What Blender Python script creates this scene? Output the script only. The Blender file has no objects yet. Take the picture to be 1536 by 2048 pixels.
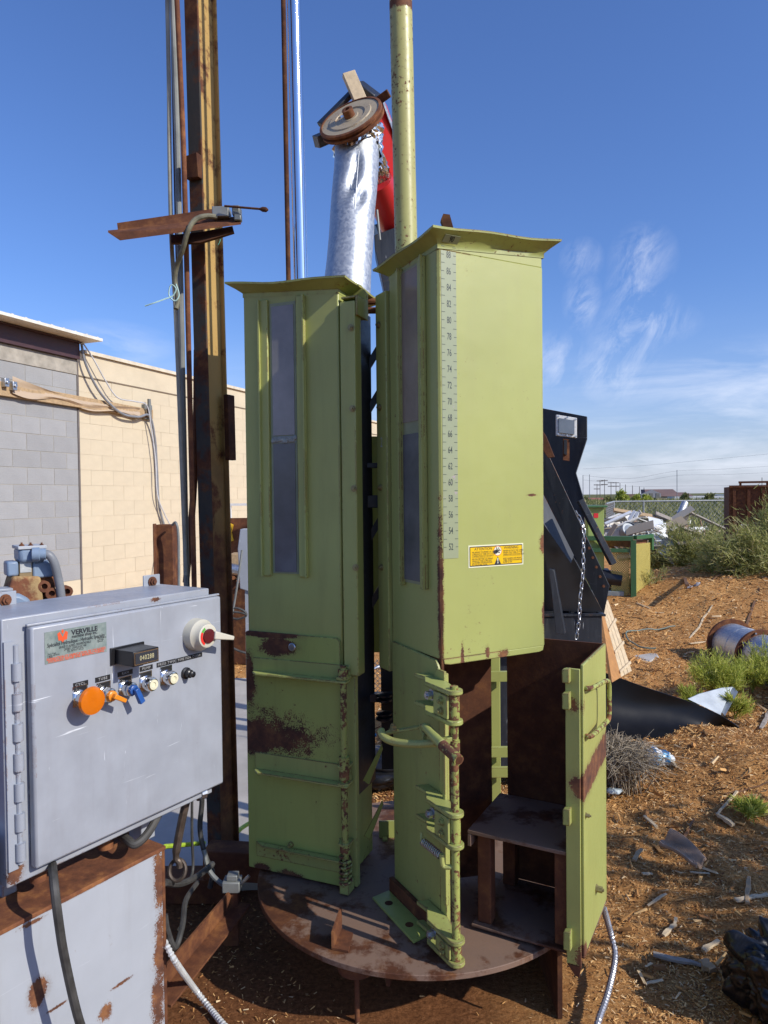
import bpy, bmesh, math, random
import numpy as np
from mathutils import Vector, Matrix
random.seed(7); np.random.seed(7)
sc = bpy.context.scene
COL = sc.collection
PI = math.pi
R = math.radians

# ------------------------------------------------------------------ camera, world, sun
H = 1.65
FPX = 1420.0
cam_d = bpy.data.cameras.new('camera'); cam = bpy.data.objects.new('camera', cam_d); COL.objects.link(cam)
CR = Matrix.Rotation(R(90 - 1.25), 3, 'X') @ Matrix.Rotation(R(-0.62), 3, 'Z')
cam.matrix_world = Matrix.Translation((0, 0, H)) @ CR.to_4x4()
cam_d.sensor_fit = 'HORIZONTAL'; cam_d.sensor_width = 36; cam_d.lens = 36 * FPX / 1536
cam_d.clip_start = .05; cam_d.clip_end = 9000
sc.camera = cam
sc.render.resolution_x = 768; sc.render.resolution_y = 1024
sc.render.engine = 'CYCLES'
sc.cycles.max_bounces = 6; sc.cycles.diffuse_bounces = 3; sc.cycles.glossy_bounces = 3; sc.cycles.transmission_bounces = 4; sc.cycles.caustics_reflective = False; sc.cycles.caustics_refractive = False
sc.view_settings.view_transform = 'Standard'; sc.view_settings.look = 'None'
sc.view_settings.exposure = 0.0; sc.view_settings.gamma = 1

SUN_EL, SUN_AZ = 33.5, -30.5          # azimuth measured from +X, counter-clockwise
sdir = Vector((math.cos(R(SUN_AZ)) * math.cos(R(SUN_EL)), math.sin(R(SUN_AZ)) * math.cos(R(SUN_EL)), math.sin(R(SUN_EL))))
sl = bpy.data.lights.new('sun', 'SUN'); so = bpy.data.objects.new('sun', sl); COL.objects.link(so)
sl.energy = 4.4; sl.angle = R(.53); sl.color = (1, .94, .84)
so.rotation_euler = sdir.to_track_quat('Z', 'Y').to_euler(); so.location = (5, -4, 8)

def ray(px, py):
    return CR @ Vector(((px - 768) / FPX, (1024 - py) / FPX, -1))
def U(px, py, Y):
    d = ray(px, py); return Vector((0, 0, H)) + d * (Y / d.y)
def G(px, py, z=0):
    d = ray(px, py); return Vector((0, 0, H)) + d * ((z - H) / d.z)

# ------------------------------------------------------------------ node helpers
def N(nt, typ, ins=None, **at):
    n = nt.nodes.new(typ)
    for k, v in at.items(): setattr(n, k, v)
    for k, v in (ins or {}).items():
        s = n.inputs[k]
        if isinstance(v, bpy.types.NodeSocket): nt.links.new(v, s)
        elif isinstance(v, (tuple, list)) and s.type == 'RGBA' and len(v) == 3: s.default_value = (*v, 1)
        else: s.default_value = v
    return n
def M_(nt, op, a, b=0.0, c=None, clamp=False):
    n = nt.nodes.new('ShaderNodeMath'); n.operation = op; n.use_clamp = clamp
    for i, v in enumerate((a, b, c)):
        if v is None: continue
        if isinstance(v, bpy.types.NodeSocket): nt.links.new(v, n.inputs[i])
        else: n.inputs[i].default_value = v
    return n.outputs[0]
def MR(nt, v, a, b, c=0.0, d=1.0):
    n = N(nt, 'ShaderNodeMapRange', {'Value': v, 'From Min': a, 'From Max': b, 'To Min': c, 'To Max': d}); return n.outputs[0]
def MIX(nt, f, a, b, blend='MIX'):
    n = nt.nodes.new('ShaderNodeMix'); n.data_type = 'RGBA'; n.blend_type = blend
    for i, v in ((0, f), (6, a), (7, b)):
        if isinstance(v, bpy.types.NodeSocket): nt.links.new(v, n.inputs[i])
        elif i == 0: n.inputs[0].default_value = v
        else: n.inputs[i].default_value = (*v[:3], 1)
    return n.outputs[2]
def NOISE(nt, co, scale, detail=4, rough=.55, dist=0):
    return N(nt, 'ShaderNodeTexNoise', {'Vector': co, 'Scale': scale, 'Detail': detail, 'Roughness': rough, 'Distortion': dist}).outputs['Fac']
def RAMP(nt, f, stops):
    n = nt.nodes.new('ShaderNodeValToRGB'); nt.links.new(f, n.inputs[0]); e = n.color_ramp.elements
    while len(e) < len(stops): e.new(.5)
    for i, (p, c) in enumerate(stops): e[i].position = p; e[i].color = (*c, 1)
    return n.outputs[0]
def newmat(name):
    m = bpy.data.materials.new(name); m.use_nodes = True; nt = m.node_tree; nt.nodes.clear()
    out = nt.nodes.new('ShaderNodeOutputMaterial'); p = nt.nodes.new('ShaderNodeBsdfPrincipled')
    nt.links.new(p.outputs[0], out.inputs[0]); return m, nt, p
def coord(nt, seed=0, kind='Object', sc_=(1, 1, 1)):
    t = nt.nodes.new('ShaderNodeTexCoord')
    return N(nt, 'ShaderNodeMapping', {'Vector': t.outputs[kind], 'Location': (seed * 3.1, seed * 1.7, seed * 2.3), 'Scale': sc_}).outputs[0]

# ------------------------------------------------------------------ world sky
w = bpy.data.worlds.new('World'); sc.world = w; w.use_nodes = True
wn = w.node_tree; wn.nodes.clear()
wo = wn.nodes.new('ShaderNodeOutputWorld'); bg = wn.nodes.new('ShaderNodeBackground')
sky = wn.nodes.new('ShaderNodeTexSky'); sky.sky_type = 'NISHITA'; sky.sun_disc = False
sky.sun_elevation = R(SUN_EL); sky.sun_rotation = R(90 - SUN_AZ)
sky.air_density = 1.25; sky.dust_density = 1.6; sky.ozone_density = 2.6; sky.altitude = 900
tc = wn.nodes.new('ShaderNodeTexCoord')
def wisp(px, py, rad, sx, sy):
    d = ray(px, py).normalized()
    df = N(wn, 'ShaderNodeVectorMath', {0: tc.outputs['Generated'], 1: d}, operation='SUBTRACT').outputs[0]
    q = N(wn, 'ShaderNodeVectorMath', {0: df, 1: (1 / sx, 1 / sx, 1 / sy)}, operation='MULTIPLY').outputs[0]
    l = N(wn, 'ShaderNodeVectorMath', {0: q}, operation='LENGTH').outputs['Value']
    return MR(wn, l, rad, 0)
cm0 = N(wn, 'ShaderNodeMapping', {'Vector': tc.outputs['Generated'], 'Rotation': (0, R(-33), 0)}).outputs[0]
cm = N(wn, 'ShaderNodeMapping', {'Vector': cm0, 'Scale': (30, 30, 9)}).outputs[0]
c1 = N(wn, 'ShaderNodeTexNoise', {'Vector': cm, 'Scale': 1.0, 'Detail': 14, 'Roughness': .68, 'Distortion': .45}).outputs['Fac']
cm2 = N(wn, 'ShaderNodeMapping', {'Vector': tc.outputs['Generated'], 'Location': (3, 1, 0), 'Rotation': (0, R(-8), 0), 'Scale': (2.2, 2.2, 12)}).outputs[0]
c2 = N(wn, 'ShaderNodeTexNoise', {'Vector': cm2, 'Scale': 1.6, 'Detail': 7, 'Roughness': .6, 'Distortion': .4}).outputs['Fac']
g1 = wisp(1285, 520, 1, .045, .05)
for q_ in ((1270, 585, .04, .06), (1275, 640, .06, .05), (1248, 690, .055, .05), (1230, 740, .05, .05), (1163, 520, .03, .03), (1165, 605, .028, .05), (1110, 725, .05, .045), (1195, 745, .03, .04), (1310, 650, .06, .03)):
    g1 = M_(wn, 'MAXIMUM', g1, wisp(q_[0], q_[1], 1, q_[2], q_[3]))
k1 = M_(wn, 'MULTIPLY', MR(wn, c1, .42, .80), MR(wn, g1, 0, .8))
g2 = M_(wn, 'MAXIMUM', wisp(1480, 800, 1, .20, .08), wisp(1330, 900, 1, .35, .07))
k2 = M_(wn, 'MULTIPLY', MR(wn, c2, .42, .66), MR(wn, g2, 0, .8))
g3 = wisp(215, 685, 1, .09, .03)
k3 = M_(wn, 'MULTIPLY', MR(wn, c2, .40, .6), M_(wn, 'MULTIPLY', MR(wn, g3, 0, .8), .4))
# thin cirrus over the rest of the low sky
sep = wn.nodes.new('ShaderNodeSeparateXYZ'); wn.links.new(tc.outputs['Generated'], sep.inputs[0])
low = MR(wn, sep.outputs[2], .22, .02)
k4 = M_(wn, 'MULTIPLY', MR(wn, c2, .45, .75), M_(wn, 'MULTIPLY', low, .35))
kk = M_(wn, 'ADD', M_(wn, 'MULTIPLY', k1, .55), M_(wn, 'MULTIPLY', k2, .4))
kk = M_(wn, 'ADD', M_(wn, 'ADD', kk, k3), k4, clamp=True)
tint = MIX(wn, 1.0, sky.outputs[0], (.77, 1.0, 1.52), 'MULTIPLY')
haze = MR(wn, M_(wn, 'ABSOLUTE', sep.outputs[2], 0), .30, -.02, 0, 1)
haze = M_(wn, 'MULTIPLY', M_(wn, 'POWER', haze, 2.2), .75)
skyh = MIX(wn, haze, tint, (5.9, 6.1, 7.2))
skyc = MIX(wn, kk, skyh, (9.0, 9.4, 10.6))
wn.links.new(skyc, bg.inputs[0]); bg.inputs[1].default_value = .112
wn.links.new(bg.outputs[0], wo.inputs[0])

# ------------------------------------------------------------------ object helpers
def thing(name, label, cat, loc=(0, 0, 0), group=None, rotz=0):
    o = bpy.data.objects.new(name, None); COL.objects.link(o); o.location = loc; o.rotation_euler = (0, 0, rotz)
    o.empty_display_size = .1
    o['label'] = label; o['category'] = cat
    if group: o['group'] = group
    return o
def tag(o, label, cat, group=None):
    o['label'] = label; o['category'] = cat
    if group: o['group'] = group
    return o
def frame(origin, ux, uy):
    l = math.hypot(ux, uy); ux /= l; uy /= l
    return Matrix(((ux, -uy, 0, origin[0]), (uy, ux, 0, origin[1]), (0, 0, 1, origin[2] if len(origin) > 2 else 0), (0, 0, 0, 1)))
def frame3(o, x, y, z=None):
    x = Vector(x).normalized(); y = Vector(y); y = (y - x * y.dot(x)).normalized(); z = x.cross(y)
    return Matrix(((x.x, y.x, z.x, o[0]), (x.y, y.y, z.y, o[1]), (x.z, y.z, z.z, o[2]), (0, 0, 0, 1)))
def hit(F, axis, c, px, py):
    I = F.inverted(); o = I @ Vector((0, 0, H)); d = I.to_3x3() @ ray(px, py)
    return o + d * ((c - o[axis]) / d[axis])
def perp(d):
    a = Vector((0, 0, 1)) if abs(d.z) < .9 else Vector((1, 0, 0))
    x = d.cross(a).normalized(); return x, d.cross(x).normalized()
TXT = {}
def text_geo(s, bold=0, spacing=1):
    k = (s, bold, spacing)
    if k not in TXT:
        c = bpy.data.curves.new('t', 'FONT'); c.body = s; c.size = 1; c.align_x = 'CENTER'; c.align_y = 'CENTER'
        c.offset = bold; c.space_character = spacing; c.resolution_u = 3
        o = bpy.data.objects.new('t', c); me = bpy.data.meshes.new_from_object(o)
        TXT[k] = ([tuple(v.co) for v in me.vertices], [tuple(p.vertices) for p in me.polygons])
        bpy.data.objects.remove(o); bpy.data.curves.remove(c); bpy.data.meshes.remove(me)
    return TXT[k]
class MB:
    def __init__(s, F=None): s.v = []; s.f = []; s.F = F or Matrix()
    def add(s, vs, fs):
        b = len(s.v); s.v += [s.F @ Vector(p) for p in vs]; s.f += [tuple(b + i for i in f) for f in fs]; return s
    def box(s, x0, x1, y0, y1, z0, z1):
        return s.add([(x, y, z) for z in (z0, z1) for y in (y0, y1) for x in (x0, x1)],
                     [(0, 2, 3, 1), (4, 5, 7, 6), (0, 1, 5, 4), (2, 6, 7, 3), (0, 4, 6, 2), (1, 3, 7, 5)])
    def prism(s, pts, e):
        e = Vector(e); n = len(pts); P = [Vector(p) for p in pts]
        return s.add(P + [p + e for p in P], [tuple(range(n))[::-1], tuple(range(n, 2 * n))] + [(i, (i + 1) % n, n + (i + 1) % n, n + i) for i in range(n)])
    def plate(s, uz, v0, v1):          # polygon in (u,z), extruded along v
        return s.prism([(u, v0, z) for u, z in uz], (0, v1 - v0, 0))
    def side(s, vz, u0, u1):           # polygon in (v,z), extruded along u
        return s.prism([(u0, v, z) for v, z in vz], (u1 - u0, 0, 0))
    def flat(s, uv, z0, z1):
        return s.prism([(u, v, z0) for u, v in uv], (0, 0, z1 - z0))
    def beam(s, a, b, w, t, up=(0, 0, 1)):   # rectangular bar from a to b, w across, t along up
        a = Vector(a); b = Vector(b); d = (b - a).normalized(); up = Vector(up); x = d.cross(up).normalized(); y = x.cross(d)
        P = [a + x * (i * w / 2) + y * (j * t / 2) for i, j in ((-1, -1), (1, -1), (1, 1), (-1, 1))]
        return s.prism(P, b - a)
    def angle(s, a, b, w, t, up=(0, 0, 1), side=1):  # L section
        a = Vector(a); b = Vector(b); d = (b - a).normalized(); up = Vector(up); x = d.cross(up).normalized() * side; y = (x.cross(d) * side).normalized()
        sh = [(0, 0), (w, 0), (w, t), (t, t), (t, w), (0, w)]
        return s.prism([a + x * p + y * q for p, q in sh], b - a)
    def tube(s, path, r, n=10, closed=False, wob=0):
        P = [Vector(p) for p in path]; m = len(P); vs = []; fs = []
        px = None
        for i, p in enumerate(P):
            d = (P[min(i + 1, m - 1)] - P[max(i - 1, 0)]).normalized()
            if px is None: px, py = perp(d)
            else:
                px = (px - d * px.dot(d)).normalized(); py = d.cross(px)
            rr = r[i] if isinstance(r, (list, tuple)) else r
            for k in range(n):
                a = 2 * PI * k / n; q = rr * (1 + wob * math.sin(i * 2.1 + k))
                vs.append(p + px * math.cos(a) * q + py * math.sin(a) * q)
        for i in range(m - 1):
            for k in range(n): fs.append((i * n + k, i * n + (k + 1) % n, (i + 1) * n + (k + 1) % n, (i + 1) * n + k))
        if not closed: fs += [tuple(range(n))[::-1], tuple(range((m - 1) * n, m * n))]
        return s.add(vs, fs)
    def cyl(s, a, b, r, n=16): return s.tube([a, b], r, n)
    def lathe(s, o, ax, prof, n=24):          # prof: list of (radius, distance along axis)
        o = Vector(o); ax = Vector(ax).normalized(); x, y = perp(ax); vs = []; fs = []
        for r, h in prof:
            for k in range(n):
                a = 2 * PI * k / n; vs.append(o + ax * h + x * (r * math.cos(a)) + y * (r * math.sin(a)))
        for i in range(len(prof) - 1):
            for k in range(n): fs.append((i * n + k, i * n + (k + 1) % n, (i + 1) * n + (k + 1) % n, (i + 1) * n + k))
        fs += [tuple(range(n))[::-1], tuple(range((len(prof) - 1) * n, len(prof) * n))]
        return s.add(vs, fs)
    def coil(s, a, b, r, turns, wr, n=6):
        a = Vector(a); b = Vector(b); d = (b - a).normalized(); x, y = perp(d); k = int(turns * 10)
        return s.tube([a + (b - a) * (i / k) + x * (r * math.cos(i * 2 * PI / 10)) + y * (r * math.sin(i * 2 * PI / 10)) for i in range(k + 1)], wr, n)
    def text(s, t, o, sx, sy, X=(1, 0, 0), Y=(0, 0, 1), bold=0, spacing=1, align='C'):
        vs, fs = text_geo(t, bold, spacing); o = Vector(o); X = Vector(X); Y = Vector(Y)
        off = 0
        if align == 'L' and vs: off = -min(v[0] for v in vs)
        return s.add([o + X * ((v[0] + off) * sx) + Y * (v[1] * sy) for v in vs], fs)
    def build(s, name, mat, parent=None, bevel=0, smooth=35, label=None, kind=None, origin=None, fixn=True):
        me = bpy.data.meshes.new(name)
        off = Vector((0, 0, 0))
        if parent is not None:
            q = parent
            while q is not None: off += Vector(q.location); q = q.parent
        loc = Vector((0, 0, 0))
        if origin is not None: loc = Vector(origin) - off; off = Vector(origin)
        me.from_pydata([tuple(v - off) for v in s.v], [], s.f)
        bm = bmesh.new(); bm.from_mesh(me)
        if fixn: bmesh.ops.recalc_face_normals(bm, faces=bm.faces)
        if smooth:
            for f in bm.faces: f.smooth = True
            for e in bm.edges:
                if len(e.link_faces) != 2 or e.calc_face_angle(0) > R(smooth): e.smooth = False
        bm.to_mesh(me); bm.free()
        me.materials.append(mat)
        o = bpy.data.objects.new(name, me); COL.objects.link(o); o.location = loc
        if parent is not None: o.parent = parent
        if bevel:
            b = o.modifiers.new('bevel', 'BEVEL'); b.width = bevel; b.segments = 2; b.limit_method = 'ANGLE'; b.angle_limit = R(40); b.harden_normals = False
        if label: o['label'] = label
        if kind: o['kind'] = kind
        return o
def arc(cx, cy, r, a0, a1, n): return [(cx + r * math.cos(R(a0 + (a1 - a0) * i / n)), cy + r * math.sin(R(a0 + (a1 - a0) * i / n))) for i in range(n + 1)]
def smoothpath(P, n=6):
    P = [Vector(p) for p in P]; out = []
    for i in range(len(P) - 1):
        p0 = P[max(i - 1, 0)]; p1 = P[i]; p2 = P[i + 1]; p3 = P[min(i + 2, len(P) - 1)]
        for k in range(n):
            t = k / n; out.append(.5 * ((2 * p1) + (p2 - p0) * t + (2 * p0 - 5 * p1 + 4 * p2 - p3) * t * t + (3 * p1 - p0 - 3 * p2 + p3) * t ** 3))
    out.append(P[-1]); return out

# ------------------------------------------------------------------ materials
RUST_D, RUST_M, RUST_O = (.045, .02, .014), (.13, .05, .025), (.30, .13, .045)
def rustcol(nt, co, bright=1.0):
    f = NOISE(nt, co, 14, 8, .7)
    b = bright
    return RAMP(nt, f, [(.3, tuple(c * b for c in RUST_D)), (.5, tuple(c * b for c in RUST_M)), (.72, tuple(c * b for c in RUST_O))])
def paint(name, col, chips=.66, vscale=2.2, edge=1.0, rough=.42, var=.10, stains=(), seed=0, root=(0, 0, 0), scratch=0, rb=1.0, metal=0, spec=.5, dirt=(.10, .06, .035), dirtamt=.25, streak=0):
    m, nt, p = newmat(name); co = coord(nt, seed)
    big = NOISE(nt, co, vscale, 6); fine = NOISE(nt, co, 55, 8, .68); gate = NOISE(nt, co, 3.5, 4)
    v = M_(nt, 'ADD', fine, M_(nt, 'MULTIPLY', M_(nt, 'SUBTRACT', gate, .5), .55))
    mask = MR(nt, v, chips, chips + .015)
    if edge > 0:
        bn = N(nt, 'ShaderNodeBevel', {'Radius': .005}, samples=2).outputs[0]
        ge = nt.nodes.new('ShaderNodeNewGeometry')
        dt = N(nt, 'ShaderNodeVectorMath', {0: bn, 1: ge.outputs['Normal']}, operation='DOT_PRODUCT').outputs['Value']
        em = MR(nt, dt, .995, .93)
        em = M_(nt, 'MULTIPLY', em, MR(nt, M_(nt, 'ADD', gate, M_(nt, 'MULTIPLY', fine, .6)), 1.02 - .2 * edge, 1.05 - .2 * edge))
        mask = M_(nt, 'MAXIMUM', mask, em)
    t = nt.nodes.new('ShaderNodeTexCoord')
    halos = []
    if stains: vfine = NOISE(nt, co, 210, 6, .7); mid = NOISE(nt, co, 24, 5, .6)
    for c, r_, ns in stains:
        d = N(nt, 'ShaderNodeVectorMath', {0: t.outputs['Object'], 1: tuple(Vector(c) - Vector(root))}, operation='SUBTRACT').outputs[0]
        d = N(nt, 'ShaderNodeVectorMath', {0: d, 1: tuple(1 / q for q in r_)}, operation='MULTIPLY').outputs[0]
        l = N(nt, 'ShaderNodeVectorMath', {0: d}, operation='LENGTH').outputs['Value']
        l = M_(nt, 'ADD', l, M_(nt, 'MULTIPLY', M_(nt, 'SUBTRACT', vfine, .5), .5 + ns * 7))
        l = M_(nt, 'ADD', l, M_(nt, 'MULTIPLY', M_(nt, 'SUBTRACT', mid, .5), .5 + ns * 5))
        mask = M_(nt, 'MAXIMUM', mask, MR(nt, l, 1.0, .93)); halos.append(MR(nt, l, 1.45, .95))
    halo = MR(nt, v, chips - .07, chips + .01)
    hs = tuple(min(1, c * (1 + var)) for c in col); ls = tuple(c * (1 - var) for c in col)
    base = MIX(nt, MR(nt, big, .3, .7), ls, hs)
    if dirtamt:
        cs = coord(nt, seed + 4, sc_=(6, 6, .8)); sn = NOISE(nt, cs, 3, 6, .65)
        base = MIX(nt, M_(nt, 'MULTIPLY', MR(nt, sn, .5, .8), dirtamt), base, dirt)
    if scratch:
        for i, sc_ in enumerate([(3, 3, 60), (70, 70, 4)]):
            s2 = NOISE(nt, coord(nt, seed + 9 + i, sc_=sc_), 1.1, 3, .5, 1.5)
            s3 = NOISE(nt, coord(nt, seed + 19 + i), 5, 3)
            ms = M_(nt, 'MULTIPLY', MR(nt, s2, .70, .74), MR(nt, s3, .50, .60))
            base = MIX(nt, M_(nt, 'MULTIPLY', ms, scratch), base, (.75, .78, .82))
    for h_ in halos: halo = M_(nt, 'MAXIMUM', halo, h_)
    base = MIX(nt, M_(nt, 'MULTIPLY', halo, .32), base, (.17, .095, .045))
    rc = rustcol(nt, co, rb)
    nt.links.new(MIX(nt, mask, base, rc), p.inputs['Base Color'])
    rr = M_(nt, 'ADD', rough, M_(nt, 'MULTIPLY', MR(nt, fine, .3, .7, -.08, .1), 1))
    rm = nt.nodes.new('ShaderNodeMix'); rm.data_type = 'FLOAT'; nt.links.new(mask, rm.inputs[0]); nt.links.new(rr, rm.inputs[2]); rm.inputs[3].default_value = .85
    nt.links.new(rm.outputs[0], p.inputs['Roughness']); p.inputs['Metallic'].default_value = metal
    p.inputs['Specular IOR Level'].default_value = spec
    hgt = M_(nt, 'ADD', M_(nt, 'MULTIPLY', mask, -1.0), M_(nt, 'MULTIPLY', NOISE(nt, co, 9, 3), .8))
    b0 = N(nt, 'ShaderNodeBump', {'Height': NOISE(nt, co, 4.5, 2), 'Strength': .35, 'Distance': .008})
    bp = N(nt, 'ShaderNodeBump', {'Height': hgt, 'Strength': .4, 'Distance': .0012, 'Normal': b0.outputs[0]})
    nt.links.new(bp.outputs[0], p.inputs['Normal'])
    return m
def rusty(name, seed=0, bright=1.0, tint=None, tintamt=0, thr=.55, rough=.85, zf=None):
    m, nt, p = newmat(name); co = coord(nt, seed)
    c = rustcol(nt, co, bright)
    c = MIX(nt, MR(nt, NOISE(nt, co, 3, 4), .35, .7), MIX(nt, .5, c, tuple(x * bright for x in RUST_M)), c)
    if tint:
        k = MR(nt, NOISE(nt, co, 5, 8, .7), thr, thr + .08)
        if zf:
            t = nt.nodes.new('ShaderNodeTexCoord'); s = nt.nodes.new('ShaderNodeSeparateXYZ'); nt.links.new(t.outputs['Object'], s.inputs[0])
            k = M_(nt, 'MULTIPLY', k, MR(nt, M_(nt, 'ADD', s.outputs[2], NOISE(nt, co, 4, 4)), zf[0], zf[1], .12, 1))
        c = MIX(nt, M_(nt, 'MULTIPLY', k, tintamt), c, tint)
    nt.links.new(c, p.inputs['Base Color']); p.inputs['Roughness'].default_value = rough
    p.inputs['Specular IOR Level'].default_value = .25
    bp = N(nt, 'ShaderNodeBump', {'Height': NOISE(nt, co, 80, 6, .7), 'Strength': .5, 'Distance': .0015})
    nt.links.new(bp.outputs[0], p.inputs['Normal']); return m
def plain(name, col, rough=.5, metal=0, var=.15, scale=12, bump=.2, spec=.5, seed=0, bd=.001, coat=0):
    m, nt, p = newmat(name); co = coord(nt, seed); f = NOISE(nt, co, scale, 6, .6)
    nt.links.new(MIX(nt, MR(nt, f, .3, .7), tuple(c * (1 - var) for c in col), tuple(min(1, c * (1 + var)) for c in col)), p.inputs['Base Color'])
    nt.links.new(MR(nt, f, .3, .7, max(0, rough - .06), min(1, rough + .06)), p.inputs['Roughness'])
    p.inputs['Metallic'].default_value = metal; p.inputs['Specular IOR Level'].default_value = spec; p.inputs['Coat Weight'].default_value = coat
    if bump:
        bp = N(nt, 'ShaderNodeBump', {'Height': NOISE(nt, co, scale * 4, 6, .6), 'Strength': bump, 'Distance': bd}); nt.links.new(bp.outputs[0], p.inputs['Normal'])
    return m
def island(name, stops, rough=.8, trans=0, spec=.2):
    m, nt, p = newmat(name); g = nt.nodes.new('ShaderNodeNewGeometry')
    c = RAMP(nt, g.outputs['Random Per Island'], stops)
    f = NOISE(nt, coord(nt), 1.3, 3); c = MIX(nt, MR(nt, f, .3, .7, 0, .45), c, MIX(nt, 1.0, c, (.6, .6, .6), 'MULTIPLY'))
    nt.links.new(c, p.inputs['Base Color']); p.inputs['Roughness'].default_value = rough; p.inputs['Specular IOR Level'].default_value = spec
    if trans:
        tr = N(nt, 'ShaderNodeBsdfTranslucent', {'Color': c}); mx = N(nt, 'ShaderNodeMixShader', {0: trans, 1: p.outputs[0], 2: tr.outputs[0]})
        nt.links.new(mx.outputs[0], nt.nodes['Material Output'].inputs[0])
    return m
GREEN = (.365, .388, .118)
M = {}
M['green'] = paint('green_paint', GREEN, chips=.80, edge=.9, seed=1, dirtamt=.2)
M['green_worn'] = paint('worn_green_paint', (.34, .372, .112), chips=.68, edge=1.4, seed=2, dirtamt=.3)
M['green_rod'] = paint('flaking_green_rod', (.34, .375, .10), chips=.50, edge=.5, seed=5, dirtamt=.3)
M['grey'] = paint('grey_blue_enamel', (.32, .345, .39), chips=.80, edge=.7, rough=.36, seed=3, scratch=.7, dirtamt=.12, var=.06)
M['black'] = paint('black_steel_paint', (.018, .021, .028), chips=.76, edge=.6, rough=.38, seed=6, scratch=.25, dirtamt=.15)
M['blackplain'] = plain('black_plastic', (.012, .012, .014), .35)
M['rust'] = rusty('rusted_steel', 1, 1.0)
M['rust_in'] = rusty('rusted_inner_steel', 4, .75)
M['rust_b'] = rusty('orange_rusted_steel', 2, 1.3)
M['rust_d'] = rusty('dark_rusted_steel', 3, .6)
M['disc'] = rusty('worn_disc_steel', 7, .75, (.23, .155, .115), .8, .44, .65)
M['beam'] = rusty('yellow_rusted_beam', 5, 1.1, (.50, .33, .11), .85, .41, zf=(2.0, 2.6))
M['beam_d'] = rusty('dark_beam_flange', 6, .8, (.05, .06, .055), .8, .46)
M['conduit'] = plain('grey_conduit', (.22, .23, .22), .55, .3, .3, 6)
M['cable'] = plain('dark_cable', (.05, .048, .045), .6, 0, .5, 20)
M['cable_g'] = plain('grey_cable', (.22, .23, .25), .5)
M['chrome'] = plain('chrome_rod', (.75, .77, .8), .10, 1.0, .02, 3, 0)
M['bolt'] = plain('yellowed_zinc', (.32, .27, .13), .45, .6, .3, 60)
M['steel'] = plain('bright_steel', (.45, .46, .48), .35, .9, .2, 40)
M['white'] = plain('white_paint', (.72, .72, .70), .6, 0, .08)
M['chrome_s'] = plain('plated_bezel', (.62, .63, .66), .18, 1.0, .05, 30, 0)
M['wood'] = plain('bare_wood', (.42, .29, .16), .8, 0, .25, 30, .5)
M['wood_pale'] = plain('pale_wood', (.56, .44, .28), .8, 0, .2, 26, .5)
M['wood_grey'] = plain('weathered_wood', (.30, .26, .22), .85, 0, .3, 26, .5)
M['red'] = plain('red_auger_paint', (.50, .018, .02), .38, 0, .25, 7, .1)
M['ink'] = plain('black_ink', (.02, .022, .03), .6, 0, .1, 10, 0)
M['concrete'] = plain('concrete', (.42, .39, .35), .9, 0, .18, 3, .4)
M['plastic_w'] = plain('cream_plastic', (.56, .53, .43), .4, 0, .05, 8, 0)
def galv(name='galvanised_sheet', base=.5, met=.85, rough=.34):
    m, nt, p = newmat(name); co = coord(nt)
    vo = N(nt, 'ShaderNodeTexVoronoi', {'Vector': co, 'Scale': 70}).outputs['Color']
    g = N(nt, 'ShaderNodeRGBToBW', {0: vo}).outputs[0]
    nt.links.new(MIX(nt, MR(nt, g, .2, .8), tuple(base * k for k in (.86, .92, 1)), tuple(min(1, base * k * 1.25) for k in (.92, .96, 1))), p.inputs['Base Color'])
    nt.links.new(MR(nt, g, .2, .8, rough - .06, rough + .08), p.inputs['Roughness']); p.inputs['Metallic'].default_value = met
    bp = N(nt, 'ShaderNodeBump', {'Height': NOISE(nt, co, 7, 3), 'Strength': .2, 'Distance': .008}); nt.links.new(bp.outputs[0], p.inputs['Normal'])
    return m
M['galv'] = galv(base=.45, met=.7, rough=.5)
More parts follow.
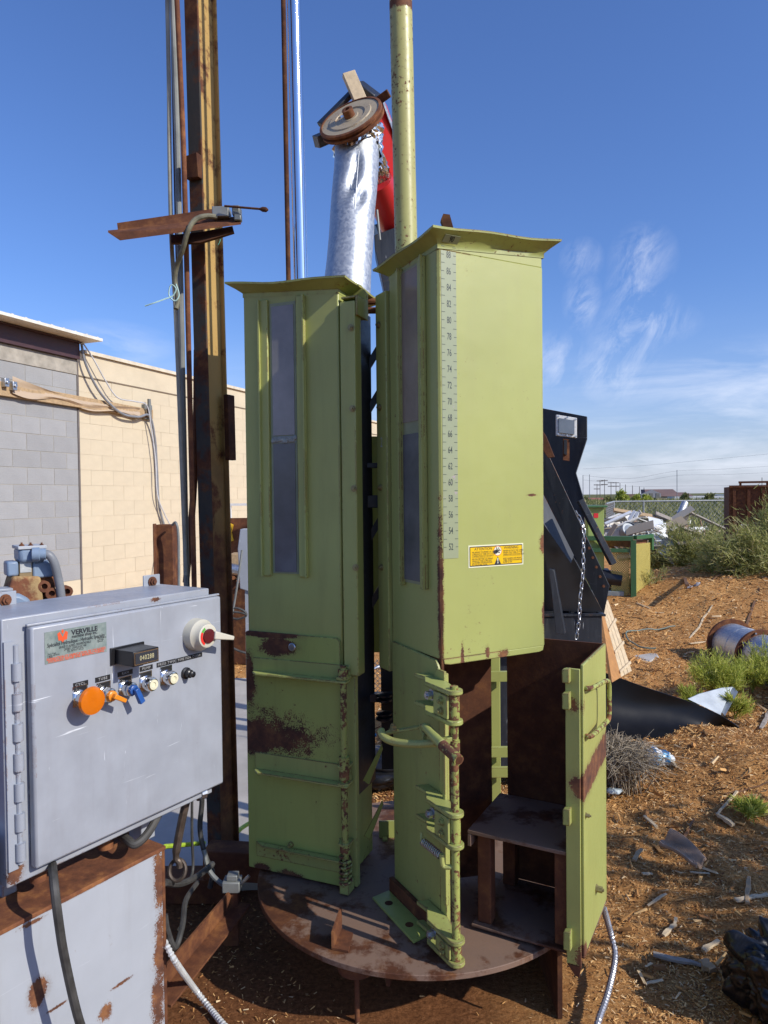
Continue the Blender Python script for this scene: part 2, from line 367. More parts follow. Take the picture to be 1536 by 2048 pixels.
# ================================================================== GROUND
def vnoise(x, y, seed=0):
    xi = np.floor(x).astype(np.int64); yi = np.floor(y).astype(np.int64); xf = x - xi; yf = y - yi
    def h(a, b):
        n = (a * 374761393 + b * 668265263 + seed * 1442695041) & 0x7fffffff
        n = ((n ^ (n >> 13)) * 1274126177) & 0x7fffffff
        return ((n ^ (n >> 16)) & 0xffff) / 65535.0
    u = xf * xf * (3 - 2 * xf); v = yf * yf * (3 - 2 * yf)
    return (h(xi, yi) * (1 - u) + h(xi + 1, yi) * u) * (1 - v) + (h(xi, yi + 1) * (1 - u) + h(xi + 1, yi + 1) * u) * v - .5
def sstep(a, b, x):
    t = np.clip((x - a) / (b - a), 0, 1); return t * t * (3 - 2 * t)
def terrain(x, y):
    x = np.asarray(x, float); y = np.asarray(y, float)
    r = np.hypot(x, y)
    z = np.zeros_like(x)
    rough_ = sstep(.5, 1.3, x + .12 * (y - 2)) + sstep(5.0, 7, y) * sstep(-2.0, -.5, x)
    rough_ = np.clip(rough_, 0, 1) * sstep(40, 20, r) * sstep(.2, 1.2, r)
    z += rough_ * (.10 * vnoise(x * .9, y * .9, 1) + .075 * vnoise(x * 2.3, y * 2.3, 2) + .04 * vnoise(x * 5.5, y * 5.5, 3) + .022 * vnoise(x * 13, y * 13, 4))
    z += .62 * np.exp(-(np.abs((x - 7.0) / 4.4) ** 3.2 + np.abs((y - 9.8) / 2.6) ** 2.6))
    z += .15 * np.exp(-(((x - 2.6) / 1.2) ** 2 + ((y - 3.9) / .55) ** 2))
    z += .10 * np.exp(-(((x - 2.0) / .5) ** 2 + ((y - 2.6) / .4) ** 2))
    z += .008 * vnoise(x * 6, y * 6, 8) * sstep(20, 8, r) + .01 * vnoise(x * 17, y * 17, 9) * sstep(10, 4, r) * (1 - sstep(-.4, -.8, x) * sstep(2.9, 3.3, y))
    return z
def gz(x, y): return float(terrain(np.array([x]), np.array([y]))[0])
def np_mesh(name, V, Fq, mat, smooth=False, tri=False):
    me = bpy.data.meshes.new(name); k = Fq.shape[1]
    me.vertices.add(len(V)); me.vertices.foreach_set('co', V.astype(np.float32).ravel())
    me.loops.add(Fq.size); me.loops.foreach_set('vertex_index', Fq.astype(np.int32).ravel())
    me.polygons.add(len(Fq)); me.polygons.foreach_set('loop_start', np.arange(0, Fq.size, k, dtype=np.int32))
    try: me.polygons.foreach_set('loop_total', np.full(len(Fq), k, dtype=np.int32))
    except Exception: pass
    me.polygons.foreach_set('use_smooth', np.full(len(Fq), smooth)); me.update(calc_edges=True); me.validate()
    me.materials.append(mat); o = bpy.data.objects.new(name, me); COL.objects.link(o); return o

def ground_mat():
    m, nt, p = newmat('wood_mulch_and_dirt'); co = coord(nt)
    f1 = NOISE(nt, co, 60, 10, .75); f2 = NOISE(nt, co, 1.4, 5); f3 = NOISE(nt, coord(nt, 2, sc_=(1, 2.4, 1)), 22, 8, .7, .6)
    chips = RAMP(nt, M_(nt, 'ADD', M_(nt, 'MULTIPLY', f1, .5), M_(nt, 'MULTIPLY', f3, .5)), [(.30, (.12, .05, .018)), (.40, (.36, .17, .06)), (.50, (.64, .32, .105)), (.66, (.76, .49, .22))])
    dirt = RAMP(nt, f1, [(.3, (.10, .038, .015)), (.55, (.24, .10, .04)), (.75, (.36, .17, .08))])
    c = MIX(nt, MR(nt, f2, .42, .56), chips, MIX(nt, .30, chips, dirt))
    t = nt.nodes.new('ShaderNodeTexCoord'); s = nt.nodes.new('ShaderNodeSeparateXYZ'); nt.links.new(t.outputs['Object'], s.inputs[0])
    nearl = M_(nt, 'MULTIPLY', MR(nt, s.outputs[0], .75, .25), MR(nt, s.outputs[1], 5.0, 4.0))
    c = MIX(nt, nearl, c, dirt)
    far = MR(nt, N(nt, 'ShaderNodeVectorMath', {0: t.outputs['Object']}, operation='LENGTH').outputs['Value'], 18, 30)
    fld = RAMP(nt, NOISE(nt, coord(nt), .3, 8, .7), [(.35, (.09, .10, .04)), (.55, (.16, .16, .06)), (.7, (.28, .22, .11))])
    c = MIX(nt, far, c, fld)
    nt.links.new(c, p.inputs['Base Color']); p.inputs['Roughness'].default_value = .95; p.inputs['Specular IOR Level'].default_value = .12
    bp = N(nt, 'ShaderNodeBump', {'Height': M_(nt, 'ADD', f1, f3), 'Strength': .9, 'Distance': .02}); nt.links.new(bp.outputs[0], p.inputs['Normal'])
    return m
M['ground'] = ground_mat()
rad = np.concatenate([[0.0], np.geomspace(.4, 30, 330), np.geomspace(32, 6000, 50)])
na = 620
tt = np.linspace(0, 1, na, endpoint=False)
ang = PI / 2 - 2 * PI * (tt - .5) ; ang = ang + .62 * np.sin(2 * PI * (tt - .5)) * .98
RR, AA = np.meshgrid(rad, ang, indexing='ij')
X = RR * np.cos(AA); Y = RR * np.sin(AA); Z = terrain(X, Y)
V = np.stack([X, Y, Z], -1).reshape(-1, 3); nr = len(rad)
ii, jj = np.meshgrid(np.arange(nr - 1), np.arange(na), indexing='ij')
a = ii * na + jj; b = ii * na + (jj + 1) % na; c = (ii + 1) * na + (jj + 1) % na; d = (ii + 1) * na + jj
Fq = np.stack([a, d, c, b], -1).reshape(-1, 4)
g = np_mesh('ground', V, Fq, M['ground'], True); g['kind'] = 'structure'

pp = [(-4.2, 2.95), (-.50, 2.95), (-.32, 4.4), (-.45, 6.3), (-4.2, 6.5)]
bmC = MB(); bmC.flat(pp, -.05, .035)
cpad = bmC.build('concrete_pad', M['concrete'], bevel=.006); cpad['kind'] = 'structure'
q = [G(1255, 1302), G(1308, 1308), G(1318, 1325), G(1290, 1340), G(1255, 1336)]
slab = MB().flat([(p.x, p.y) for p in q], -.02, .06).build('concrete_slab', M['concrete'], bevel=.01); slab['kind'] = 'structure'

# loose wood chips (nobody could count them)
def chips(n, y0, y1, xa, xb, s0, s1, keep=None, lift=.004):
    y = np.exp(np.random.uniform(math.log(y0), math.log(y1), n)); x = y * np.random.uniform(xa, xb, n)
    if keep is not None:
        k = keep(x, y); x = x[k]; y = y[k]; n = len(x)
    z = terrain(x, y)
    L = np.exp(np.random.uniform(math.log(s0), math.log(s1), n)) * np.clip(y / 3, .8, 2.6) ** .7
    Wd = L * np.random.uniform(.12, .42, n); T = Wd * np.random.uniform(.2, .55, n)
    a = np.random.uniform(0, 2 * PI, n); tl = np.random.normal(0, .28, n); rl = np.random.normal(0, .5, n)
    ax = np.stack([np.cos(a) * np.cos(tl), np.sin(a) * np.cos(tl), np.sin(tl)], -1)
    sd = np.stack([-np.sin(a) * np.cos(rl), np.cos(a) * np.cos(rl), np.sin(rl)], -1)
    up = np.cross(ax, sd)
    C = np.stack([x, y, z + lift + T * .4 + np.abs(np.sin(tl)) * L * .35], -1)
    P = []
    for e, wd in ((-1, .55), (1, 1)):
        for k, (s, t) in enumerate(((-1, -.5), (1, -.5), (.2, .9))):
            jit = np.random.uniform(.75, 1.1, n)[:, None]
            P.append(C + ax * (e * L / 2)[:, None] * jit + sd * (s * Wd * wd / 2)[:, None] + up * (t * T / 2)[:, None])
    V = np.stack(P, 1).reshape(-1, 3); base = np.arange(n)[:, None] * 6
    tri = np.array([[0, 2, 1], [3, 4, 5], [0, 1, 4], [0, 4, 3], [1, 2, 5], [1, 5, 4], [2, 0, 3], [2, 3, 5]])
    F = (base[:, None, :] + tri[None]).reshape(-1, 3); return V, F
def onmulch(x, y):
    k = (np.hypot(x - .12, y - 2.645) > .5) | (np.random.rand(len(x)) < .08)
    pad = (x < -.30) & (y > 2.9) & (y < 6.4)
    near = (x > .62 + .25 * np.random.rand(len(x))) | (y > 3.2) | (np.random.rand(len(x)) < .10)
    return k & ~pad & near
m_ch = island('wood_chip_colours', [(0, (.10, .042, .016)), (.13, (.30, .135, .048)), (.5, (.64, .335, .115)), (.8, (.78, .475, .185)), (1, (.84, .64, .38))])
V1, F1 = chips(105000, 1.9, 5.5, -.3, .62, .004, .022, onmulch)
V2, F2 = chips(60000, 4.5, 15, .02, .66, .006, .026, onmulch)
V3, F3 = chips(700, 1.9, 12, .1, .62, .03, .075, onmulch, .008)
V4, F4 = chips(2500, 3.3, 12, -.32, .02, .01, .04, onmulch)
Vs = [V1, V2, V3, V4]; off = 0; Fs = []
for Vx, Fx in ((V1, F1), (V2, F2), (V3, F3), (V4, F4)): Fs.append(Fx + off); off += len(Vx)
ch = np_mesh('wood_mulch', np.concatenate(Vs), np.concatenate(Fs), m_ch); tag(ch, 'shredded orange brown wood mulch covering the yard ground', 'wood mulch'); ch['kind'] = 'stuff'

# ================================================================== BLOCK BUILDING (left)
WF = frame((-3.94, 9.2), .406, 1.0)       # u runs away from the camera along the wall, v to the left, -v faces the yard
bw = thing('block_building', 'long single storey building of grey and cream painted concrete blocks behind the yard', 'building', (-3.94, 9.2, 0), rotz=math.atan2(1.0, .406))
WI = Matrix.Translation((-3.94, 9.2, 0)) @ Matrix.Rotation(math.atan2(1.0, .406), 4, 'Z')
def wpart(mb, name, mat, parent=None, **k):       # mb built in wall-local coordinates
    o = mb.build(name, mat, None, **k); o.parent = parent or bw; return o
def blockmat(name, col, speck, br, seed):
    m, nt, p = newmat(name); co = coord(nt, seed); oi = nt.nodes.new('ShaderNodeObjectInfo')
    f = NOISE(nt, co, 90, 6, .75); g = NOISE(nt, co, 4, 4)
    k = M_(nt, 'ADD', MR(nt, f, .35, .65, -speck, speck), MR(nt, oi.outputs['Random'], 0, 1, 1 - br, 1 + br))
    k = M_(nt, 'MULTIPLY', k, MR(nt, g, .3, .7, .94, 1.05))
    c = N(nt, 'ShaderNodeVectorMath', {0: col, 'Scale': k}, operation='SCALE').outputs[0]
    nt.links.new(c, p.inputs['Base Color']); p.inputs['Roughness'].default_value = .92; p.inputs['Specular IOR Level'].default_value = .2
    bp = N(nt, 'ShaderNodeBump', {'Height': f, 'Strength': .5, 'Distance': .004}); nt.links.new(bp.outputs[0], p.inputs['Normal']); return m
M['blk_grey'] = blockmat('grey_block', (.335, .335, .335), .13, .06, 1)
M['blk_cream'] = blockmat('cream_block', (.62, .53, .38), .035, .02, 2)
mort_g = plain('grey_mortar', (.40, .37, .31), .95, 0, .1, 20, .4); mort_c = plain('cream_mortar', (.58, .49, .35), .95, 0, .06, 20, .3)
U0, U1 = -4.5, 16.0
wpart(MB().box(U0, .0, .004, .30, 0, 3.30), 'mortar_wall', mort_g, smooth=0)
wpart(MB().box(.0, U1, .0005, .30, 0, 3.26), 'mortar_wall', mort_c, smooth=0)
def blockmesh(w_, name, mat):
    b = MB(); b.box(*((.004, w_ - .004, 0, .05, .004, .199) if 'grey' in mat.name else (.0013, w_ - .0013, 0, .05, .0013, .2017))); o = b.build(name, mat, None, smooth=0, bevel=.004)
    me = o.data; bpy.data.objects.remove(o); return me
bmG = {.4: blockmesh(.4, 'block', M['blk_grey']), .2: blockmesh(.2, 'block', M['blk_grey'])}
bmCm = {.4: blockmesh(.4, 'block', M['blk_cream']), .2: blockmesh(.2, 'block', M['blk_cream'])}
def addblock(me, u, z, d=0):
    o = bpy.data.objects.new('block', me); COL.objects.link(o); o.parent = bw; o.location = (u, d + random.uniform(-.0015, .0015), z)
for row in range(3, 16):
    z = row * .203 + .01
    u = -.0 - (.4 if row % 2 else .2) ; first = True
    us = []
    x = 0.0; wds = ([.4] if row % 2 else [.2]) + [.4] * 4
    for wd in wds:
        x -= wd
        if x > -2.1: addblock(bmG[wd], x, z)
    x = 0.0; wds = ([.2] if row % 2 else [.4]) + [.4] * 12
    for wd in wds:
        if x < 4.4: addblock(bmCm[wd], x, z, -.003)
        x += wd
far = MB()
for row in range(0, 16):
    z = row * .203 + .01; x = 4.4 + (.2 if row % 2 else .4)
    while x < U1 - .4: far.box(x + .005, x + .395, -.003, .04, z + .005, z + .198); x += .4
    if row < 3:
        x = -4.4
        while x < 4.2: far.box(x + .005, x + .395, -.003, .04, z + .005, z + .198); x += .4
o = wpart(far, 'block_courses', M['blk_cream'], smooth=0); o['kind'] = 'stuff'
wpart(MB().box(0.003, U1, -.006, .32, 3.263, 3.262 + .29), 'bond_beam', M['blk_cream'], smooth=0)
wpart(MB().box(0.10, U1, -.045, .36, 3.555, 3.60), 'roof_edge', plain('cream_trim', (.66, .58, .44), .6), smooth=0)
wpart(MB().box(0.003, U1, -.012, .012, 3.245, 3.262), 'ledge', plain('dark_joint', (.2, .15, .1), .8), smooth=0)
conc = plain('rough_concrete', (.36, .33, .28), .95, 0, .25, 8, .8)
wpart(MB().box(U0, -.004, -.01, .30, 3.262, 3.45), 'bond_beam', conc, smooth=0)
mar = plain('maroon_steel', (.065, .03, .035), .5)
wpart(MB().box(U0, -.01, -.06, .04, 3.455, 3.67).box(U0, -.01, -.10, .04, 3.655, 3.672), 'steel_lintel', mar, smooth=0)
rm_ = MB(); 
rm_.box(U0, .10, -.34, .6, 3.68, 3.715)
for i in range(26): rm_.box(U0 + i * .18, U0 + i * .18 + .03, -.34, .6, 3.7152, 3.722)
wpart(rm_, 'roof_sheet', plain('cream_roof_metal', (.74, .70, .60), .5), smooth=0)
wpart(MB().box(U0, U1, .3, 9, 0, 3.3), 'rear_volume', conc, smooth=0)
wpart(MB().box(-.015, .012, -.012, .0, 0, 3.45), 'joint_strip', plain('joint', (.15, .13, .12), .9), smooth=0)

# plank with plastic sheet fixed to the wall
def WL(px, py, off=-.03): # local wall point at v=off
    return hit(WI, 1, off, px, py)
def world(p): return WI @ Vector(p)
pk = thing('wall_plank', 'long brown wooden plank fixed to the block wall under torn clear plastic', 'plank', world(WL(0, 765)))
p0, p1 = WL(-60, 752), WL(303, 820); p2, p3 = WL(303, 838), WL(-60, 782)
MB(WI).plate([(p0.x, p0.z), (p1.x, p1.z), (p2.x, p2.z), (p3.x, p3.z)], -.06, -.02).build('board', M['wood'], pk, bevel=.004)
mpl, nt, p = newmat('cloudy_plastic_sheet'); p.inputs['Base Color'].default_value = (.5, .38, .26, 1); p.inputs['Roughness'].default_value = .25
sh = MB(WI); P = []
nn = 26
for i in range(nn):
    t = i / (nn - 1); x = 25 + t * 255
    yt = 752 + t * 62 + 14 * math.sin(t * 3.0); yb = 786 + t * 50 + 5 * math.sin(t * 13)
    for j in range(5):
        s = j / 4; q = WL(x, yt * (1 - s) + yb * s, -.07 - .02 * math.sin(s * 7 + t * 9)); P.append(q)
sh.add(P, [(i * 5 + j, i * 5 + j + 1, (i + 1) * 5 + j + 1, (i + 1) * 5 + j) for i in range(nn - 1) for j in range(4)])
sh.build('plastic_sheet', mpl, pk, smooth=60)
br = MB(WI)
for (x, y) in ((12, 765), (28, 772)):
    q = WL(x, y, -.1); br.box(q.x - .03, q.x + .03, -.12, -.06, q.z - .05, q.z + .05)
    br.cyl((q.x, -.14, q.z), (q.x, -.06, q.z), .02, 10)
br.build('clamp', M['steel'], pk, bevel=.004)
# cables
def wcable(name, label, pts, r, mat, cat='cable'):
    P = smoothpath([world(WL(x, y, o_)) for x, y, o_ in pts], 8)
    o = MB().tube(P, r, 8).build(name, mat, origin=P[0]); return tag(o, label, cat)
wcable('grey_cable', 'thick dark grey cable sagging from the maroon roof beam to the wall conduit', [(163, 688, -.08), (172, 730, -.10), (200, 785, -.1), (240, 825, -.1), (275, 834, -.1), (299, 832, -.1), (310, 880, -.06), (314, 940, -.05), (318, 1010, -.05), (328, 1050, -.05)], .017, M['cable_g'])
wcable('thin_cable', 'thin pale cable sagging beside the thick one down the cream wall', [(163, 682, -.07), (185, 715, -.10), (210, 760, -.1), (235, 795, -.1), (270, 803, -.1), (294, 812, -.12), (303, 860, -.1), (311, 920, -.1), (315, 990, -.1), (330, 1030, -.1), (341, 1055, -.12), (335, 1085, -.12), (318, 1110, -.1), (312, 1150, -.1)], .009, plain('pale_cable', (.55, .56, .58), .45))
cd = MB(WI); a_ = WL(298, 798, -.09); b_ = WL(300, 835, -.09); cd.cyl(a_, b_, .025, 12).box(a_.x - .06, a_.x + .1, -.06, -.004, b_.z - .02, a_.z - .08)
tag(cd.build('conduit_stub', M['conduit'], origin=world(b_)), 'short grey conduit stub on the cream block wall at the plank end', 'conduit')
# rusty square post stub in front of the cream wall
q0 = G(335, 1330, 0); yy = 5.6
t0, t1 = U(310, 1047, yy), U(345, 1047, yy)
sp = MB(); zt = t0.z; sp.box(t0.x, t1.x, yy, yy + .14, 0, zt - .01)
sp.box(t0.x, t0.x + .012, yy - .06, yy, 0, zt)
tag(sp.build('rusty_post_stub', M['rust'], bevel=.004, origin=(t0.x, yy, 0)), 'rust brown square steel post standing in front of the cream wall', 'post')
cc = smoothpath([U(345, 1050, 5.55), U(352, 1046, 5.5), U(357, 1075, 5.5), U(358, 1170, 5.5), U(360, 1260, 5.5)], 6)
tag(MB().tube(cc, .010, 8).build('thin_conduit', M['conduit'], origin=cc[-1]), 'thin grey bent conduit beside the rusty square post', 'conduit')
# ================================================================== ROTARY BASE
TZ = .25
CX, CY, RD = .12, 2.645, .602
tb = thing('turntable', 'round rusty steel turntable plate carrying the two green bagging tubes', 'turntable', (CX, CY, 0))
d = MB(); d.lathe((CX, CY, TZ - .018), (0, 0, 1), [(RD, 0), (RD, .018)], 96)
d.build('table_plate', M['disc'], tb, bevel=.002, smooth=50)
d = MB(); d.lathe((CX, CY, .0), (0, 0, 1), [(.16, 0), (.16, .05), (.09, .06), (.09, TZ - .05), (.22, TZ - .04), (.22, TZ - .0185)], 32)
d.build('pivot_hub', M['rust_d'], tb)
for k in range(6):
    a = 2 * PI * k / 6 + .3; d = MB(); d.beam((CX + .2 * math.cos(a), CY + .2 * math.sin(a), TZ - .045), (CX + .56 * math.cos(a), CY + .56 * math.sin(a), TZ - .045), .012, .05)
    d.build('stiffener', M['rust_d'], tb)
# roller wheel under the near rim
d = MB(); q = G(712, 1935, TZ - .04); d.lathe((q.x, q.y + .05, TZ - .055), (0, 0, 1), [(.05, -.018), (.06, -.018), (.06, .018), (.05, .018)], 24); d.cyl((q.x, q.y + .05, 0), (q.x, q.y + .05, TZ - .04), .008)
d.build('roller', M['rust'], tb)
# little angle welded on the plate
d = MB(); a0, a1, a2 = G(663, 1900, TZ), G(697, 1907, TZ), G(702, 1870, TZ)
d.flat([(a0.x, a0.y), (a1.x, a1.y), (a1.x + .01, a1.y + .09), (a0.x + .02, a0.y + .10)], TZ + .001, TZ + .008)
top = .075
d.prism([(a0.x, a0.y, TZ + .001), (a0.x + .02, a0.y + .10, TZ + .001), (a0.x + .02, a0.y + .10, TZ + top), (a0.x, a0.y, TZ + top * .75)], (.007, 0, 0))
d.build('angle_lug', M['rust'], tb)
d = MB(); d.box(-.02, .0, 2.85, 2.99, TZ + .001, TZ + .008).box(-.035, .09, 2.88, 2.888, TZ + .001, TZ + .07); d.build('stop_block', M['green_worn'], tb)
# fixed base frame under the table
bf = thing('base_frame', 'rusty steel frame of beams and angles lying under the turntable and post', 'steel frame', (-.6, 2.9, 0))
d = MB(); a = U(412, 1800, 2.85); b = U(540, 1845, 2.72); d.beam((a.x, 2.88, .17), (.3, 2.75, .17), .10, .12); d.build('cross_beam', M['rust'], bf, bevel=.004)
d = MB(); a = G(430, 1822, .14); b = G(332, 1945, .14); d.angle((a.x + .06, a.y + .05, .14), (b.x - .02, b.y - .08, .10), .07, .008, side=-1); d.build('diagonal_angle', M['rust'], bf)
d = MB(); d.box(.53, .545, 2.2, 2.75, 0, TZ - .03); d.box(.53, .80, 2.74, 2.755, 0, TZ - .03)
d.build('side_plate', M['rust_d'], bf)
d = MB(); d.box(-.95, -.62, 2.85, 2.97, 0.0, .10); d.build('sole_beam', M['rust'], bf, bevel=.004)

# ================================================================== helper parts
def hexbolt(F, p, n, r=.011, h=.009, mat='bolt', parent=None, name='bolt'):
    b = MB(F); p = Vector(p); n = Vector(n).normalized(); b.cyl(p, p + n * .003, r * 1.35, 14); b.cyl(p + n * .003, p + n * h, r, 6); b.cyl(p + n * h, p + n * (h + .005), r * .5, 8)
    return b.build(name, M[mat], parent)
def flare(F, x0, x1, y0, y1, z0, ov, up, name, mat, parent, seed):
    rng = random.Random(seed); b = MB(F); loops = []
    def ring(o, z, wob, thick=0):
        P = []; xa, xb, ya, yb = x0 - o, x1 + o, y0 - o, y1 + o; n = 12
        for (ax, ay, bx, by) in ((xa, ya, xb, ya), (xb, ya, xb, yb), (xb, yb, xa, yb), (xa, yb, xa, ya)):
            for i in range(n):
                t = i / n; e = math.sin(t * PI)
                P.append((ax + (bx - ax) * t, ay + (by - ay) * t, z + wob * (-.005 * e + .005 * math.sin(t * 7 + seed * 3 + ax * 20) * e)))
        return P
    prof = [(0.001, z0 - .015, 0), (.001, z0, 0), (ov * .4, z0 + up * .45, .3), (ov * .85, z0 + up * .88, .9), (ov, z0 + up, 1), (ov + .0008, z0 + up + .007, 1), (ov * .8, z0 + up * .92 + .0075, .9), (-.01, z0 + up * .15, 0)]
    rs = [ring(*q) for q in prof]; n = len(rs[0]); vs = sum(rs, []); fs = []
    for k in range(len(rs) - 1):
        for i in range(n): fs.append((k * n + i, k * n + (i + 1) % n, (k + 1) * n + (i + 1) % n, (k + 1) * n + i))
    fs.append(tuple(range((len(rs) - 1) * n, len(rs) * n)))
    b.add(vs, fs); return b.build(name, mat, parent, smooth=50)
def uzq(F, v, pts): return [((lambda q: (q.x, q.z))(hit(F, 1, v, *p))) for p in pts]
def vzq(F, u, pts): return [((lambda q: (q.y, q.z))(hit(F, 0, u, *p))) for p in pts]
def rect_uz(F, v, x0, y0, x1, y1, v1=None):
    a = hit(F, 1, v, x0, (y0 + y1) / 2).x; b = hit(F, 1, v, x1, (y0 + y1) / 2).x; m = (x0 + x1) / 2
    return a, b, hit(F, 1, v, m, y1).z, hit(F, 1, v, m, y0).z
def rect_vz(F, u, x0, y0, x1, y1):
    a = hit(F, 0, u, x0, (y0 + y1) / 2).y; b = hit(F, 0, u, x1, (y0 + y1) / 2).y; m = (x0 + x1) / 2
    return a, b, hit(F, 0, u, m, y1).z, hit(F, 0, u, m, y0).z

mwin, nt, p = newmat('cloudy_acrylic_pane'); co = coord(nt)
f = NOISE(nt, coord(nt, sc_=(2, 2, .6)), 3, 5)
nt.links.new(MIX(nt, MR(nt, f, .3, .7), (.10, .10, .10), (.21, .19, .17)), p.inputs['Base Color'])
nt.links.new(MR(nt, f, .3, .7, .12, .28), p.inputs['Roughness']); p.inputs['Specular IOR Level'].default_value = .45
M['pane'] = mwin
M['seal'] = plain('grey_sealant', (.30, .32, .28), .8, 0, .3, 60, 1.0, bd=.004)

# ================================================================== LEFT TUBE UNIT
oL = (-.515, 2.655); FL = frame(oL, .923, -.375); WL_ = .392; DL = .27; topL = 2.405
lroot = (oL[0], oL[1], TZ)
zs_ = hit(FL, 1, 0, 540, 1475).z
st = [(Vector(FL @ Vector((.03, 0, zs_ + .003))), (.07, .4, .047), .10), (Vector(FL @ Vector((.09, 0, zs_ - .004))), (.07, .4, .034), .16), (Vector(FL @ Vector((.15, 0, zs_ - .008))), (.06, .4, .022), .26), (Vector(FL @ Vector((.10, 0, zs_ + .02))), (.17, .4, .06), .5),
      (Vector(FL @ Vector((.0, 0, hit(FL, 1, 0, 500, 1470).z))), (.12, .4, .07), .12),
      (Vector(FL @ Vector((.08, 0, hit(FL, 1, 0, 560, 1268).z - .0))), (.14, .4, .016), .10),
      (Vector(FL @ Vector((.13, 0, hit(FL, 1, 0, 585, 1295).z - .0))), (.075, .4, .035), .14),
      (Vector(FL @ Vector((.0, 0, hit(FL, 1, 0, 500, 1360).z))), (.03, .4, .10), .2),
      (Vector(FL @ Vector((.05, 0, TZ + .015))), (.03, .4, .02), .2), (Vector(FL @ Vector((.17, 0, TZ + .01))), (.05, .4, .02), .25)]
M['green_low'] = paint('worn_lower_green', (.335, .385, .10), chips=.74, edge=.9, seed=8, stains=st, root=lroot, dirtamt=.25, rb=.75)
lu = thing('bagging_tube', 'left green steel bagging tube with its doors closed, standing on the turntable', 'bagging machine', lroot, group='bagging tubes on the turntable')
zsplit = hit(FL, 1, 0, 560, 1267).z
d = MB(FL); d.prism([(0, 0, zsplit - .25), (WL_, 0, zsplit - .25), (WL_, 0, topL - .030), (0, 0, topL)], (0, DL, 0)); d.build('sleeve', M['green'], lu, bevel=.006)
FLs = FL.copy(); FLs[2][0] = -.075
flare(FLs, 0, WL_, 0, DL, topL + .004, .047, .026, 'roof_flange', M['green_worn'], lu, 1)
# lower panel: rounded upper corners, slightly proud
z1 = zsplit; zb = TZ + .012
d = MB(FL); d.plate([(-.004, zb)] + [(WL_ - .005, zb), (WL_ - .005, z1 - .012), (WL_ - .017, z1), (.004, z1 + .004), (-.004, z1 - .0)], -.012, -.0005)
lp = d.build('lower_door_panel', M['green_low'], lu, bevel=.002)
d = MB(FL); d.box(.002, WL_ - .008, .0005, DL, zb, zsplit - .252); d.build('lower_body', M['green_low'], lu, bevel=.004)
c = hit(FL, 1, -.012, 585, 1294); d = MB(FL); d.lathe((c.x, -.013, c.z), (0, -1, 0), [(.0145, 0), (.0145, .004), (.012, .006), (.004, .0062)], 24); d.build('round_washer', M['steel'], lu)
# window and its strips
a, b, zl, zh = rect_uz(FL, 0, 549, 604, 605, 1147)
M['pane_up_refl'] = plain('painted_reflection_pane', (.25, .235, .22), .22, 0, .25, 5, 0, spec=.5); M['pane_low'] = plain('hazy_lower_pane', (.12, .12, .125), .2, 0, .3, 5, 0, spec=.5); M['pane_tan_refl'] = plain('painted_wall_reflection_pane', (.27, .215, .165), .22, 0, .2, 5, 0, spec=.5)  # upper panes lighter and tan: reflected surroundings painted into the colour
a2 = hit(FL, 1, 0, 556, 1140).x
d = MB(FL); d.box(.115, .222, -.004, -.0005, zl, zh); fr = d.build('window_frame', plain('window_backing', (.24, .27, .16), .5), lu)
zm = hit(FL, 1, 0, 582, 879).z
d = MB(FL); d.box(.124, .214, -.0065, -.0045, zm + .016, zh - .012); d.build('window_pane', M['pane_up_refl'], fr)
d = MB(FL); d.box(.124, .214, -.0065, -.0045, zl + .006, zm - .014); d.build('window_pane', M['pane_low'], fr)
d = MB(FL); 
random.seed(3)
for i in range(11):
    x = .124 + i * .009; d.lathe((x, -.006, zm + random.uniform(-.006, .006)), (0, -1, 0), [(.009, 0), (.007, .003), (.003, .004)], 8)
d.box(.12, .217, -.0055, -.0045, zm - .012, zm + .013)
d.build('sealant_bead', M['seal'], fr)
zt_ = hit(FL, 1, 0, 540, 600).z; zb_ = hit(FL, 1, 0, 560, 1152).z
for x0, x1 in ((.073, .109), (.226, .262)):
    d = MB(FL); d.box(x0, x1, -.012, -.0005, zb_, zt_); s = d.build('window_retainer', M['green'], lu, bevel=.003)
    d = MB(FL); xx = x0 if x0 < .1 else x1 - .006; d.box(xx, xx + .006, -.022, -.0125, zb_, zt_); d.build('retainer_lip', M['green'], s)
# angle irons across the front
for (xl, yt, xr, yb, drop) in ((508, 1322, 712, 1352, 1), (512, 1516, 716, 1552, 1), (515, 1694, 690, 1722, 0)):
    a = hit(FL, 1, -.012, xl, (yt + yb) / 2); b = hit(FL, 1, -.012, min(xr, 688), (yt + yb) / 2)
    x0, x1 = a.x, WL_ + (.035 if drop else .0); zt2 = hit(FL, 1, -.012, 600, yt).z; zb2 = hit(FL, 1, -.012, 600, yb).z
    d = MB(FL); 
    if drop:
        d.box(x0, x1, -.018, -.0125, zb2, zt2); d.flat([(x0 + .004, -.0185), (x1, -.0185), (x1, -.052), (x0 + .03, -.052), (x0 + .004, -.03)], zb2 - .002, zb2 + .006)
    else:
        d.box(x0, x1, -.018, -.0125, zb2 - .01, zt2 - .01); d.flat([(x0, -.0185), (x1, -.0185), (x1, -.045), (x0 + .04, -.045), (x0, -.02)], zt2 - .012, zt2 - .006)
    d.build('angle_iron', M['green_worn'], lu, bevel=.0015)
c = hit(FL, 1, -.012, 583, 1688); hexbolt(FL, (c.x, -.013, c.z), (0, -1, 0), .008, .018, 'green_worn', lu)
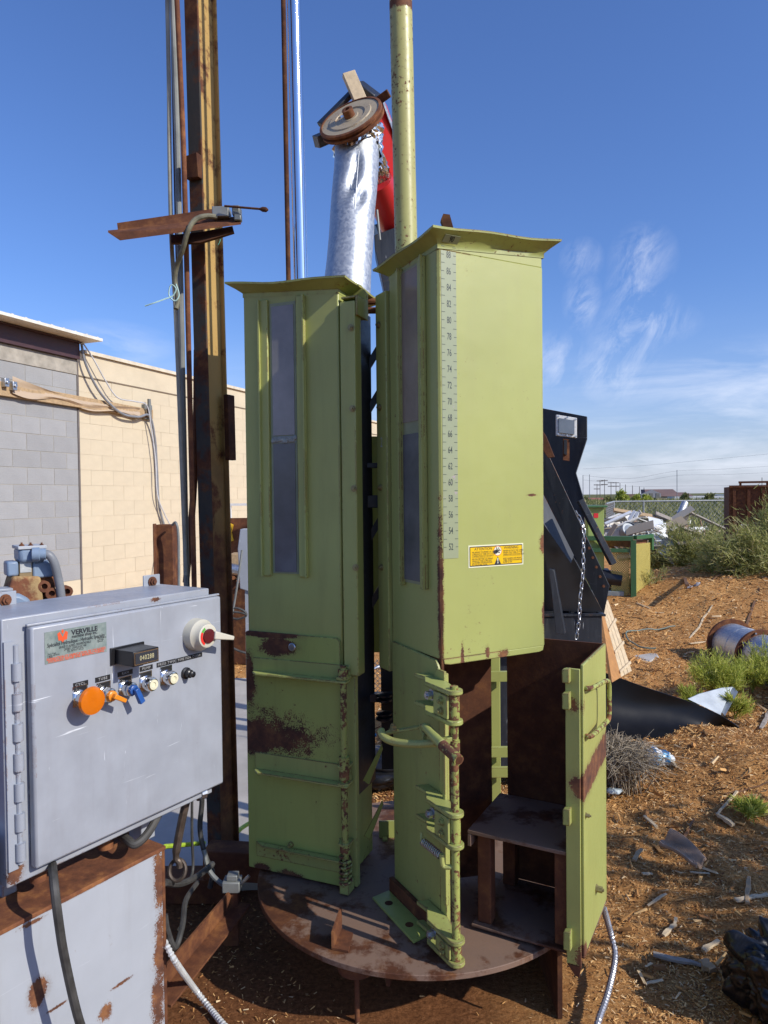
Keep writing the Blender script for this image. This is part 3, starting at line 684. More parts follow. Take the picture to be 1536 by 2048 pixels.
# side channel with bolts
a, b, zl, zh = rect_uz(FL, -.005, 681, 605, 722, 1352)
zc0 = hit(FL, 1, 0, 700, 1350).z; zc1 = hit(FL, 1, 0, 700, 603).z
d = MB(FL); d.box(WL_ + .008, WL_ + .066, -.01, .045, zc0, zc1); d.build('side_channel', M['green'], lu, bevel=.004)
for y in (655, 817, 977, 1135):
    c = hit(FL, 1, -.011, 702 + (y - 655) * .02, y); hexbolt(FL, (c.x, -.0105, c.z), (0, -1, 0), .009, .008, 'bolt', lu)
d = MB(FL); d.box(WL_ + .001, WL_ + .011, .05, .26, TZ + .3, 2.34); d.build('gap_shade_plate', M['black'], lu)  # black plate standing in for the deep shade between the tubes
# chamfered head plate behind channel
zz = lambda x, y, v: hit(FL, 1, v, x, y)
P = [zz(688, 640, .10), zz(690, 575, .10), zz(705, 563, .10), zz(722, 570, .10), zz(735, 588, .10), zz(735, 640, .10)]
d = MB(FL); d.plate([(q.x, q.z) for q in P], .095, .107); d.build('head_plate', M['green'], lu, bevel=.002)
a = zz(684, 606, -.0); b = zz(719, 603, -.0)
d = MB(FL); d.box(WL_ + .010, WL_ + .064, .0, .09, zc1 + .012, zc1 + .020).box(WL_ + .0665, WL_ + .074, -.005, .09, zc1 - .05, zc1 + .020); d.build('channel_cap', M['green_worn'], lu, bevel=.002)
# lower hinge: rod, brackets, spring
ru, rv = WL_ + .018, -.036
zr0, zr1 = TZ + .03, hit(FL, 1, rv, 703, 1333).z
d = MB(FL); d.cyl((ru, rv, zr0), (ru, rv, zr1), .0115, 14); d.build('pivot_rod', M['green_rod'], lu)
for y in (1358, 1535, 1570, 1690, 1770):
    c = hit(FL, 1, rv, 703, y); d = MB(FL); d.flat([(WL_ - .03, .0), (WL_ + .035, .0), (WL_ + .037, -.04), (WL_ + .018, -.056), (WL_ - .003, -.05), (WL_ - .01, -.02)], c.z - .005, c.z + .005)
    d.build('rod_bracket', M['green_worn'], lu, bevel=.0015)
for y0, y1 in ((1340, 1358), (1515, 1560), (1690, 1706)):
    z0_, z1_ = hit(FL, 1, rv, 703, y1).z, hit(FL, 1, rv, 703, y0).z
    d = MB(FL); d.cyl((ru, rv, z0_), (ru, rv, z1_), .0185, 16); d.build('collar', M['green_rod'], lu)
z0_, z1_ = hit(FL, 1, rv, 705, 1772).z, hit(FL, 1, rv, 705, 1714).z
d = MB(FL); d.coil((ru, rv, z0_), (ru, rv, z1_), .020, 5.5, .0045); d.build('coil_spring', M['green_rod'], lu)
d = MB(FL); d.box(WL_ + .0, WL_ + .035, -.05, -.0, TZ + .008, TZ + .05); d.build('rod_foot', M['green_worn'], lu, bevel=.002)
d = MB(FL); d.box(WL_ + .008, WL_ + .045, .004, .03, zb, zc0 - .004); d.build('door_edge_bar', M['green'], lu, bevel=.003)
for y in (1510, 1620):
    c = hit(FL, 0, WL_ + .02, 725, y); d = MB(FL); d.prism([(WL_ + .046, .06, c.z - .07), (WL_ + .11, .08, c.z + .06), (WL_ + .11, .09, c.z + .04), (WL_ + .06, .08, c.z - .09)], (0, .008, 0)); d.build('gusset_fin', M['green_low'], lu)
# tie arm to the other tube
for y, t in ((930, .012), (1000, .03), (1392, .02)):
    c = U(735, y, 2.72); d = MB(); d.box(-.075, .03, 2.70, 2.74, c.z - t, c.z + t * .6); d.build('tie_bar', M['black'], lu, bevel=.002)
# ================================================================== RIGHT TUBE UNIT
oR = (.175, 2.22); FR = frame(oR, .88, .47); WR = .424; DR = .315; topR = H + .783; botR = H - .535
rroot = (oR[0], oR[1], TZ)
def fr(u, v, z): return tuple(FR @ Vector((u, v, z)))
pz = lambda x, y: hit(FR, 1, 0, x, y)
st = [(fr(pz(1088, 1090).x, 0, pz(1085, 1090).z), (.02, .04, .035), .2), (fr(WR, 0, pz(1090, 1230).z), (.012, .03, .06), .22), (fr(pz(925, 1315).x, 0, pz(925, 1315).z), (.006, .05, .04), .2),
      (fr(pz(1005, 1310).x, 0, pz(1005, 1310).z), (.02, .05, .015), .3), (fr(pz(975, 1310).x, 0, pz(975, 1305).z), (.008, .05, .02), .25), (fr(0, 0, pz(886, 1200).z), (.01, .03, .25), .3), (fr(pz(1063, 990).x, 0, pz(1063, 990).z), (.018, .05, .004), .15)]
M['green_sleeve'] = paint('green_sleeve_paint', GREEN, chips=.745, edge=1.0, seed=11, stains=st, root=rroot, dirtamt=.14, dirt=(.30, .27, .12), var=.06, rb=1.0)  # base green with rust stains and streaked dirt
rr_ = thing('bagging_tube', 'right green bagging tube with inch scale, yellow warning sign and lower door swung open', 'bagging machine', rroot, group='bagging tubes on the turntable')
d = MB(FR); pts = [(0, 0), (WR, 0), (WR, DR), (0, DR)]
rd = .02
plan = arc(rd * .35, rd * .35, rd * .35, 270, 180, 4)
d.flat([(.008, 0), (WR - .008, 0), (WR, .008), (WR, DR), (0, DR), (0, .008)], botR + .02, topR - .016).add([(0.001, DR - .001, topR - .016), (0.001, .009, topR - .016), (.009, .001, topR - .016), (WR - .009, .001, topR - .016), (WR - .001, .009, topR - .016), (WR - .001, DR - .001, topR - .016), (0.001, DR - .001, topR - .012), (0.001, .009, topR), (.009, .001, topR), (WR - .009, .001, topR + .028), (WR - .001, .009, topR + .028), (WR - .001, DR - .001, topR + .012)], [(0, 1, 2, 3, 4, 5)[::-1], (6, 7, 8, 9, 10, 11)] + [(i, (i + 1) % 6, 6 + (i + 1) % 6, 6 + i) for i in range(6)])
d.plate([(.008, botR + .0205), (WR - .008, botR + .0205), (WR - .012, botR + .004), (WR - .03, botR), (.035, botR), (.012, botR + .004)], .0, .006)
sl_ = d.build('sleeve', M['green_sleeve'], rr_, bevel=.005)
FRs = FR.copy(); FRs[2][0] = .075; FRs[2][1] = -.05
flare(FRs, 0, WR, 0, DR, topR, .042, .030, 'roof_flange', M['green_worn'], rr_, 2)
# height scale decal
m, nt, p = newmat('worn_scale_decal'); co = coord(nt); k = MR(nt, M_(nt, 'ADD', NOISE(nt, co, 70, 8, .7), M_(nt, 'MULTIPLY', NOISE(nt, co, 6, 3), .5)), .92, .96)
nt.links.new(MIX(nt, k, (.31, .345, .21), (.40, .33, .34)), p.inputs['Base Color']); p.inputs['Roughness'].default_value = .3; M['decal'] = m
s0 = pz(884, 800).x; s1 = pz(914, 800).x; s0 = max(s0, .009)
zt_ = pz(898, 464).z; zb_ = pz(900, 1117).z; zt_ = min(zt_, topR - .018)
dc = MB(FR).box(s0, s1, -.0012, -.0002, zb_, zt_).build('height_scale', M['decal'], rr_)
z90, z52 = pz(898, 478).z, pz(903, 1094).z; dz = (z90 - z52) / 38
d = MB(FR); sw = s1 - s0
for i, n_ in enumerate(range(52, 90)):
    z = z52 + dz * (n_ - 52)
    if n_ % 2 == 0:
        d.text(str(n_), ((s0 + s1) / 2, -.0016, z), .027 * .62, .030, bold=.01)
        d.box(s0 + .001, s0 + .011, -.0018, -.0014, z - .0007, z + .0007); d.box(s1 - .010, s1 - .001, -.0018, -.0014, z - .0007, z + .0007)
    else:
        d.box(s0 + .001, s0 + .013, -.0018, -.0014, z - .0007, z + .0007); d.box(s1 - .013, s1 - .001, -.0018, -.0014, z - .0007, z + .0007)
d.build('printed_numbers', plain('grey_ink', (.035, .05, .045), .5, 0, .1, 10, 0), dc, smooth=0, fixn=False)
dp = MB(FR); dY = Vector((0, -.80, .60)); c9 = Vector(((s0 + s1) / 2, -.019, topR + .0125)); hx9 = Vector(((s1 - s0) / 2, 0, 0)); dp.prism([c9 - hx9 - dY * .014, c9 + hx9 - dY * .014, c9 + hx9 + dY * .014, c9 - hx9 + dY * .014], (0, .0006, .0008)); dp.build('decal_top', M['decal'], dc)
d = MB(FR); d.text('90', c9 + Vector((0, -.0012, -.0010)), .027 * .62, .028, Y=dY, bold=.012); d.build('printed_number', M['ink'], dc, smooth=0, fixn=False)
# warning sign
A = [pz(936, 1091), pz(1046, 1086), pz(1046, 1130), pz(937, 1135)]
x0 = (A[0].x + A[3].x) / 2; x1 = (A[1].x + A[2].x) / 2; z1 = (A[0].z + A[1].z) / 2; z0 = (A[2].z + A[3].z) / 2; wX = x1 - x0; hZ = z1 - z0
ws = MB(FR).box(x0, x1, -.0012, -.0002, z0, z1).build('warning_sign', plain('sign_white', (.80, .80, .55), .3, 0, .02, 5, 0), rr_)
MB(FR).box(x0 + .004, x1 - .004, -.0016, -.0013, z0 + .004, z1 - .004).build('sign_border', M['ink'], ws)
MB(FR).box(x0 + .007, x1 - .007, -.0020, -.0017, z0 + .007, z1 - .007).build('sign_field', plain('sign_yellow', (.85, .52, .005), .35, 0, .02, 5, 0), ws)
d = MB(FR); th = .0075
def tx(s, fx, fz, h=th, sx=1.0, al='C'): d.text(s, (x0 + wX * fx, -.0024, z0 + hZ * fz), h * sx, h, align=al)
tx('ATTENTION', .26, .82, .0125); tx('WARNING', .77, .82, .0125)
for i, s in enumerate(['NE JAMAIS TOURNER LA TABLE', 'LORSQUE LE TUBE DU COTE DE', "L'OPERATEUR EST EN HAUT"]): tx(s, .06, .68 - i * .09, th, .92, 'L')
for i, s in enumerate(['NE PAS METTRE LES MAINS', 'DANS LE TUBE LORSQUE', 'LA POMPE HYDRAULIQUE', 'EST EN FONCTION']): tx(s, .06, .37 - i * .085, th, .92, 'L')
for i, s in enumerate(['NEVER ROTATE THE TABLE', 'WHEN THE TUBE AT THE', "OPERATOR'S STATION IS UP"]): tx(s, .62, .68 - i * .09, th, .92, 'L')
for i, s in enumerate(['KEEP HANDS OFF FROM', 'TUBE WHEN HYDRAULIC', 'PUMP IS ON']): tx(s, .62, .33 - i * .085, th, .92, 'L')
for fx in (.06, .62): d.box(x0 + wX * fx, x0 + wX * (fx + .33), -.0024, -.0021, z0 + hZ * .44, z0 + hZ * .44 + .0006)
cx_, cz_ = x0 + wX * .52, z0 + hZ * .27
d.add([(cx_ - .014, -.0023, cz_ - .014), (cx_ + .014, -.0023, cz_ - .014), (cx_, -.0023, cz_ + .013)], [(0, 1, 2)])
d.build('printed_text', M['ink'], ws, smooth=0, fixn=False)
d = MB(FR); hx, hz = cx_, z0 + hZ * .70
def disc(b, r, v, n=24): b.add([(hx + r * math.cos(2 * PI * i / n), v, hz + r * math.sin(2 * PI * i / n)) for i in range(n)], [tuple(range(n))])
disc(d, .0165, -.0023); d.build('hand_symbol_ring', plain('sign_red', (.65, .10, .03), .4, 0, .02, 5, 0), ws, smooth=0, fixn=False)
d = MB(FR); disc(d, .0148, -.0025); d.text('!', (cx_, -.0027, cz_ - .002), .024, .024, bold=.03); d.build('hand_symbol_field', plain('sign_cream', (.8, .78, .6), .4, 0, .02, 5, 0), ws, smooth=0, fixn=False)
d = MB(FR); d.add([(hx - .009 + .009 * math.cos(a_ * .5236), -.0028, hz - .003 + .0065 * math.sin(a_ * .5236)) for a_ in range(12)], [tuple(range(12))])
for (ax_, az_) in ((-.004, .012), (.005, .011), (.010, .006), (.012, .001), (.009, -.006)):
    P_ = Vector((hx - .008, -.0028, hz - .003)); Q_ = Vector((hx + ax_, -.0028, hz + az_)); n_ = (Q_ - P_).normalized(); n_ = Vector((-n_.z, 0, n_.x)) * .0014
    d.add([P_ - n_, P_ + n_, Q_ + n_, Q_ - n_], [(0, 1, 2, 3)])
d.build('hand_symbol', M['ink'], ws, smooth=0, fixn=False)
# left face window and strips (u = 0 plane, outside is -u)
lz = lambda x, y, u=0: hit(FR, 0, u, x, y)
zt_ = lz(820, 535).z; zb_ = lz(825, 1166).z; va, vb = lz(806, 800).y, lz(840, 800).y; zm = lz(822, 856).z
wf = MB(FR).box(-.004, -.0005, vb - .006, va + .006, zb_, zt_).build('window_frame', plain('window_backing2', (.26, .27, .15), .5), rr_)
MB(FR).box(-.0065, -.0045, vb + .0, va - .0, zm + .02, zt_ - .01).build('window_pane', M['pane_tan_refl'], wf)
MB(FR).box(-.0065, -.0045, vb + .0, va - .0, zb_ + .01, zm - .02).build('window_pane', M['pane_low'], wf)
for x in (803, 848):
    c = lz(x, 800).y; s = MB(FR).box(-.012, -.0005, c - .018, c + .018, zb_ - .01, zt_ + .01).build('window_retainer', M['green'], rr_, bevel=.002)
    MB(FR).box(-.022, -.0125, c - .018, c - .012, zb_ - .01, zt_ + .01).build('retainer_lip', M['green'], s)
# side channel with chalk 2
za, zb2 = lz(760, 590).z, lz(768, 1400).z
MB(FR).box(-.012, .05, DR + .008, DR + .085, H - .62, za).build('side_channel', M['green'], rr_, bevel=.004)
for y in (650, 815, 975, 1135):
    c = lz(758 + (y - 650) * .015, y, -.012); hexbolt(FR, (-.0125, DR + .055, c.z), (-1, 0, 0), .009, .008, 'bolt', rr_)
c = lz(767, 885, -.012)
d = MB(FR); d.text('2', (-.0135, DR + .045, c.z), .035, .05, X=(0, -1, 0)); d.build('chalk_number', plain('chalk', (.45, .5, .48), .9, 0, .3, 90, 0), rr_, smooth=0, fixn=False)
# fixed half of the lower tube
zq = lz(783, 1282).z
v0f = .0
P = [(.303, TZ + .02), (.303, lz(785, 1280).z), (.02, lz(872, 1318).z), (.006, lz(880, 1326).z - .01), (.0, lz(882, 1345).z), (.0, TZ + .02)]
MB(FR).side(P, -.010, -.0005).build('lower_side_panel', M['green_low2'] if 'green_low2' in M else M['green_worn'], rr_, bevel=.002)
MB(FR).box(.003, .012, .003, .30, TZ + .02, botR + .12).build('liner_plate', M['rust_in'], rr_)
bx = U(985, 1500, 2.54).x; F2 = frame((FR @ Vector((.012, .30, 0))).to_2d().to_tuple() , bx - (FR @ Vector((.012, .30, 0))).x, 2.56 - (FR @ Vector((.012, .30, 0))).y)
wB = math.hypot(bx - F2[0][3], 2.56 - F2[1][3])
MB(F2).box(0, wB, 0, .008, TZ + .02, botR + .15).build('back_plate', M['rust_in'], rr_)
MB(F2).box(wB - .03, wB, .0085, .03, TZ + .02, botR + .15).build('back_plate_edge', M['green'], rr_)
# vertical flange bars at the panel front edge
MB(FR).box(-.012, .004, -.035, -.002, TZ + .05, lz(890, 1345).z).build('front_flange', M['green'], rr_, bevel=.002)
MB(FR).box(-.030, -.018, -.060, -.045, TZ + .14, lz(895, 1470).z).build('flange_bar', M['green'], rr_, bevel=.002)
# corner gusset at the top
c = hit(FR, 0, -.03, 880, 1330)
MB(FR).side([(.03, lz(850, 1345).z - .05), (.03, lz(850, 1345).z - .02), (-.0, lz(880, 1322).z - .02), (-.045, lz(880, 1322).z - .02), (-.045, lz(880, 1370).z - .01)], -.02, -.0105).build('corner_gusset', M['green_worn'], rr_, bevel=.002)
# hinge rod with lugs
Yr = 2.075; pr = FR.inverted() @ U(909, 1500, Yr); pu, pv = pr.x, pr.y
zr = lambda y: U(911, y, Yr).z
MB(FR).cyl((pu, pv, TZ + .015), (pu, pv, zr(1372)), .0125, 14).build('pivot_rod', M['green_rod'], rr_)
for y0, y1 in ((1385, 1440), (1480, 1520), (1630, 1690), (1880, 1935)):
    MB(FR).cyl((pu, pv, max(TZ + .017, zr(y1))), (pu, pv, zr(y0)), .0165, 16).build('collar', M['green_rod'], rr_)
for i, y in enumerate((1383, 1443, 1627, 1690, 1880, 1944)):
    z = max(zr(y), TZ + .02)
    L = .20 if i == 0 else .13
    up = [(-.0108, .07), (-.050, .085), (-.045, .03), (pu - .028, -.02), (pu - .026, pv)] + [(pu + .026 * math.cos(R(a_)), pv + .026 * math.sin(R(a_))) for a_ in range(200, 345, 24)] + [(pu + .026, pv), (pu + .02, pv + .04), (-.0108, -.04)]
    MB(FR).flat(up, z - .007, z + .007).build('hinge_lug', M['green_worn'], rr_, bevel=.0025)
for y0, y1 in ((1390, 1437), (1634, 1684), (1888, 1938)):
    z0, z1 = max(zr(y1), TZ + .03), zr(y0); bp_ = MB(FR).box(pu - .026, pu - .016, pv - .0, pv + .075, z0, z1).build('hinge_plate', M['green_worn'], rr_, bevel=.002)
    for t in (.28, .72): hexbolt(FR, (pu - .0265, pv + .030, z0 + (z1 - z0) * t), (-1, -.15, 0), .0095, .010, 'green_worn', bp_)
    hexbolt(FR, (pu - .02, pv + .09, z0 + (z1 - z0) * .75), (-1, 0, 0), .013, .02, 'steel', rr_, 'spring_bolt')
# lever handle
hz_ = zr(1478)
P = [U(918, 1521, 1.93), U(885, 1490, 2.0), U(865, 1470, 2.06), U(848, 1452, 2.12)]
d = MB(); d.tube([P[0], P[1]], .0155, 18); hd = d.build('lever_tube', M['green_rod'], rr_)
q = P[0] + (P[0] - P[1]).normalized() * .0006; MB().cyl(q, q + (P[0] - P[1]).normalized() * .0003, .0115, 16).build('tube_bore', M['rust_d'], hd)
d = MB(); d.tube(P[1:], [.0155, .013, .011], 12); 
d.tube(smoothpath([U(762, 1461, 2.20), U(768, 1474, 2.17), U(790, 1484, 2.14), U(830, 1488, 2.10), U(872, 1486, 2.07)], 5), .0125, 8)
d.beam(U(772, 1466, 2.22), U(842, 1453, 2.19), .018, .010); d.beam(U(848, 1450, 2.13), U(878, 1484, 2.04), .03, .012); d.beam(U(842, 1453, 2.16), U(850, 1476, 2.10), .01, .02)
d.beam(U(872, 1486, 2.07), U(905, 1478, 2.075), .02, .018)
d.build('lever_fork', M['green_worn'], rr_, bevel=.002)
c = U(786, 1459, 2.20); hexbolt(Matrix(), c, (0, 0, 1), .010, .014, 'bolt', rr_)
# spring and hooked pin
a = U(846, 1683, 2.17); b = U(882, 1712, 2.09)
MB().coil(a, b, .011, 11, .0021, 5).build('tension_spring', M['steel'], rr_)
MB().tube([U(843, 1665, 2.19), U(843, 1684, 2.18)], .005, 8).tube(smoothpath([U(884, 1708, 2.08), U(884, 1722, 2.08), U(888, 1733, 2.08), U(905, 1734, 2.075)], 4), .0075, 10).build('spring_hook', M['green'], rr_)
# foot angle
q = [FR @ Vector(p_) for p_ in ((-.029, .31, 0), (-.10, .30, 0), (-.10, .02, 0), (-.029, .03, 0))]
ft = MB().flat([(p_.x, p_.y) for p_ in q], TZ + .001, TZ + .009).build('foot_plate', M['green_low'], rr_, bevel=.001)
for v_ in (.24, .10): c = FR @ Vector((-.068, v_, TZ + .009)); MB().cyl(c, c + Vector((0, 0, .0006)), .014, 16).build('bolt_hole', M['rust_d'], ft)
MB(FR).box(-.028, -.012, -.06, .31, TZ + .002, TZ + .055).build('foot_upstand', M['rust'], rr_, bevel=.001)

# swung open half (door shell)
J = U(1168, 1640, 2.09); FD = frame((J.x, J.y), .88, -.47)   # u to the right (0 = outer side), v back
dz_ = lambda x, y, u=0: hit(FD, 0, u, x, y)
zT = H - .505; zB = TZ + .02
zTf = H - .505; 
st = [(tuple(FD @ Vector((0, .02 + .325 * t_, dz_(1169, 1572).z * (1 - t_) + dz_(1205, 1497).z * t_))), (.05, .05, .046), .05) for t_ in (0, .12, .24, .36, .48, .6, .72, .84, .96)] + [ (tuple(FD @ Vector((0, 0, zB))), (.03, .03, .04), .2), (tuple(FD @ Vector((-.02, 0, zT - .12))), (.02, .01, .03), .3)]
M['green_door'] = paint('green_door_paint', GREEN, chips=.72, edge=1.1, seed=21, stains=st, root=rroot, dirtamt=.15)
ds = MB(FD).side([(0, zB), (0, zT), (.34, zT), (.34, zB)], -.008, 0).build('door_side', M['green_door'], rr_, bevel=.002)
MB(FD).box(-.011, -.0085, .01, .332, zB + .01, zT - .001).build('side_lining', M['rust_in'], ds)
bpD = MB(FD).box(-.345, -.0085, .332, .340, zB, zT).build('door_back', M['rust_in'], rr_)
MB(FD).box(-.345, -.345 + .04, .3405, .37, zB, zT).build('back_edge_channel', M['green'], rr_, bevel=.002)
MB(FD).box(-.36, -.0, .0, .331, zB - .008, zB).build('floor_plate', M['disc'], rr_, bevel=.002)
jb = MB(FD).box(-.052, -.0085, -.008, .0, zB - .03, zT - .012).build('door_jamb', M['green_door'], rr_, bevel=.002)
MB(FD).prism([(-.050, -.008, zB - .031), (-.0085, -.008, zB - .031), (-.015, -.008, zB - .065), (-.028, -.008, zB - .06)], (0, .008, 0)).build('bent_tip', M['rust'], jb)
for y, hh in ((1350, .022), (1400, .026), (1632, .026), (1880, .03)):
    c = hit(FD, 1, -.01, 1147 + (y - 1350) * .022, y); 
    MB(FD).prism([(-.056, -.008, c.z - hh), (-.034, -.008, c.z - hh), (-.034, -.008, c.z + hh), (-.056, -.008, c.z + hh * .8)], (0, -.024, 0)).build('latch_block', M['green_worn'], rr_, bevel=.003)
P = [dz_(1167, 1390, .0), dz_(1167, 1390, .035), dz_(1200, 1398, .045), dz_(1205, 1402, .045), dz_(1206, 1470, .045), dz_(1202, 1480, .045), dz_(1168, 1478, .035), dz_(1168, 1478, .0)]
Pz = [P[0].z, P[0].z, P[2].z - .0, P[2].z - .01, P[4].z, P[5].z, P[6].z, P[6].z]
vv = [.02, .022, .10, .108, .108, .10, .022, .02]; uu = [0, .04, .045, .045, .045, .045, .04, 0]
zh0, zh1 = dz_(1185, 1393, .03).z, dz_(1185, 1480, .03).z
pth = smoothpath([(0, .02, zh0 + .012), (.018, .03, zh0 + .012), (.034, .16, zh0 + .004), (.038, .19, zh0 - .012), (.038, .195, (zh0 + zh1) / 2), (.038, .19, zh1 + .012), (.034, .16, zh1), (.018, .03, zh1 - .004), (0, .02, zh1 - .004)], 4)
MB(FD).tube(pth, .0075, 10).build('pull_handle', M['green_rod'], rr_)
c = dz_(1192, 1777); hexbolt(FD, (.0, c.y, c.z), (1, 0, 0), .010, .02, 'bolt', rr_)
c = dz_(1170, 1632); hexbolt(FD, (.0, .02, c.z), (1, 0, 0), .006, .012, 'bolt', rr_)
# inner platform with legs
pt = MB(FD).box(-.372, -.012, .002, .325, .560, .572).box(-.372, -.360, .002, .325, .52, .5595).build('inner_platform', M['disc'], rr_, bevel=.002)
for u0, v0 in ((-.345, .02), (-.095, .02), (-.345, .27), (-.095, .27)):
    MB(FD).box(u0, u0 + .045, v0, v0 + .045, zB + .001, .5595).build('platform_leg', M['rust'], rr_, bevel=.003)
# green frame posts seen behind the opening
for x, yv in ((992, 2.95), (978, 2.98)):
    a = U(x, 1500, yv); MB().box(a.x - .02, a.x + .02, yv, yv + .04, TZ + .002, H - .45).build('rear_post', M['green'], rr_, bevel=.003)
for y in (1350, 1500, 1540):
    a = U(990, y, 2.93); MB().box(a.x - .05, a.x + .06, 2.90, 2.92, a.z - .02, a.z + .02).build('rear_crossbar', M['green'], rr_)
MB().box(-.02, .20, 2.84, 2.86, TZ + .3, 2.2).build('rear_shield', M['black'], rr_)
a = U(745, 1240, 2.95); MB().box(a.x - .05, a.x + .12, 2.95, 2.97, U(745, 1305, 2.95).z, 1.9).build('rear_shield', M['green'], rr_, bevel=.003)
for y in (603, 621):
    a = U(741, y, 2.68); MB().tube([(a.x - .05, 2.68, a.z), (a.x + .06, 2.68, a.z)], .012, 10).build('cross_rod', M['rust'], rr_)
for y in (700, 790, 1050, 1190):
    a = U(738, y, 2.72); MB().beam((a.x - .03, 2.74, a.z - .1), (a.x + .05, 2.74, a.z + .03), .02, .025).build('inner_lever', M['black'], rr_)
# knob feet between the tubes
for y in (1395, 1432):
    a = U(768, y, 2.65); MB().lathe((a.x, a.y, a.z), (0, 0, 1), [(.012, -.02), (.03, -.012), (.03, -.004), (.018, 0), (.03, .006), (.03, .012), (.012, .016)], 18).build('rubber_roller', M['blackplain'], rr_)
MB(FR).beam((.10, .2, topR + .02), (.12, .2, topR + .09), .02, .012).build('roof_tab', M['rust_d'], rr_)
a = U(895, 438, 2.42); MB().prism([(a.x - .012, a.y, a.z - .03), (a.x + .02, a.y, a.z - .03), (a.x + .008, a.y, a.z + .015), (a.x - .014, a.y, a.z + .018), (a.x - .022, a.y, a.z + .0)], (0, .03, 0)).build('roof_tab', M['rust_d'], rr_)

# ================================================================== MAST, CYLINDER RODS
a = U(812, 480, 2.76); b = U(800, -60, 2.76)
ms = thing('mast_pole', 'tall yellow green painted steel pole rising behind the right tube roof', 'pole', (a.x, a.y, TZ))
stm = [((a.x, 2.72, U(800, 15, 2.76).z), (.12, .2, .02), .2)]
M['mast'] = paint('mast_paint', (.44, .42, .15), chips=.60, edge=0, seed=31, stains=stm, root=(a.x, a.y, TZ), dirtamt=.35, dirt=(.22, .15, .06))
d = MB(); dd = (b - a); pb = a + dd * ((TZ - a.z) / dd.z); d.tube([pb, b], .0435, 28); d.build('pole_tube', M['mast'], ms)
MB().lathe(b, dd, [(.043, .0), (.02, .01), (.02, .2)], 16).build('rod_end', M['chrome'], ms)
MB().lathe((pb.x, pb.y, TZ + .001), (0, 0, 1), [(.09, 0), (.09, .015)], 24).build('pole_foot', M['rust'], ms)
a = U(601, 560, 2.86); b = U(585, -80, 2.86)
cr = thing('cylinder_rod', 'shiny chrome hydraulic rod rising from the left tube roof', 'hydraulic rod', (a.x, a.y, TZ + .01))
MB().tube([a - (b - a) * .25, a + (b - a) * 1.5], .0285, 32).build('polished_rod', M['chrome'], cr)
MB().lathe(a - (b - a) * .35, b - a, [(.045, 0), (.045, .25)], 24).build('gland', M['green'], cr)
a = U(577, 560, 2.80); b = U(565, -80, 2.80)
tag(MB().tube([a - (b - a) * .2, a + (b - a) * .28, a + (b - a) * 1.5], .0095, 12).build('thin_pipe', M['rust_d'], origin=a), 'thin dark brown pipe running up beside the chrome rod', 'pipe')
# ================================================================== CONTROL BOX
oC = (-.859, 1.70); FC = frame(oC, .55, .835)
def cq(x, y, v=0): return hit(FC, 1, v, x, y)
cb = thing('control_box', 'grey blue electrical control box with buttons, counter and rotary switch on its door', 'control box', (oC[0], oC[1], .62))
zt = H - .304; zb = H - .891; Wd = .612
st = [(tuple(FC @ Vector((-.03, 0, zb))), (.03, .02, .03), .15), (tuple(FC @ Vector((.40, 0, zt + .015))), (.09, .015, .006), .3)]
M['grey_box'] = paint('control_box_enamel', (.315, .335, .375), chips=.81, vscale=9, edge=.5, rough=.36, seed=3, scratch=.9, dirtamt=.14, var=.09, stains=st, root=(oC[0], oC[1], .62))
MB(FC).box(-.055, Wd - .02, .016, .25, zb - .03, zt + .025).build('enclosure', M['grey_box'], cb, bevel=.004)
dr = MB(FC).box(0, Wd, -.014, .012, zb, zt).build('door', M['grey_box'], cb, bevel=.006)
dl = MB(FC); dl.box(-.004, Wd + .004, -.004, .006, zt + .0005, zt + .007); dl.build('drip_lip', M['grey_box'], cb, bevel=.002)
hg = MB(FC); hg.cyl((-.026, .008, zb + .02), (-.026, .008, zt - .04), .006, 10); hb = hg.build('hinge_pin', M['grey'], cb)
z = zb + .03; i = 0
while z < zt - .06:
    MB(FC).cyl((-.026, .006, z), (-.026, .006, z + .042), .0115, 12).build('hinge_knuckle', M['grey'], hb); z += .072
MB(FC).box(-.053, -.03, .010, .0155, zb + .01, zt - .03).build('hinge_leaf', M['grey'], hb)
for x, y in ((302, 1163), (8, 1200)):
    c = cq(x, y, .24); w2 = .032
    t_ = MB(FC).box(c.x - w2, c.x + w2, .235, .241, zt + .0, c.z + .022).build('mounting_tab', M['grey'], cb, bevel=.002)
    hexbolt(FC, (c.x, .234, c.z - .0), (0, -1, 0), .012, .010, 'rust_b', t_)
# nameplate
m, nt, p = newmat('aluminium_nameplate'); co = coord(nt); nt.links.new(MIX(nt, MR(nt, NOISE(nt, co, 25, 8, .7), .35, .65), (.17, .23, .22), (.33, .38, .35)), p.inputs['Base Color']); p.inputs['Roughness'].default_value = .45; p.inputs['Metallic'].default_value = .25
A = [cq(88, 1265, -.014), cq(212, 1244, -.014), cq(212, 1302, -.014), cq(90, 1330, -.014)]
x0, x1 = (A[0].x + A[3].x) / 2, A[1].x; z1, z0 = (A[0].z + A[1].z) / 2, (A[2].z + A[3].z) / 2; wX, hZ = x1 - x0, z1 - z0
npt = MB(FC).box(x0, x1, -.0152, -.0142, z0, z1).build('nameplate', m, dr)
d = MB(FC)
def tx(s, fx, fz, h, sx=1, bold=0, al='C', wf=None):
    if wf:
        vs_, _ = text_geo(s, bold, 1); tw = max(v[0] for v in vs_) - min(v[0] for v in vs_); sx = wX * wf / tw / h
    d.text(s, (x0 + wX * fx, -.0158, z0 + hZ * fz), h * sx, h, bold=bold, align=al)
tx('VERVILLE', .63, .84, .017, 1.0, .035, wf=.44); tx('machine shop inc.', .63, .715, .0115, 1.05, .02, wf=.42)
tx('Spécialité Hydraulique - Hydraulic Specialty', .5, .57, .0135, .88, .012, wf=.93)
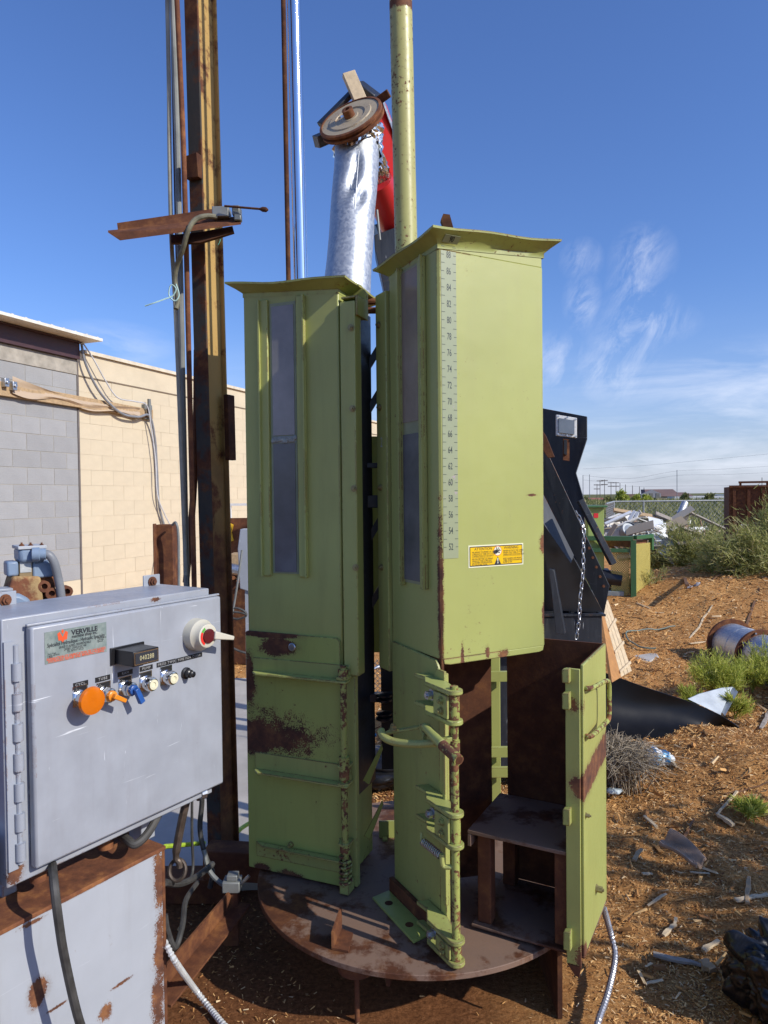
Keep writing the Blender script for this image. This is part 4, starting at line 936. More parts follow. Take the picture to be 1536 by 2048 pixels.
tx('209 RUE ST-ALFRED, DRUMMONDVILLE', .47, .44, .0085, wf=.52); tx('QUEBEC, CANADA J2C 4A8', .47, .355, .0085, wf=.36); tx('TEL. 819-477-8125', .47, .27, .0085, wf=.27)
for i, s in enumerate(('Sans frais', 'Ligne directe', '1-800')): tx(s, .04, .30 - i * .055, .006, al='L')
for i, s in enumerate(('Machinerie', 'spéciale', 'Special')): tx(s, .84, .50 - i * .055, .006, al='L')
d.build('printed_text', M['ink'], npt, smooth=0, fixn=False)
d = MB(FC); tx('REPARATION ET FABRICATION DE CYLINDRES', .5, .13, .009, 1.15, .012, wf=.95); tx('HYDRAULIC REPAIR AND MANUFACTURING', .5, .05, .009, 1.1, .012, wf=.9)
d.build('printed_orange_text', plain('orange_ink', (.75, .10, .03), .5, 0, .05, 9, 0), npt, smooth=0, fixn=False); d = MB(FC)
e = (x0 + wX * .275, z0 + hZ * .79)
lw, lh = .014, .016
d.add([(e[0] + a * lw, -.0158, e[1] + b * lh) for a, b in ((-1, .5), (-.55, .75), (0, -.15), (.55, .75), (1, .5), (.8, -.6), (.35, -.6), (0, -1), (-.35, -.6), (-.8, -.6))], [tuple(range(10))])
oi_ = plain('orange_ink', (.75, .10, .03), .5, 0, .05, 9, 0); d.build('printed_logo', oi_, npt, smooth=0, fixn=False)
d = MB(FC); d.add([(e[0] + a * lw, -.0158, e[1] + b * lh) for a, b in ((-.3, .8), (0, 1.1), (.3, .8), (0, .3))], [(0, 1, 2, 3)]); d.build('printed_logo', oi_, npt, smooth=0, fixn=False)
# counter
a = cq(219, 1290, -.014); b = cq(286, 1283, -.014)
ct = MB(FC).box(a.x, b.x, -.020, -.0142, cq(250, 1331, -.014).z + .01, cq(250, 1290, -.014).z + .0).build('counter_flange', M['blackplain'], dr, bevel=.001)
za, zb3 = cq(250, 1331, -.014).z + .012, cq(250, 1293, -.014).z
hh = (zb3 - za)
xa_, xb_ = a.x + .012, b.x - .012
cbx = MB(FC).box(xa_, xb_, -.095, -.0205, za, zb3).build('counter_body', M['blackplain'], dr, bevel=.002)
MB(FC).box(xa_ + .003, xb_ - .003, -.0965, -.0953, za + .003, zb3 - .003).build('counter_bezel', M['chrome_s'], cbx)
MB(FC).box(xa_ + .006, xb_ - .006, -.0975, -.0967, za + .006, zb3 - .006).build('counter_face', M['ink'], cbx)
d = MB(FC); d.text('040288', ((xa_ + xb_) / 2, -.0981, (za + zb3) / 2), .0135, .018, spacing=1.15); d.build('counter_digits', plain('cream_digits', (.55, .50, .28), .5, 0, .1, 9, 0), cbx, smooth=0, fixn=False)
MB(FC).cyl((xb_, -.07, (za + zb3) / 2), (xb_ + .014, -.07, (za + zb3) / 2), .006, 10).build('reset_knob', M['steel'], cbx)
# rotary disconnect
c = cq(390, 1268, -.014)
sw_ = MB(FC).lathe((c.x, -.014, c.z), (0, -1, 0), [(.048, 0), (.046, .030), (.040, .036), (.036, .045), (.0345, .055), (.030, .057)], 36).build('switch_housing', M['plastic_w'], dr)
MB(FC).lathe((c.x, -.0712, c.z), (0, -1, 0), [(.021, 0), (.021, .005), (.017, .006)], 28).build('switch_hub', plain('dark_red_hub', (.10, .012, .015), .3), sw_)
d = MB(FC); d.prism([(c.x + .015, -.066, c.z - .012), (c.x + .085, -.075, c.z - .026), (c.x + .088, -.075, c.z - .014), (c.x + .02, -.066, c.z + .012)], (0, -.016, 0)); d.build('switch_lever', M['plastic_w'], sw_, bevel=.003)
d = MB(FC)
for k in range(8):
    a0, a1 = R(150 + k * 11), R(161 + k * 11); d.add([(c.x + r_ * math.cos(a_), -.0716, c.z + r_ * math.sin(a_)) for r_, a_ in ((.022, a0), (.030, a0), (.030, a1), (.022, a1))], [(0, 1, 2, 3)])
d.build('red_mark', plain('red_print', (.7, .03, .02), .4, 0, .05, 9, 0), sw_, smooth=0, fixn=False)
d = MB(FC)
for k in range(3):
    a0, a1 = R(117 + k * 11), R(128 + k * 11); d.add([(c.x + r_ * math.cos(a_), -.0716, c.z + r_ * math.sin(a_)) for r_, a_ in ((.022, a0), (.030, a0), (.030, a1), (.022, a1))], [(0, 1, 2, 3)])
d.build('green_mark', plain('green_print', (.1, .4, .06), .4, 0, .05, 9, 0), sw_, smooth=0, fixn=False)
# push buttons and selectors
tape = plain('black_tape', (.02, .02, .022), .35, 0, .1, 9, 0); white_p = plain('embossed_white', (.40, .40, .40), .6, 0, .1, 9, 0)
items = [(160, 1396, 'mushroom', 146, 176, 1368, 'CYCL.'), (207, 1388, 'orange', 190, 220, 1357, 'TUBE'), (250, 1376, 'blue', 235, 265, 1346, 'RAM'), (291, 1366, 'ivory', 279, 305, 1336, 'PUMP'), (332, 1354, 'ivory', 313, 351, 1326, 'PRESS TWO'), (371, 1346, 'fuse', 352, 404, 1315, 'TIME FOR COMP.')]
amber, nt, p = newmat('amber_lens'); p.inputs['Base Color'].default_value = (.9, .22, .01, 1); p.inputs['Roughness'].default_value = .12; p.inputs['Transmission Weight'].default_value = .35; p.inputs['Coat Weight'].default_value = .5
blue_p = plain('blue_knob', (.02, .09, .32), .4, 0, .2, 30); orange_p = plain('orange_knob', (.75, .25, .02), .3, 0, .1, 30); ivory = plain('ivory_lens', (.72, .68, .48), .3, 0, .1, 30)
for x, y, kind, lx0, lx1, ly, txt in items:
    c = cq(x, y, -.014)
    ta, tb_, tm = cq(lx0, ly, -.014), cq(lx1, ly, -.014), cq((lx0 + lx1) / 2, ly, -.014)
    lb = MB(FC).box(ta.x, tb_.x, -.0152, -.0142, tm.z - .0065, tm.z + .0065).build('label_tape', tape, dr)
    d = MB(FC); d.text(txt, ((ta.x + tb_.x) / 2, -.0156, tm.z), .010, .010, spacing=1.2); d.build('label_text', white_p, lb, smooth=0, fixn=False)
    if kind == 'fuse':
        MB(FC).lathe((c.x, -.014, c.z), (0, -1, 0), [(.017, 0), (.017, .006), (.012, .008), (.012, .022), (.009, .024), (.009, .034), (.006, .036)], 20).build('fuse_holder', M['blackplain'], dr); continue
    lg = MB(FC).box(c.x - .021, c.x + .021, -.0155, -.0142, c.z - .02, c.z + .032).build('legend_plate', M['chrome_s'], dr)
    MB(FC).box(c.x - .018, c.x + .018, -.0159, -.0156, c.z + .018, c.z + .030).build('legend_ink', tape, lg)
    bz = MB(FC).lathe((c.x, -.0156, c.z), (0, -1, 0), [(.022, 0), (.022, .004), (.019, .006), (.0205, .010), (.0205, .024), (.018, .030), (.014, .031)], 8 if kind != 'ivory' else 20).build('button_bezel', M['chrome_s'], dr, smooth=30)
    if kind == 'mushroom': MB(FC).lathe((c.x, -.046, c.z), (0, -1, 0), [(.012, 0), (.016, .006), (.0335, .010), (.036, .016), (.0335, .023), (.022, .0255), (.008, .026), (.002, .0255)], 40).build('mushroom_button', amber, bz)
    elif kind == 'ivory': MB(FC).lathe((c.x, -.0465, c.z), (0, -1, 0), [(.014, 0), (.014, .004), (.007, .0042), (.006, .001)], 24).build('push_lens', ivory, bz)
    else:
        mt = orange_p if kind == 'orange' else blue_p
        MB(FC).lathe((c.x, -.0465, c.z), (0, -1, 0), [(.014, 0), (.013, .008), (.010, .010)], 24).build('selector_base', mt, bz)
        dx, dzz = (.030, -.018) if kind == 'orange' else (.016, -.036)
        l_ = math.hypot(dx, dzz); nx, nz = -dzz / l_ * .0065, dx / l_ * .0065
        k2 = 1.25 if kind == 'blue' else .8
        MB(FC).prism([(c.x - nx - dx * .15, -.056, c.z - nz - dzz * .15), (c.x + nx - dx * .15, -.056, c.z + nz - dzz * .15), (c.x + nx * k2 + dx, -.056, c.z + nz * k2 + dzz), (c.x - nx * k2 + dx, -.056, c.z - nz * k2 + dzz)], (0, -.014, 0)).build('selector_lever', mt, bz, bevel=.002)
# gland, latch at lower right corner, support legs
c = cq(400, 1603, .03)
d = MB(FC); d.lathe((c.x - .0, .03, zb - .02), (1, -.3, 0), [(.012, -.05), (.012, 0), (.02, .0), (.021, .016), (.012, .02)], 10); d.build('latch_knob', M['steel'], cb)
MB(FC).box(.02, .06, .18, .22, .62, zb - .031).build('support_leg', M['grey'], cb, bevel=.003)
MB(FC).box(.405, .455, .12, .18, .62, zb - .031).build('support_leg', M['grey'], cb, bevel=.003)
MB(FC).box(-.14, -.075, .02, .10, .30, zb + .1).build('support_leg', M['grey'], cb, bevel=.003)
for x, y in ((220, 1690), (85, 1760)):
    c = cq(x, y, .10); d = MB(FC); d.lathe((c.x, .12, zb - .031), (0, 0, -1), [(.022, 0), (.022, .02), (.017, .021), (.017, .05), (.021, .052), (.021, .07)], 12); d.build('cable_gland', M['rust_b'], cb)

# ================================================================== OIL TANK
Yt = 1.68; zt2 = H - .694 / 1.42 * 1.0
a = U(0, 1862, Yt); zt2 = a.z
FT = frame((a.x, Yt), .55, .835)
cR = hit(FT, 1, 0, 326, 1690); Lt = cR.x
zt2 = (a.z + cR.z) / 2
troot = (a.x, Yt, 0)
tq = lambda x, y: hit(FT, 1, 0, x, y)
stt = []
for (x, y, rx, rz, ns) in ((76, 1985, .018, .034, .10), (318, 1760, .007, .08, .35), (320, 1900, .008, .12, .4), (316, 2010, .010, .10, .35), (210, 2025, .008, .02, .3), (65, 1845, .02, .006, .3), (160, 1775, .03, .008, .35), (245, 1965, .02, .004, .35), (115, 2013, .015, .004, .2)):
    q = tq(x, y); stt.append((tuple(FT @ Vector((q.x, 0, q.z))), (rx + .004, .03, rz), ns))
M['tank'] = paint('tank_enamel', (.385, .41, .45), chips=.82, vscale=7, edge=.8, rough=.38, seed=13, scratch=.15, dirtamt=.12, var=.05, stains=stt, root=troot, rb=1.1)
tk = thing('oil_tank', 'pale grey blue steel oil tank with a rusty top below the control box', 'tank', troot)
MB(FT).box(-.6, Lt, 0, .62, .03, zt2 - .012).build('tank_body', M['tank'], tk, bevel=.003)
MB(FT).box(-.61, Lt + .006, -.006, .63, zt2 - .0115, zt2).build('tank_lid', M['rust_b'], tk, bevel=.002)
MB(FT).cyl((Lt, .004, .03), (Lt, .004, zt2 - .012), .007, 8).build('corner_weld', M['rust'], tk)
MB(FT).box(-.55, Lt - .05, .05, .55, .0, .029).build('tank_skid', M['rust_d'], tk)
# hose in front of the tank
P = smoothpath([U(104, 1722, 1.78), U(108, 1765, 1.69), U(117, 1840, 1.675), U(130, 1920, 1.69), U(158, 2040, 1.72), U(190, 2120, 1.76), U(215, 2170, 1.80)], 8)
tag(MB().tube(P, .0105, 10).build('rubber_hose', M['cable'], origin=P[-1]), 'black rubber hose hanging down in front of the pale tank', 'hose')
P = smoothpath([U(330, 1600, 2.1), U(300, 1660, 2.02), U(272, 1688, 1.98), U(255, 1680, 1.99), U(240, 1668, 2.03)], 8)
tag(MB().tube(P, .012, 10).build('short_hose', M['cable'], origin=P[-1]), 'short dark hose looping under the control box onto the tank lid', 'hose')
# hooks and cables right of the tank
hkm = plain('rusty_hook', (.13, .10, .08), .5, .6, .4, 30)
P = smoothpath([U(372, 1605, 2.25), U(362, 1650, 2.25), U(352, 1710, 2.25), U(358, 1725, 2.25), U(360, 1735, 2.25)], 6)
hk = thing('lifting_hook', 'dull steel hook and ring hanging under the right corner of the control box', 'hook', P[-1])
MB().tube(P, [.013] * (len(P) // 2) + [.010] * (len(P) - len(P) // 2), 10).build('shank', hkm, hk)
c = U(355, 1740, 2.25); ring = [c + Vector((.026 * math.cos(a_ * PI / 10), .01 * math.sin(a_ * PI / 10), .030 * math.sin(a_ * PI / 10))) for a_ in range(21)]
MB().tube(ring, .006, 8).build('ring', hkm, hk)
for i, (pts, r_, mt, lab, nm) in enumerate([
    ([(384, 1600, 2.5), (384, 1670, 2.5), (386, 1735, 2.5), (380, 1760, 2.45)], .005, M['cable'], 'thin dark wire hanging behind the lifting hook', 'wire'),
    ([(330, 1693, 2.4), (365, 1690, 2.6), (408, 1686, 2.75)], .008, plain('lime_hose', (.42, .60, .05), .5), 'bright lime green air hose crossing behind the tank', 'air_hose'),
    ([(470, 1670, 3.2), (485, 1655, 3.3), (510, 1640, 3.4)], .010, plain('lime_hose2', (.42, .60, .05), .5), 'lime green hose end showing left of the green tube', 'air_hose'),
    ([(400, 1540, 2.7), (404, 1600, 2.7), (400, 1660, 2.7), (412, 1715, 2.68), (425, 1745, 2.66), (420, 1775, 2.66)], .010, M['cable'], 'black cable running down the front of the post', 'cable'),
    ([(330, 1765, 2.2), (360, 1768, 2.35), (395, 1752, 2.5), (425, 1728, 2.62)], .011, M['cable'], 'thick black hose sweeping from the tank corner to the post', 'hose'),
    ([(330, 1830, 2.1), (335, 1860, 2.1), (350, 1895, 2.12), (365, 1850, 2.2), (372, 1800, 2.4), (395, 1765, 2.6)], .009, M['cable'], 'brown stiff hose looping down to the diagonal angle', 'hose'),
    ([(408, 1700, 2.66), (418, 1740, 2.64), (440, 1765, 2.62), (455, 1770, 2.60)], .009, M['conduit'], 'grey cable leading into the limit switch by the post foot', 'cable')]):
    P = smoothpath([U(*p_) for p_ in pts], 7); tag(MB().tube(P, r_, 8).build(nm, mt, origin=P[-1]), lab, nm.replace('_', ' '))
# ribbed flexible conduits
def flex(pts, r_, mat, label, ground=False):
    P = smoothpath(pts, 14); Q = []; 
    L = 0; Q = [P[0]]
    for i in range(1, len(P)):
        seg = (P[i] - P[i - 1]).length; k = max(1, int(seg / .0028))
        for j in range(k): Q.append(P[i - 1].lerp(P[i], (j + 1) / k))
    rs = [r_ * (1 + .13 * (1 if (i // 2) % 2 else -1)) for i in range(len(Q))]
    tag(MB().tube(Q, rs, 9).build('flexible_conduit', mat, origin=Q[-1], smooth=20), label, 'conduit')
flex([U(328, 1880, 2.1), U(352, 1925, 2.08), G(395, 1985, .05), G(450, 2052, .02), G(520, 2120, .02)], .0085, plain('white_flex', (.62, .62, .60), .35, .3), 'pale ribbed flexible conduit curving from the tank over dark soil')
flex([U(1207, 1815, 2.36), G(1222, 1870, .12), G(1230, 1915, .07), G(1216, 1985, .06), G(1196, 2045, .05), G(1185, 2100, .03)], .0095, plain('grey_flex', (.38, .38, .40), .35, .6), 'grey ribbed flexible conduit lying on the mulch below the open door')
# limit switch by post foot
a = U(466, 1768, 2.6)
ls = thing('limit_switch', 'small grey limit switch box mounted low beside the left tube', 'limit switch', (a.x, a.y, TZ))
MB().box(a.x - .035, a.x + .03, a.y - .03, a.y + .03, a.z - .02, a.z + .02).build('housing', M['conduit'], ls, bevel=.004)
MB().box(a.x - .02, a.x + .02, a.y - .02, a.y + .02, a.z + .0205, a.z + .04).build('cover', M['conduit'], ls, bevel=.003)
MB().cyl((a.x + .03, a.y, a.z), (a.x + .06, a.y, a.z + .03), .006).build('plunger', M['steel'], ls)
MB().box(a.x - .035, a.x + .02, a.y - .02, a.y + .02, TZ - .25, a.z - .0205).build('bracket', M['rust'], ls)

# ================================================================== VALVE STACK on the tank
vy = 2.3
a = U(75, 1180, vy); 
vb = thing('hydraulic_valve', 'blue solenoid valve with a grey cable on a rusty manifold behind the control box', 'valve', (a.x, a.y, zt2))
bluev = paint('valve_blue', (.20, .27, .37), chips=.74, edge=.8, seed=17, rough=.45)
FV = frame((a.x, a.y), .80, .60)
def vq(x, y, v=0): return hit(FV, 1, v, x, y)
def vbox(x0, y0, x1, y1, v0, v1, nm, mt, par, bev=.006):
    p0 = vq(x0, y1, v0); p1 = vq(x1, y0, v0); return MB(FV).box(p0.x, p1.x, v0, v1, p0.z, p1.z).build(nm, mt, par, bevel=bev)
vbox(38, 1124, 92, 1096, -.05, .05, 'terminal_box', bluev, vb, .012)
vbox(36, 1097, 94, 1093, -.054, .054, 'terminal_lid', plain('pale_lid', (.42, .44, .46), .5), vb, .002)
for x in (44, 62, 84): c = vq(x, 1094, -.04); hexbolt(FV, (c.x, -.035, c.z + .003), (0, 0, 1), .006, .006, 'rust', vb)
vbox(14, 1152, 38, 1124, -.035, .035, 'solenoid', bluev, vb, .006)
vbox(65, 1154, 108, 1124, -.035, .035, 'solenoid', bluev, vb, .006)
vc = vbox(38, 1154, 65, 1124, -.034, .034, 'valve_core', plain('valve_bronze', (.24, .17, .08), .6), vb, .002)
vbox(40, 1144, 63, 1125, -.0365, -.0345, 'valve_plate', plain('plate_silver', (.42, .43, .42), .4, 0, .2, 60), vb, 0)
p0, p1, p2, p3 = vq(10, 1206, -.05), vq(88, 1206, -.05), vq(82, 1153, -.05), vq(26, 1153, -.05)
MB(FV).plate([(p0.x, p0.z), (p1.x, p1.z), (p2.x, p2.z), (p3.x, p3.z)], -.05, .06).build('manifold', rusty('rusty_manifold', 9, 1.5, (.42, .30, .14), .8, .45), vb, bevel=.008)
vbox(76, 1215, 112, 1154, -.02, .05, 'manifold_block', M['rust_b'], vb, .006)
for x, y in ((86, 1172), (101, 1186), (131, 1182)):
    c = vq(x, y, -.03); MB(FV).lathe((c.x, -.02, c.z), (0, -1, 0), [(.019, 0), (.019, .03), (.010, .031), (.009, .012)], 14).build('port_fitting', M['rust_b'], vb)
MB(FV).box(p0.x, p1.x + .08, -.05, .06, zt2 + .0, p0.z - .002).build('manifold_stand', M['rust'], vb)
P = smoothpath([vq(86, 1108, -.06), vq(98, 1110, -.07), vq(108, 1125, -.07), vq(116, 1155, -.06), vq(122, 1190, -.05), vq(124, 1230, -.04), vq(124, 1300, -.04)], 8)
MB(FV).lathe(P[0] - Vector((.01, 0, 0)), (1, -.3, 0), [(.022, -.02), (.022, 0), (.018, .002), (.018, .018), (.014, .02)], 14).build('cable_gland', bluev, vb)
MB(FV).tube(P, .0135, 12).build('cable', M['cable_g'], vb)
a = U(20, 1205, 2.18)
v2 = thing('solenoid_coil', 'second blue solenoid housing low at the left edge behind the control box', 'solenoid', (a.x, a.y, zt2))
F3 = frame((a.x, a.y), .80, .60)
p0, p1 = hit(F3, 1, 0, -40, 1225), hit(F3, 1, 0, 62, 1180)
MB(F3).plate([(p0.x, zt2 + .25), (p1.x, zt2 + .25), (p1.x, p1.z - .03), (p1.x - .03, p1.z - .01), (p0.x, p1.z)], 0, .07).build('housing', bluev, v2, bevel=.012)
MB(F3).box(p0.x, p1.x - .05, .0, .07, p1.z + .001, p1.z + .01).build('cover_plate', M['grey'], v2, bevel=.002)
MB(F3).box(p0.x, p1.x, .01, .06, zt2, zt2 + .249).build('stand', M['rust'], v2)

# ================================================================== POST (I beam) with conduits
Yp = 2.95
bt, bb = U(380, -80, Yp), U(431, 1760, Yp)
ax = (bt - bb).normalized()
FPm = frame3(bb, (.60, .80, 0), ax.cross(Vector((.60, .80, 0))), None)
# local: x along the web, z... build with axis = local z
zc = ax; xc = Vector((.40, .917, 0)); xc = (xc - zc * xc.dot(zc)).normalized(); yc = zc.cross(xc)
FPm = Matrix(((xc.x, yc.x, zc.x, bb.x), (xc.y, yc.y, zc.y, bb.y), (xc.z, yc.z, zc.z, bb.z), (0, 0, 0, 1)))
Lp = (bt - bb).length + 1.6; tf = .010
po = thing('steel_post', 'tall rusty steel beam post standing left of the green tubes', 'post', (bb.x, bb.y, bb.z - .12))
zlow = -.12
# web from x 0..0.1, y=0 ; flanges at x=0 and x=.1, extending y -.035..+.035 (-y faces the sun)
wbx = .135
MB(FPm).box(tf, wbx, -.004, .004, zlow, Lp).build('web', M['beam'], po, bevel=.001)
MB(FPm).box(.0, tf - .0005, -.030, .036, zlow, Lp).build('near_flange', M['beam_d'], po, bevel=.002)
MB(FPm).box(wbx + .0005, wbx + tf, -.022, .035, zlow, Lp).build('far_flange', M['beam'], po, bevel=.002)
MB(FPm).box(tf + .0005, tf + .014, -.018, -.0045, zlow, Lp).build('fillet', rusty('orange_streak', 12, 1.3, (.50, .22, .07), .9, .35), po, bevel=.004)
MB(FPm).box(-.06, .22, -.10, .10, zlow - .012, zlow).build('base_plate', M['rust'], po)
# dark cut-outs / weld plates
def pq(x, y): # point on near flange plane
    I = FPm.inverted(); o = I @ Vector((0, 0, H)); d_ = I.to_3x3() @ ray(x, y); t = (0 - o.x) / d_.x; return o + d_ * t
c = pq(384, 340); MB(FPm).prism([(-.001, -.035, c.z - .05), (-.001, .03, c.z - .045), (-.001, .035, c.z + .045), (-.001, -.03, c.z + .05)], (-.03, 0, 0)).build('welded_clip', M['rust_d'], po, bevel=.002)
c = pq(430, 810); MB(FPm).box(wbx - .02, wbx + .03, -.045, -.0225, c.z - .22, c.z + .06).build('welded_bar', M['rust_d'], po, bevel=.003)
# conduits behind and left of the beam
def pipe(name, pts, r_, mat, label, cat, n=10):
    P = smoothpath([U(*p_) for p_ in pts], 8); o = MB().tube(P, r_, n).build(name, mat, origin=P[0]); return tag(o, label, cat)
Ypi = 2.93
pale = plain('pale_conduit', (.30, .29, .23), .6, 0, .35, 8)
pipe('conduit_pipe', [(430, 1300, Ypi), (346, 620, Ypi), (343, 500, Ypi), (341, 300, Ypi), (338, 100, Ypi), (325, -420, Ypi)], .0085, pale, 'pale conduit pipe, leftmost of those strapped to the rusty post', 'conduit') if False else None
pipe('conduit_pipe', [(372, 1150, Ypi), (352, 640, Ypi), (343, 480, Ypi), (339, 300, Ypi), (337, 120, Ypi), (325, -420, Ypi)], .0085, pale, 'pale thin conduit, leftmost of those strapped to the rusty post', 'conduit')
pipe('conduit_pipe', [(383, 1500, 2.98), (373, 1150, 2.98), (362, 620, 2.98), (357, 400, 2.98), (352, 200, 2.98), (330, -420, 2.98)], .0125, M['conduit'], 'thicker grey conduit up the post between the pale one and the red brown pipe', 'conduit')
redp = rusty('red_brown_pipe', 14, 1.25)
pipe('pipe', [(398, 1600, 2.9), (388, 1150, 2.9), (376, 640, 2.9), (370, 400, 2.9), (363, 200, 2.9), (334, -420, 2.9)], .0105, redp, 'red brown pipe running up the post beside its near flange', 'pipe')
pipe('pipe', [(371, 1170, 2.98), (363, 800, 2.99), (356, 560, 3.0), (350, 300, 3.0), (344, 0, 3.0), (335, -420, 3.0)], .008, M['rust_d'], 'dark rusty pipe standing furthest back in the bundle beside the post', 'pipe')
# bent lean plate at lower part
pipe('rusty_bar', [(372, 1165, 3.02), (386, 1000, 3.03), (392, 860, 3.05), (394, 700, 3.06)], .014, M['rust'], 'short rusty bar leaning on the post at the height of the wall plank', 'bar')
# arm bracket with switch
ar = thing('angle_arm', 'rusty angle iron arm bolted across the post with a grey limit switch on its end', 'bracket', U(350, 470, 2.86))
a, b = U(234, 448, 2.85), U(432, 424, 2.84)
pA = [U(234, 446, 2.86), U(430, 417, 2.88), U(434, 442, 2.86), U(236, 463, 2.86)]
MB().prism(pA, (0, .008, 0)).build('arm_web', M['rust'], ar)
pB = [U(216, 465, 2.72), U(236, 463, 2.86), U(480, 436, 2.86), U(482, 449, 2.80), U(240, 481, 2.74)]
MB().prism(pB, (0, .0, .008)).build('arm_flange', M['rust'], ar)
MB().prism([U(342, 470, 2.87), U(400, 464, 2.87), U(465, 452, 2.87), U(468, 464, 2.82), U(400, 485, 2.80), U(342, 486, 2.84)], (0, .01, -.004)).build('brace', M['rust_d'], ar)
sw = MB(); c = U(450, 428, 2.84); sw.box(c.x - .045, c.x + .02, c.y - .03, c.y + .03, c.z - .020, c.z + .020); s_ = sw.build('switch_body', M['conduit'], ar, bevel=.003)
c = U(476, 424, 2.83); MB().box(c.x - .018, c.x + .012, c.y - .03, c.y + .02, c.z - .022, c.z + .016).box(c.x - .01, c.x + .018, c.y - .035, c.y - .005, c.z - .045, c.z - .02).build('switch_head', plain('dull_alloy', (.17, .18, .17), .5, .4), s_, bevel=.004)
MB().tube([U(449, 412, 2.79), U(520, 418, 2.78)], .0045, 8).lathe(U(519, 418, 2.78), U(538, 420, 2.78) - U(519, 418, 2.78), [(.004, 0), (.0095, .012), (.0095, .026), (.003, .034)], 12).build('lever', M['rust_d'], s_)
pipe('signal_cable', [(434, 434, 2.82), (412, 432, 2.80), (390, 440, 2.78), (376, 462, 2.77), (365, 500, 2.80), (354, 530, 2.84), (350, 560, 2.86), (356, 600, 2.87), (352, 618, 2.86)], .010, plain('stained_cable', (.16, .15, .10), .7, 0, .4, 30), 'stained cable looping from the limit switch arm down the post', 'cable')
pipe('twine', [(290, 612, 2.80), (308, 606, 2.80), (330, 598, 2.82), (345, 592, 2.83), (352, 578, 2.83), (342, 570, 2.83), (338, 590, 2.83), (350, 602, 2.83), (358, 590, 2.83), (352, 568, 2.83)], .0028, plain('teal_twine', (.42, .62, .58), .7), 'frayed pale teal twine tied round the cables on the post', 'twine', 5)
pipe('twine', [(441, 475, 2.83), (440, 482, 2.82), (436, 490, 2.82)], .0015, plain('green_twine', (.1, .35, .25), .7), 'tiny end of green twine hanging under the limit switch', 'twine', 5)
# ================================================================== BLACK HOPPER
def poly(name, pts, Y, t, mat, parent, bev=.002, dy=None):
    P = [U(x, y, Y if dy is None else Y + dy[i]) for i, (x, y) in enumerate(pts)]
    return MB().prism(P, (t * .35, t, 0)).build(name, mat, parent, bevel=bev)
def rot_mat(): return None
bk = paint('black_hopper_paint', (.020, .024, .033), chips=.69, edge=1.0, rough=.45, seed=41, scratch=.7, dirtamt=.5, dirt=(.10, .11, .12))
hp = thing('black_hopper', 'tall black steel hopper with a white framed window behind the open green door', 'hopper', (.95, 4.0, 0))
poly('rear_panel', [(1040, 808), (1174, 833), (1174, 878), (1152, 946), (1168, 1000), (1172, 1120), (1040, 1120)], 4.10, .03, bk, hp, dy=[.25, 0, 0, 0, 0, 0, .25])
poly('side_chute', [(1060, 850), (1100, 916), (1160, 1045), (1219, 1172), (1208, 1228), (1148, 1110), (1060, 935)], 3.86, .012, bk, hp, dy=[.12, .08, .04, 0, 0, .06, .12])
poly('chute_return', [(1060, 936), (1148, 1111), (1142, 1127), (1060, 1010)], 3.80, .012, bk, hp, dy=[.06, .06, 0, 0])
poly('dark_void_sheet', [(1060, 1000), (1146, 1112), (1207, 1226), (1120, 1222), (1060, 1222)], 4.02, .01, M['blackplain'], hp)  # near-black sheet standing in for the shade in the chute hollow
poly('lower_strut', [(1098, 1138), (1108, 1140), (1130, 1268), (1112, 1268)], 3.78, .06, bk, hp)
d = MB(); d.beam(U(1160, 1000, 3.74), U(1226, 1128, 3.70), .03, .05, up=(0, 1, 0)); d.build('rectangular_bar', M['rust_d'] if False else bk, hp, bevel=.002)
w_ = MB(); A = [U(1113, 829, 4.06), U(1154, 836, 4.06), U(1154, 876, 4.06), U(1113, 871, 4.06)]
wfm = paint('splashed_white_frame', (.75, .75, .73), chips=.66, edge=0, seed=43, rb=.5); w_.prism(A, (0, .02, 0)); wf = w_.build('window_frame', wfm, hp, bevel=.002)
A = [U(1118, 836, 4.05), U(1149, 841, 4.05), U(1149, 869, 4.05), U(1118, 865, 4.05)]
MB().prism(A, (0, .008, 0)).build('window_pane', plain('grey_pane', (.16, .19, .23), .3), wf)
for x, y in ((1116, 833), (1134, 835), (1151, 839), (1151, 873), (1134, 871), (1116, 868)):
    c = U(x, y, 4.055); MB().cyl(c, c - Vector((0, .006, 0)), .006, 8).build('rivet', M['steel'], wf)
A = [U(1127, 877, 4.07), U(1139, 878, 4.07), U(1139, 922, 4.07), U(1126, 920, 4.07)]; sl = MB().prism(A, (0, .01, 0)).build('slot_frame', M['rust'], hp)
A = [U(1128.5, 879, 4.06), U(1134, 880, 4.06), U(1134, 910, 4.06), U(1128, 908, 4.06)]; MB().prism(A, (0, .008, 0)).build('slot_opening', M['blackplain'], sl)
poly('corner_tab', [(1085, 862), (1092, 872), (1109, 914), (1096, 916), (1085, 900)], 3.7, .02, M['rust_d'], hp)
for i_ in range(7):
    c = U(1163 + i_ * 7.2, 1058 + i_ * 19, 3.85); MB().cyl(c, c - Vector((0, .012, 0)), .008, 6).build('bolt', M['rust'], hp)
for x in (1075, 1150):
    a = U(x, 1120, 4.3); MB().box(a.x - .03, a.x + .03, 4.28, 4.34, 0, a.z + .1).build('support_leg', bk, hp)
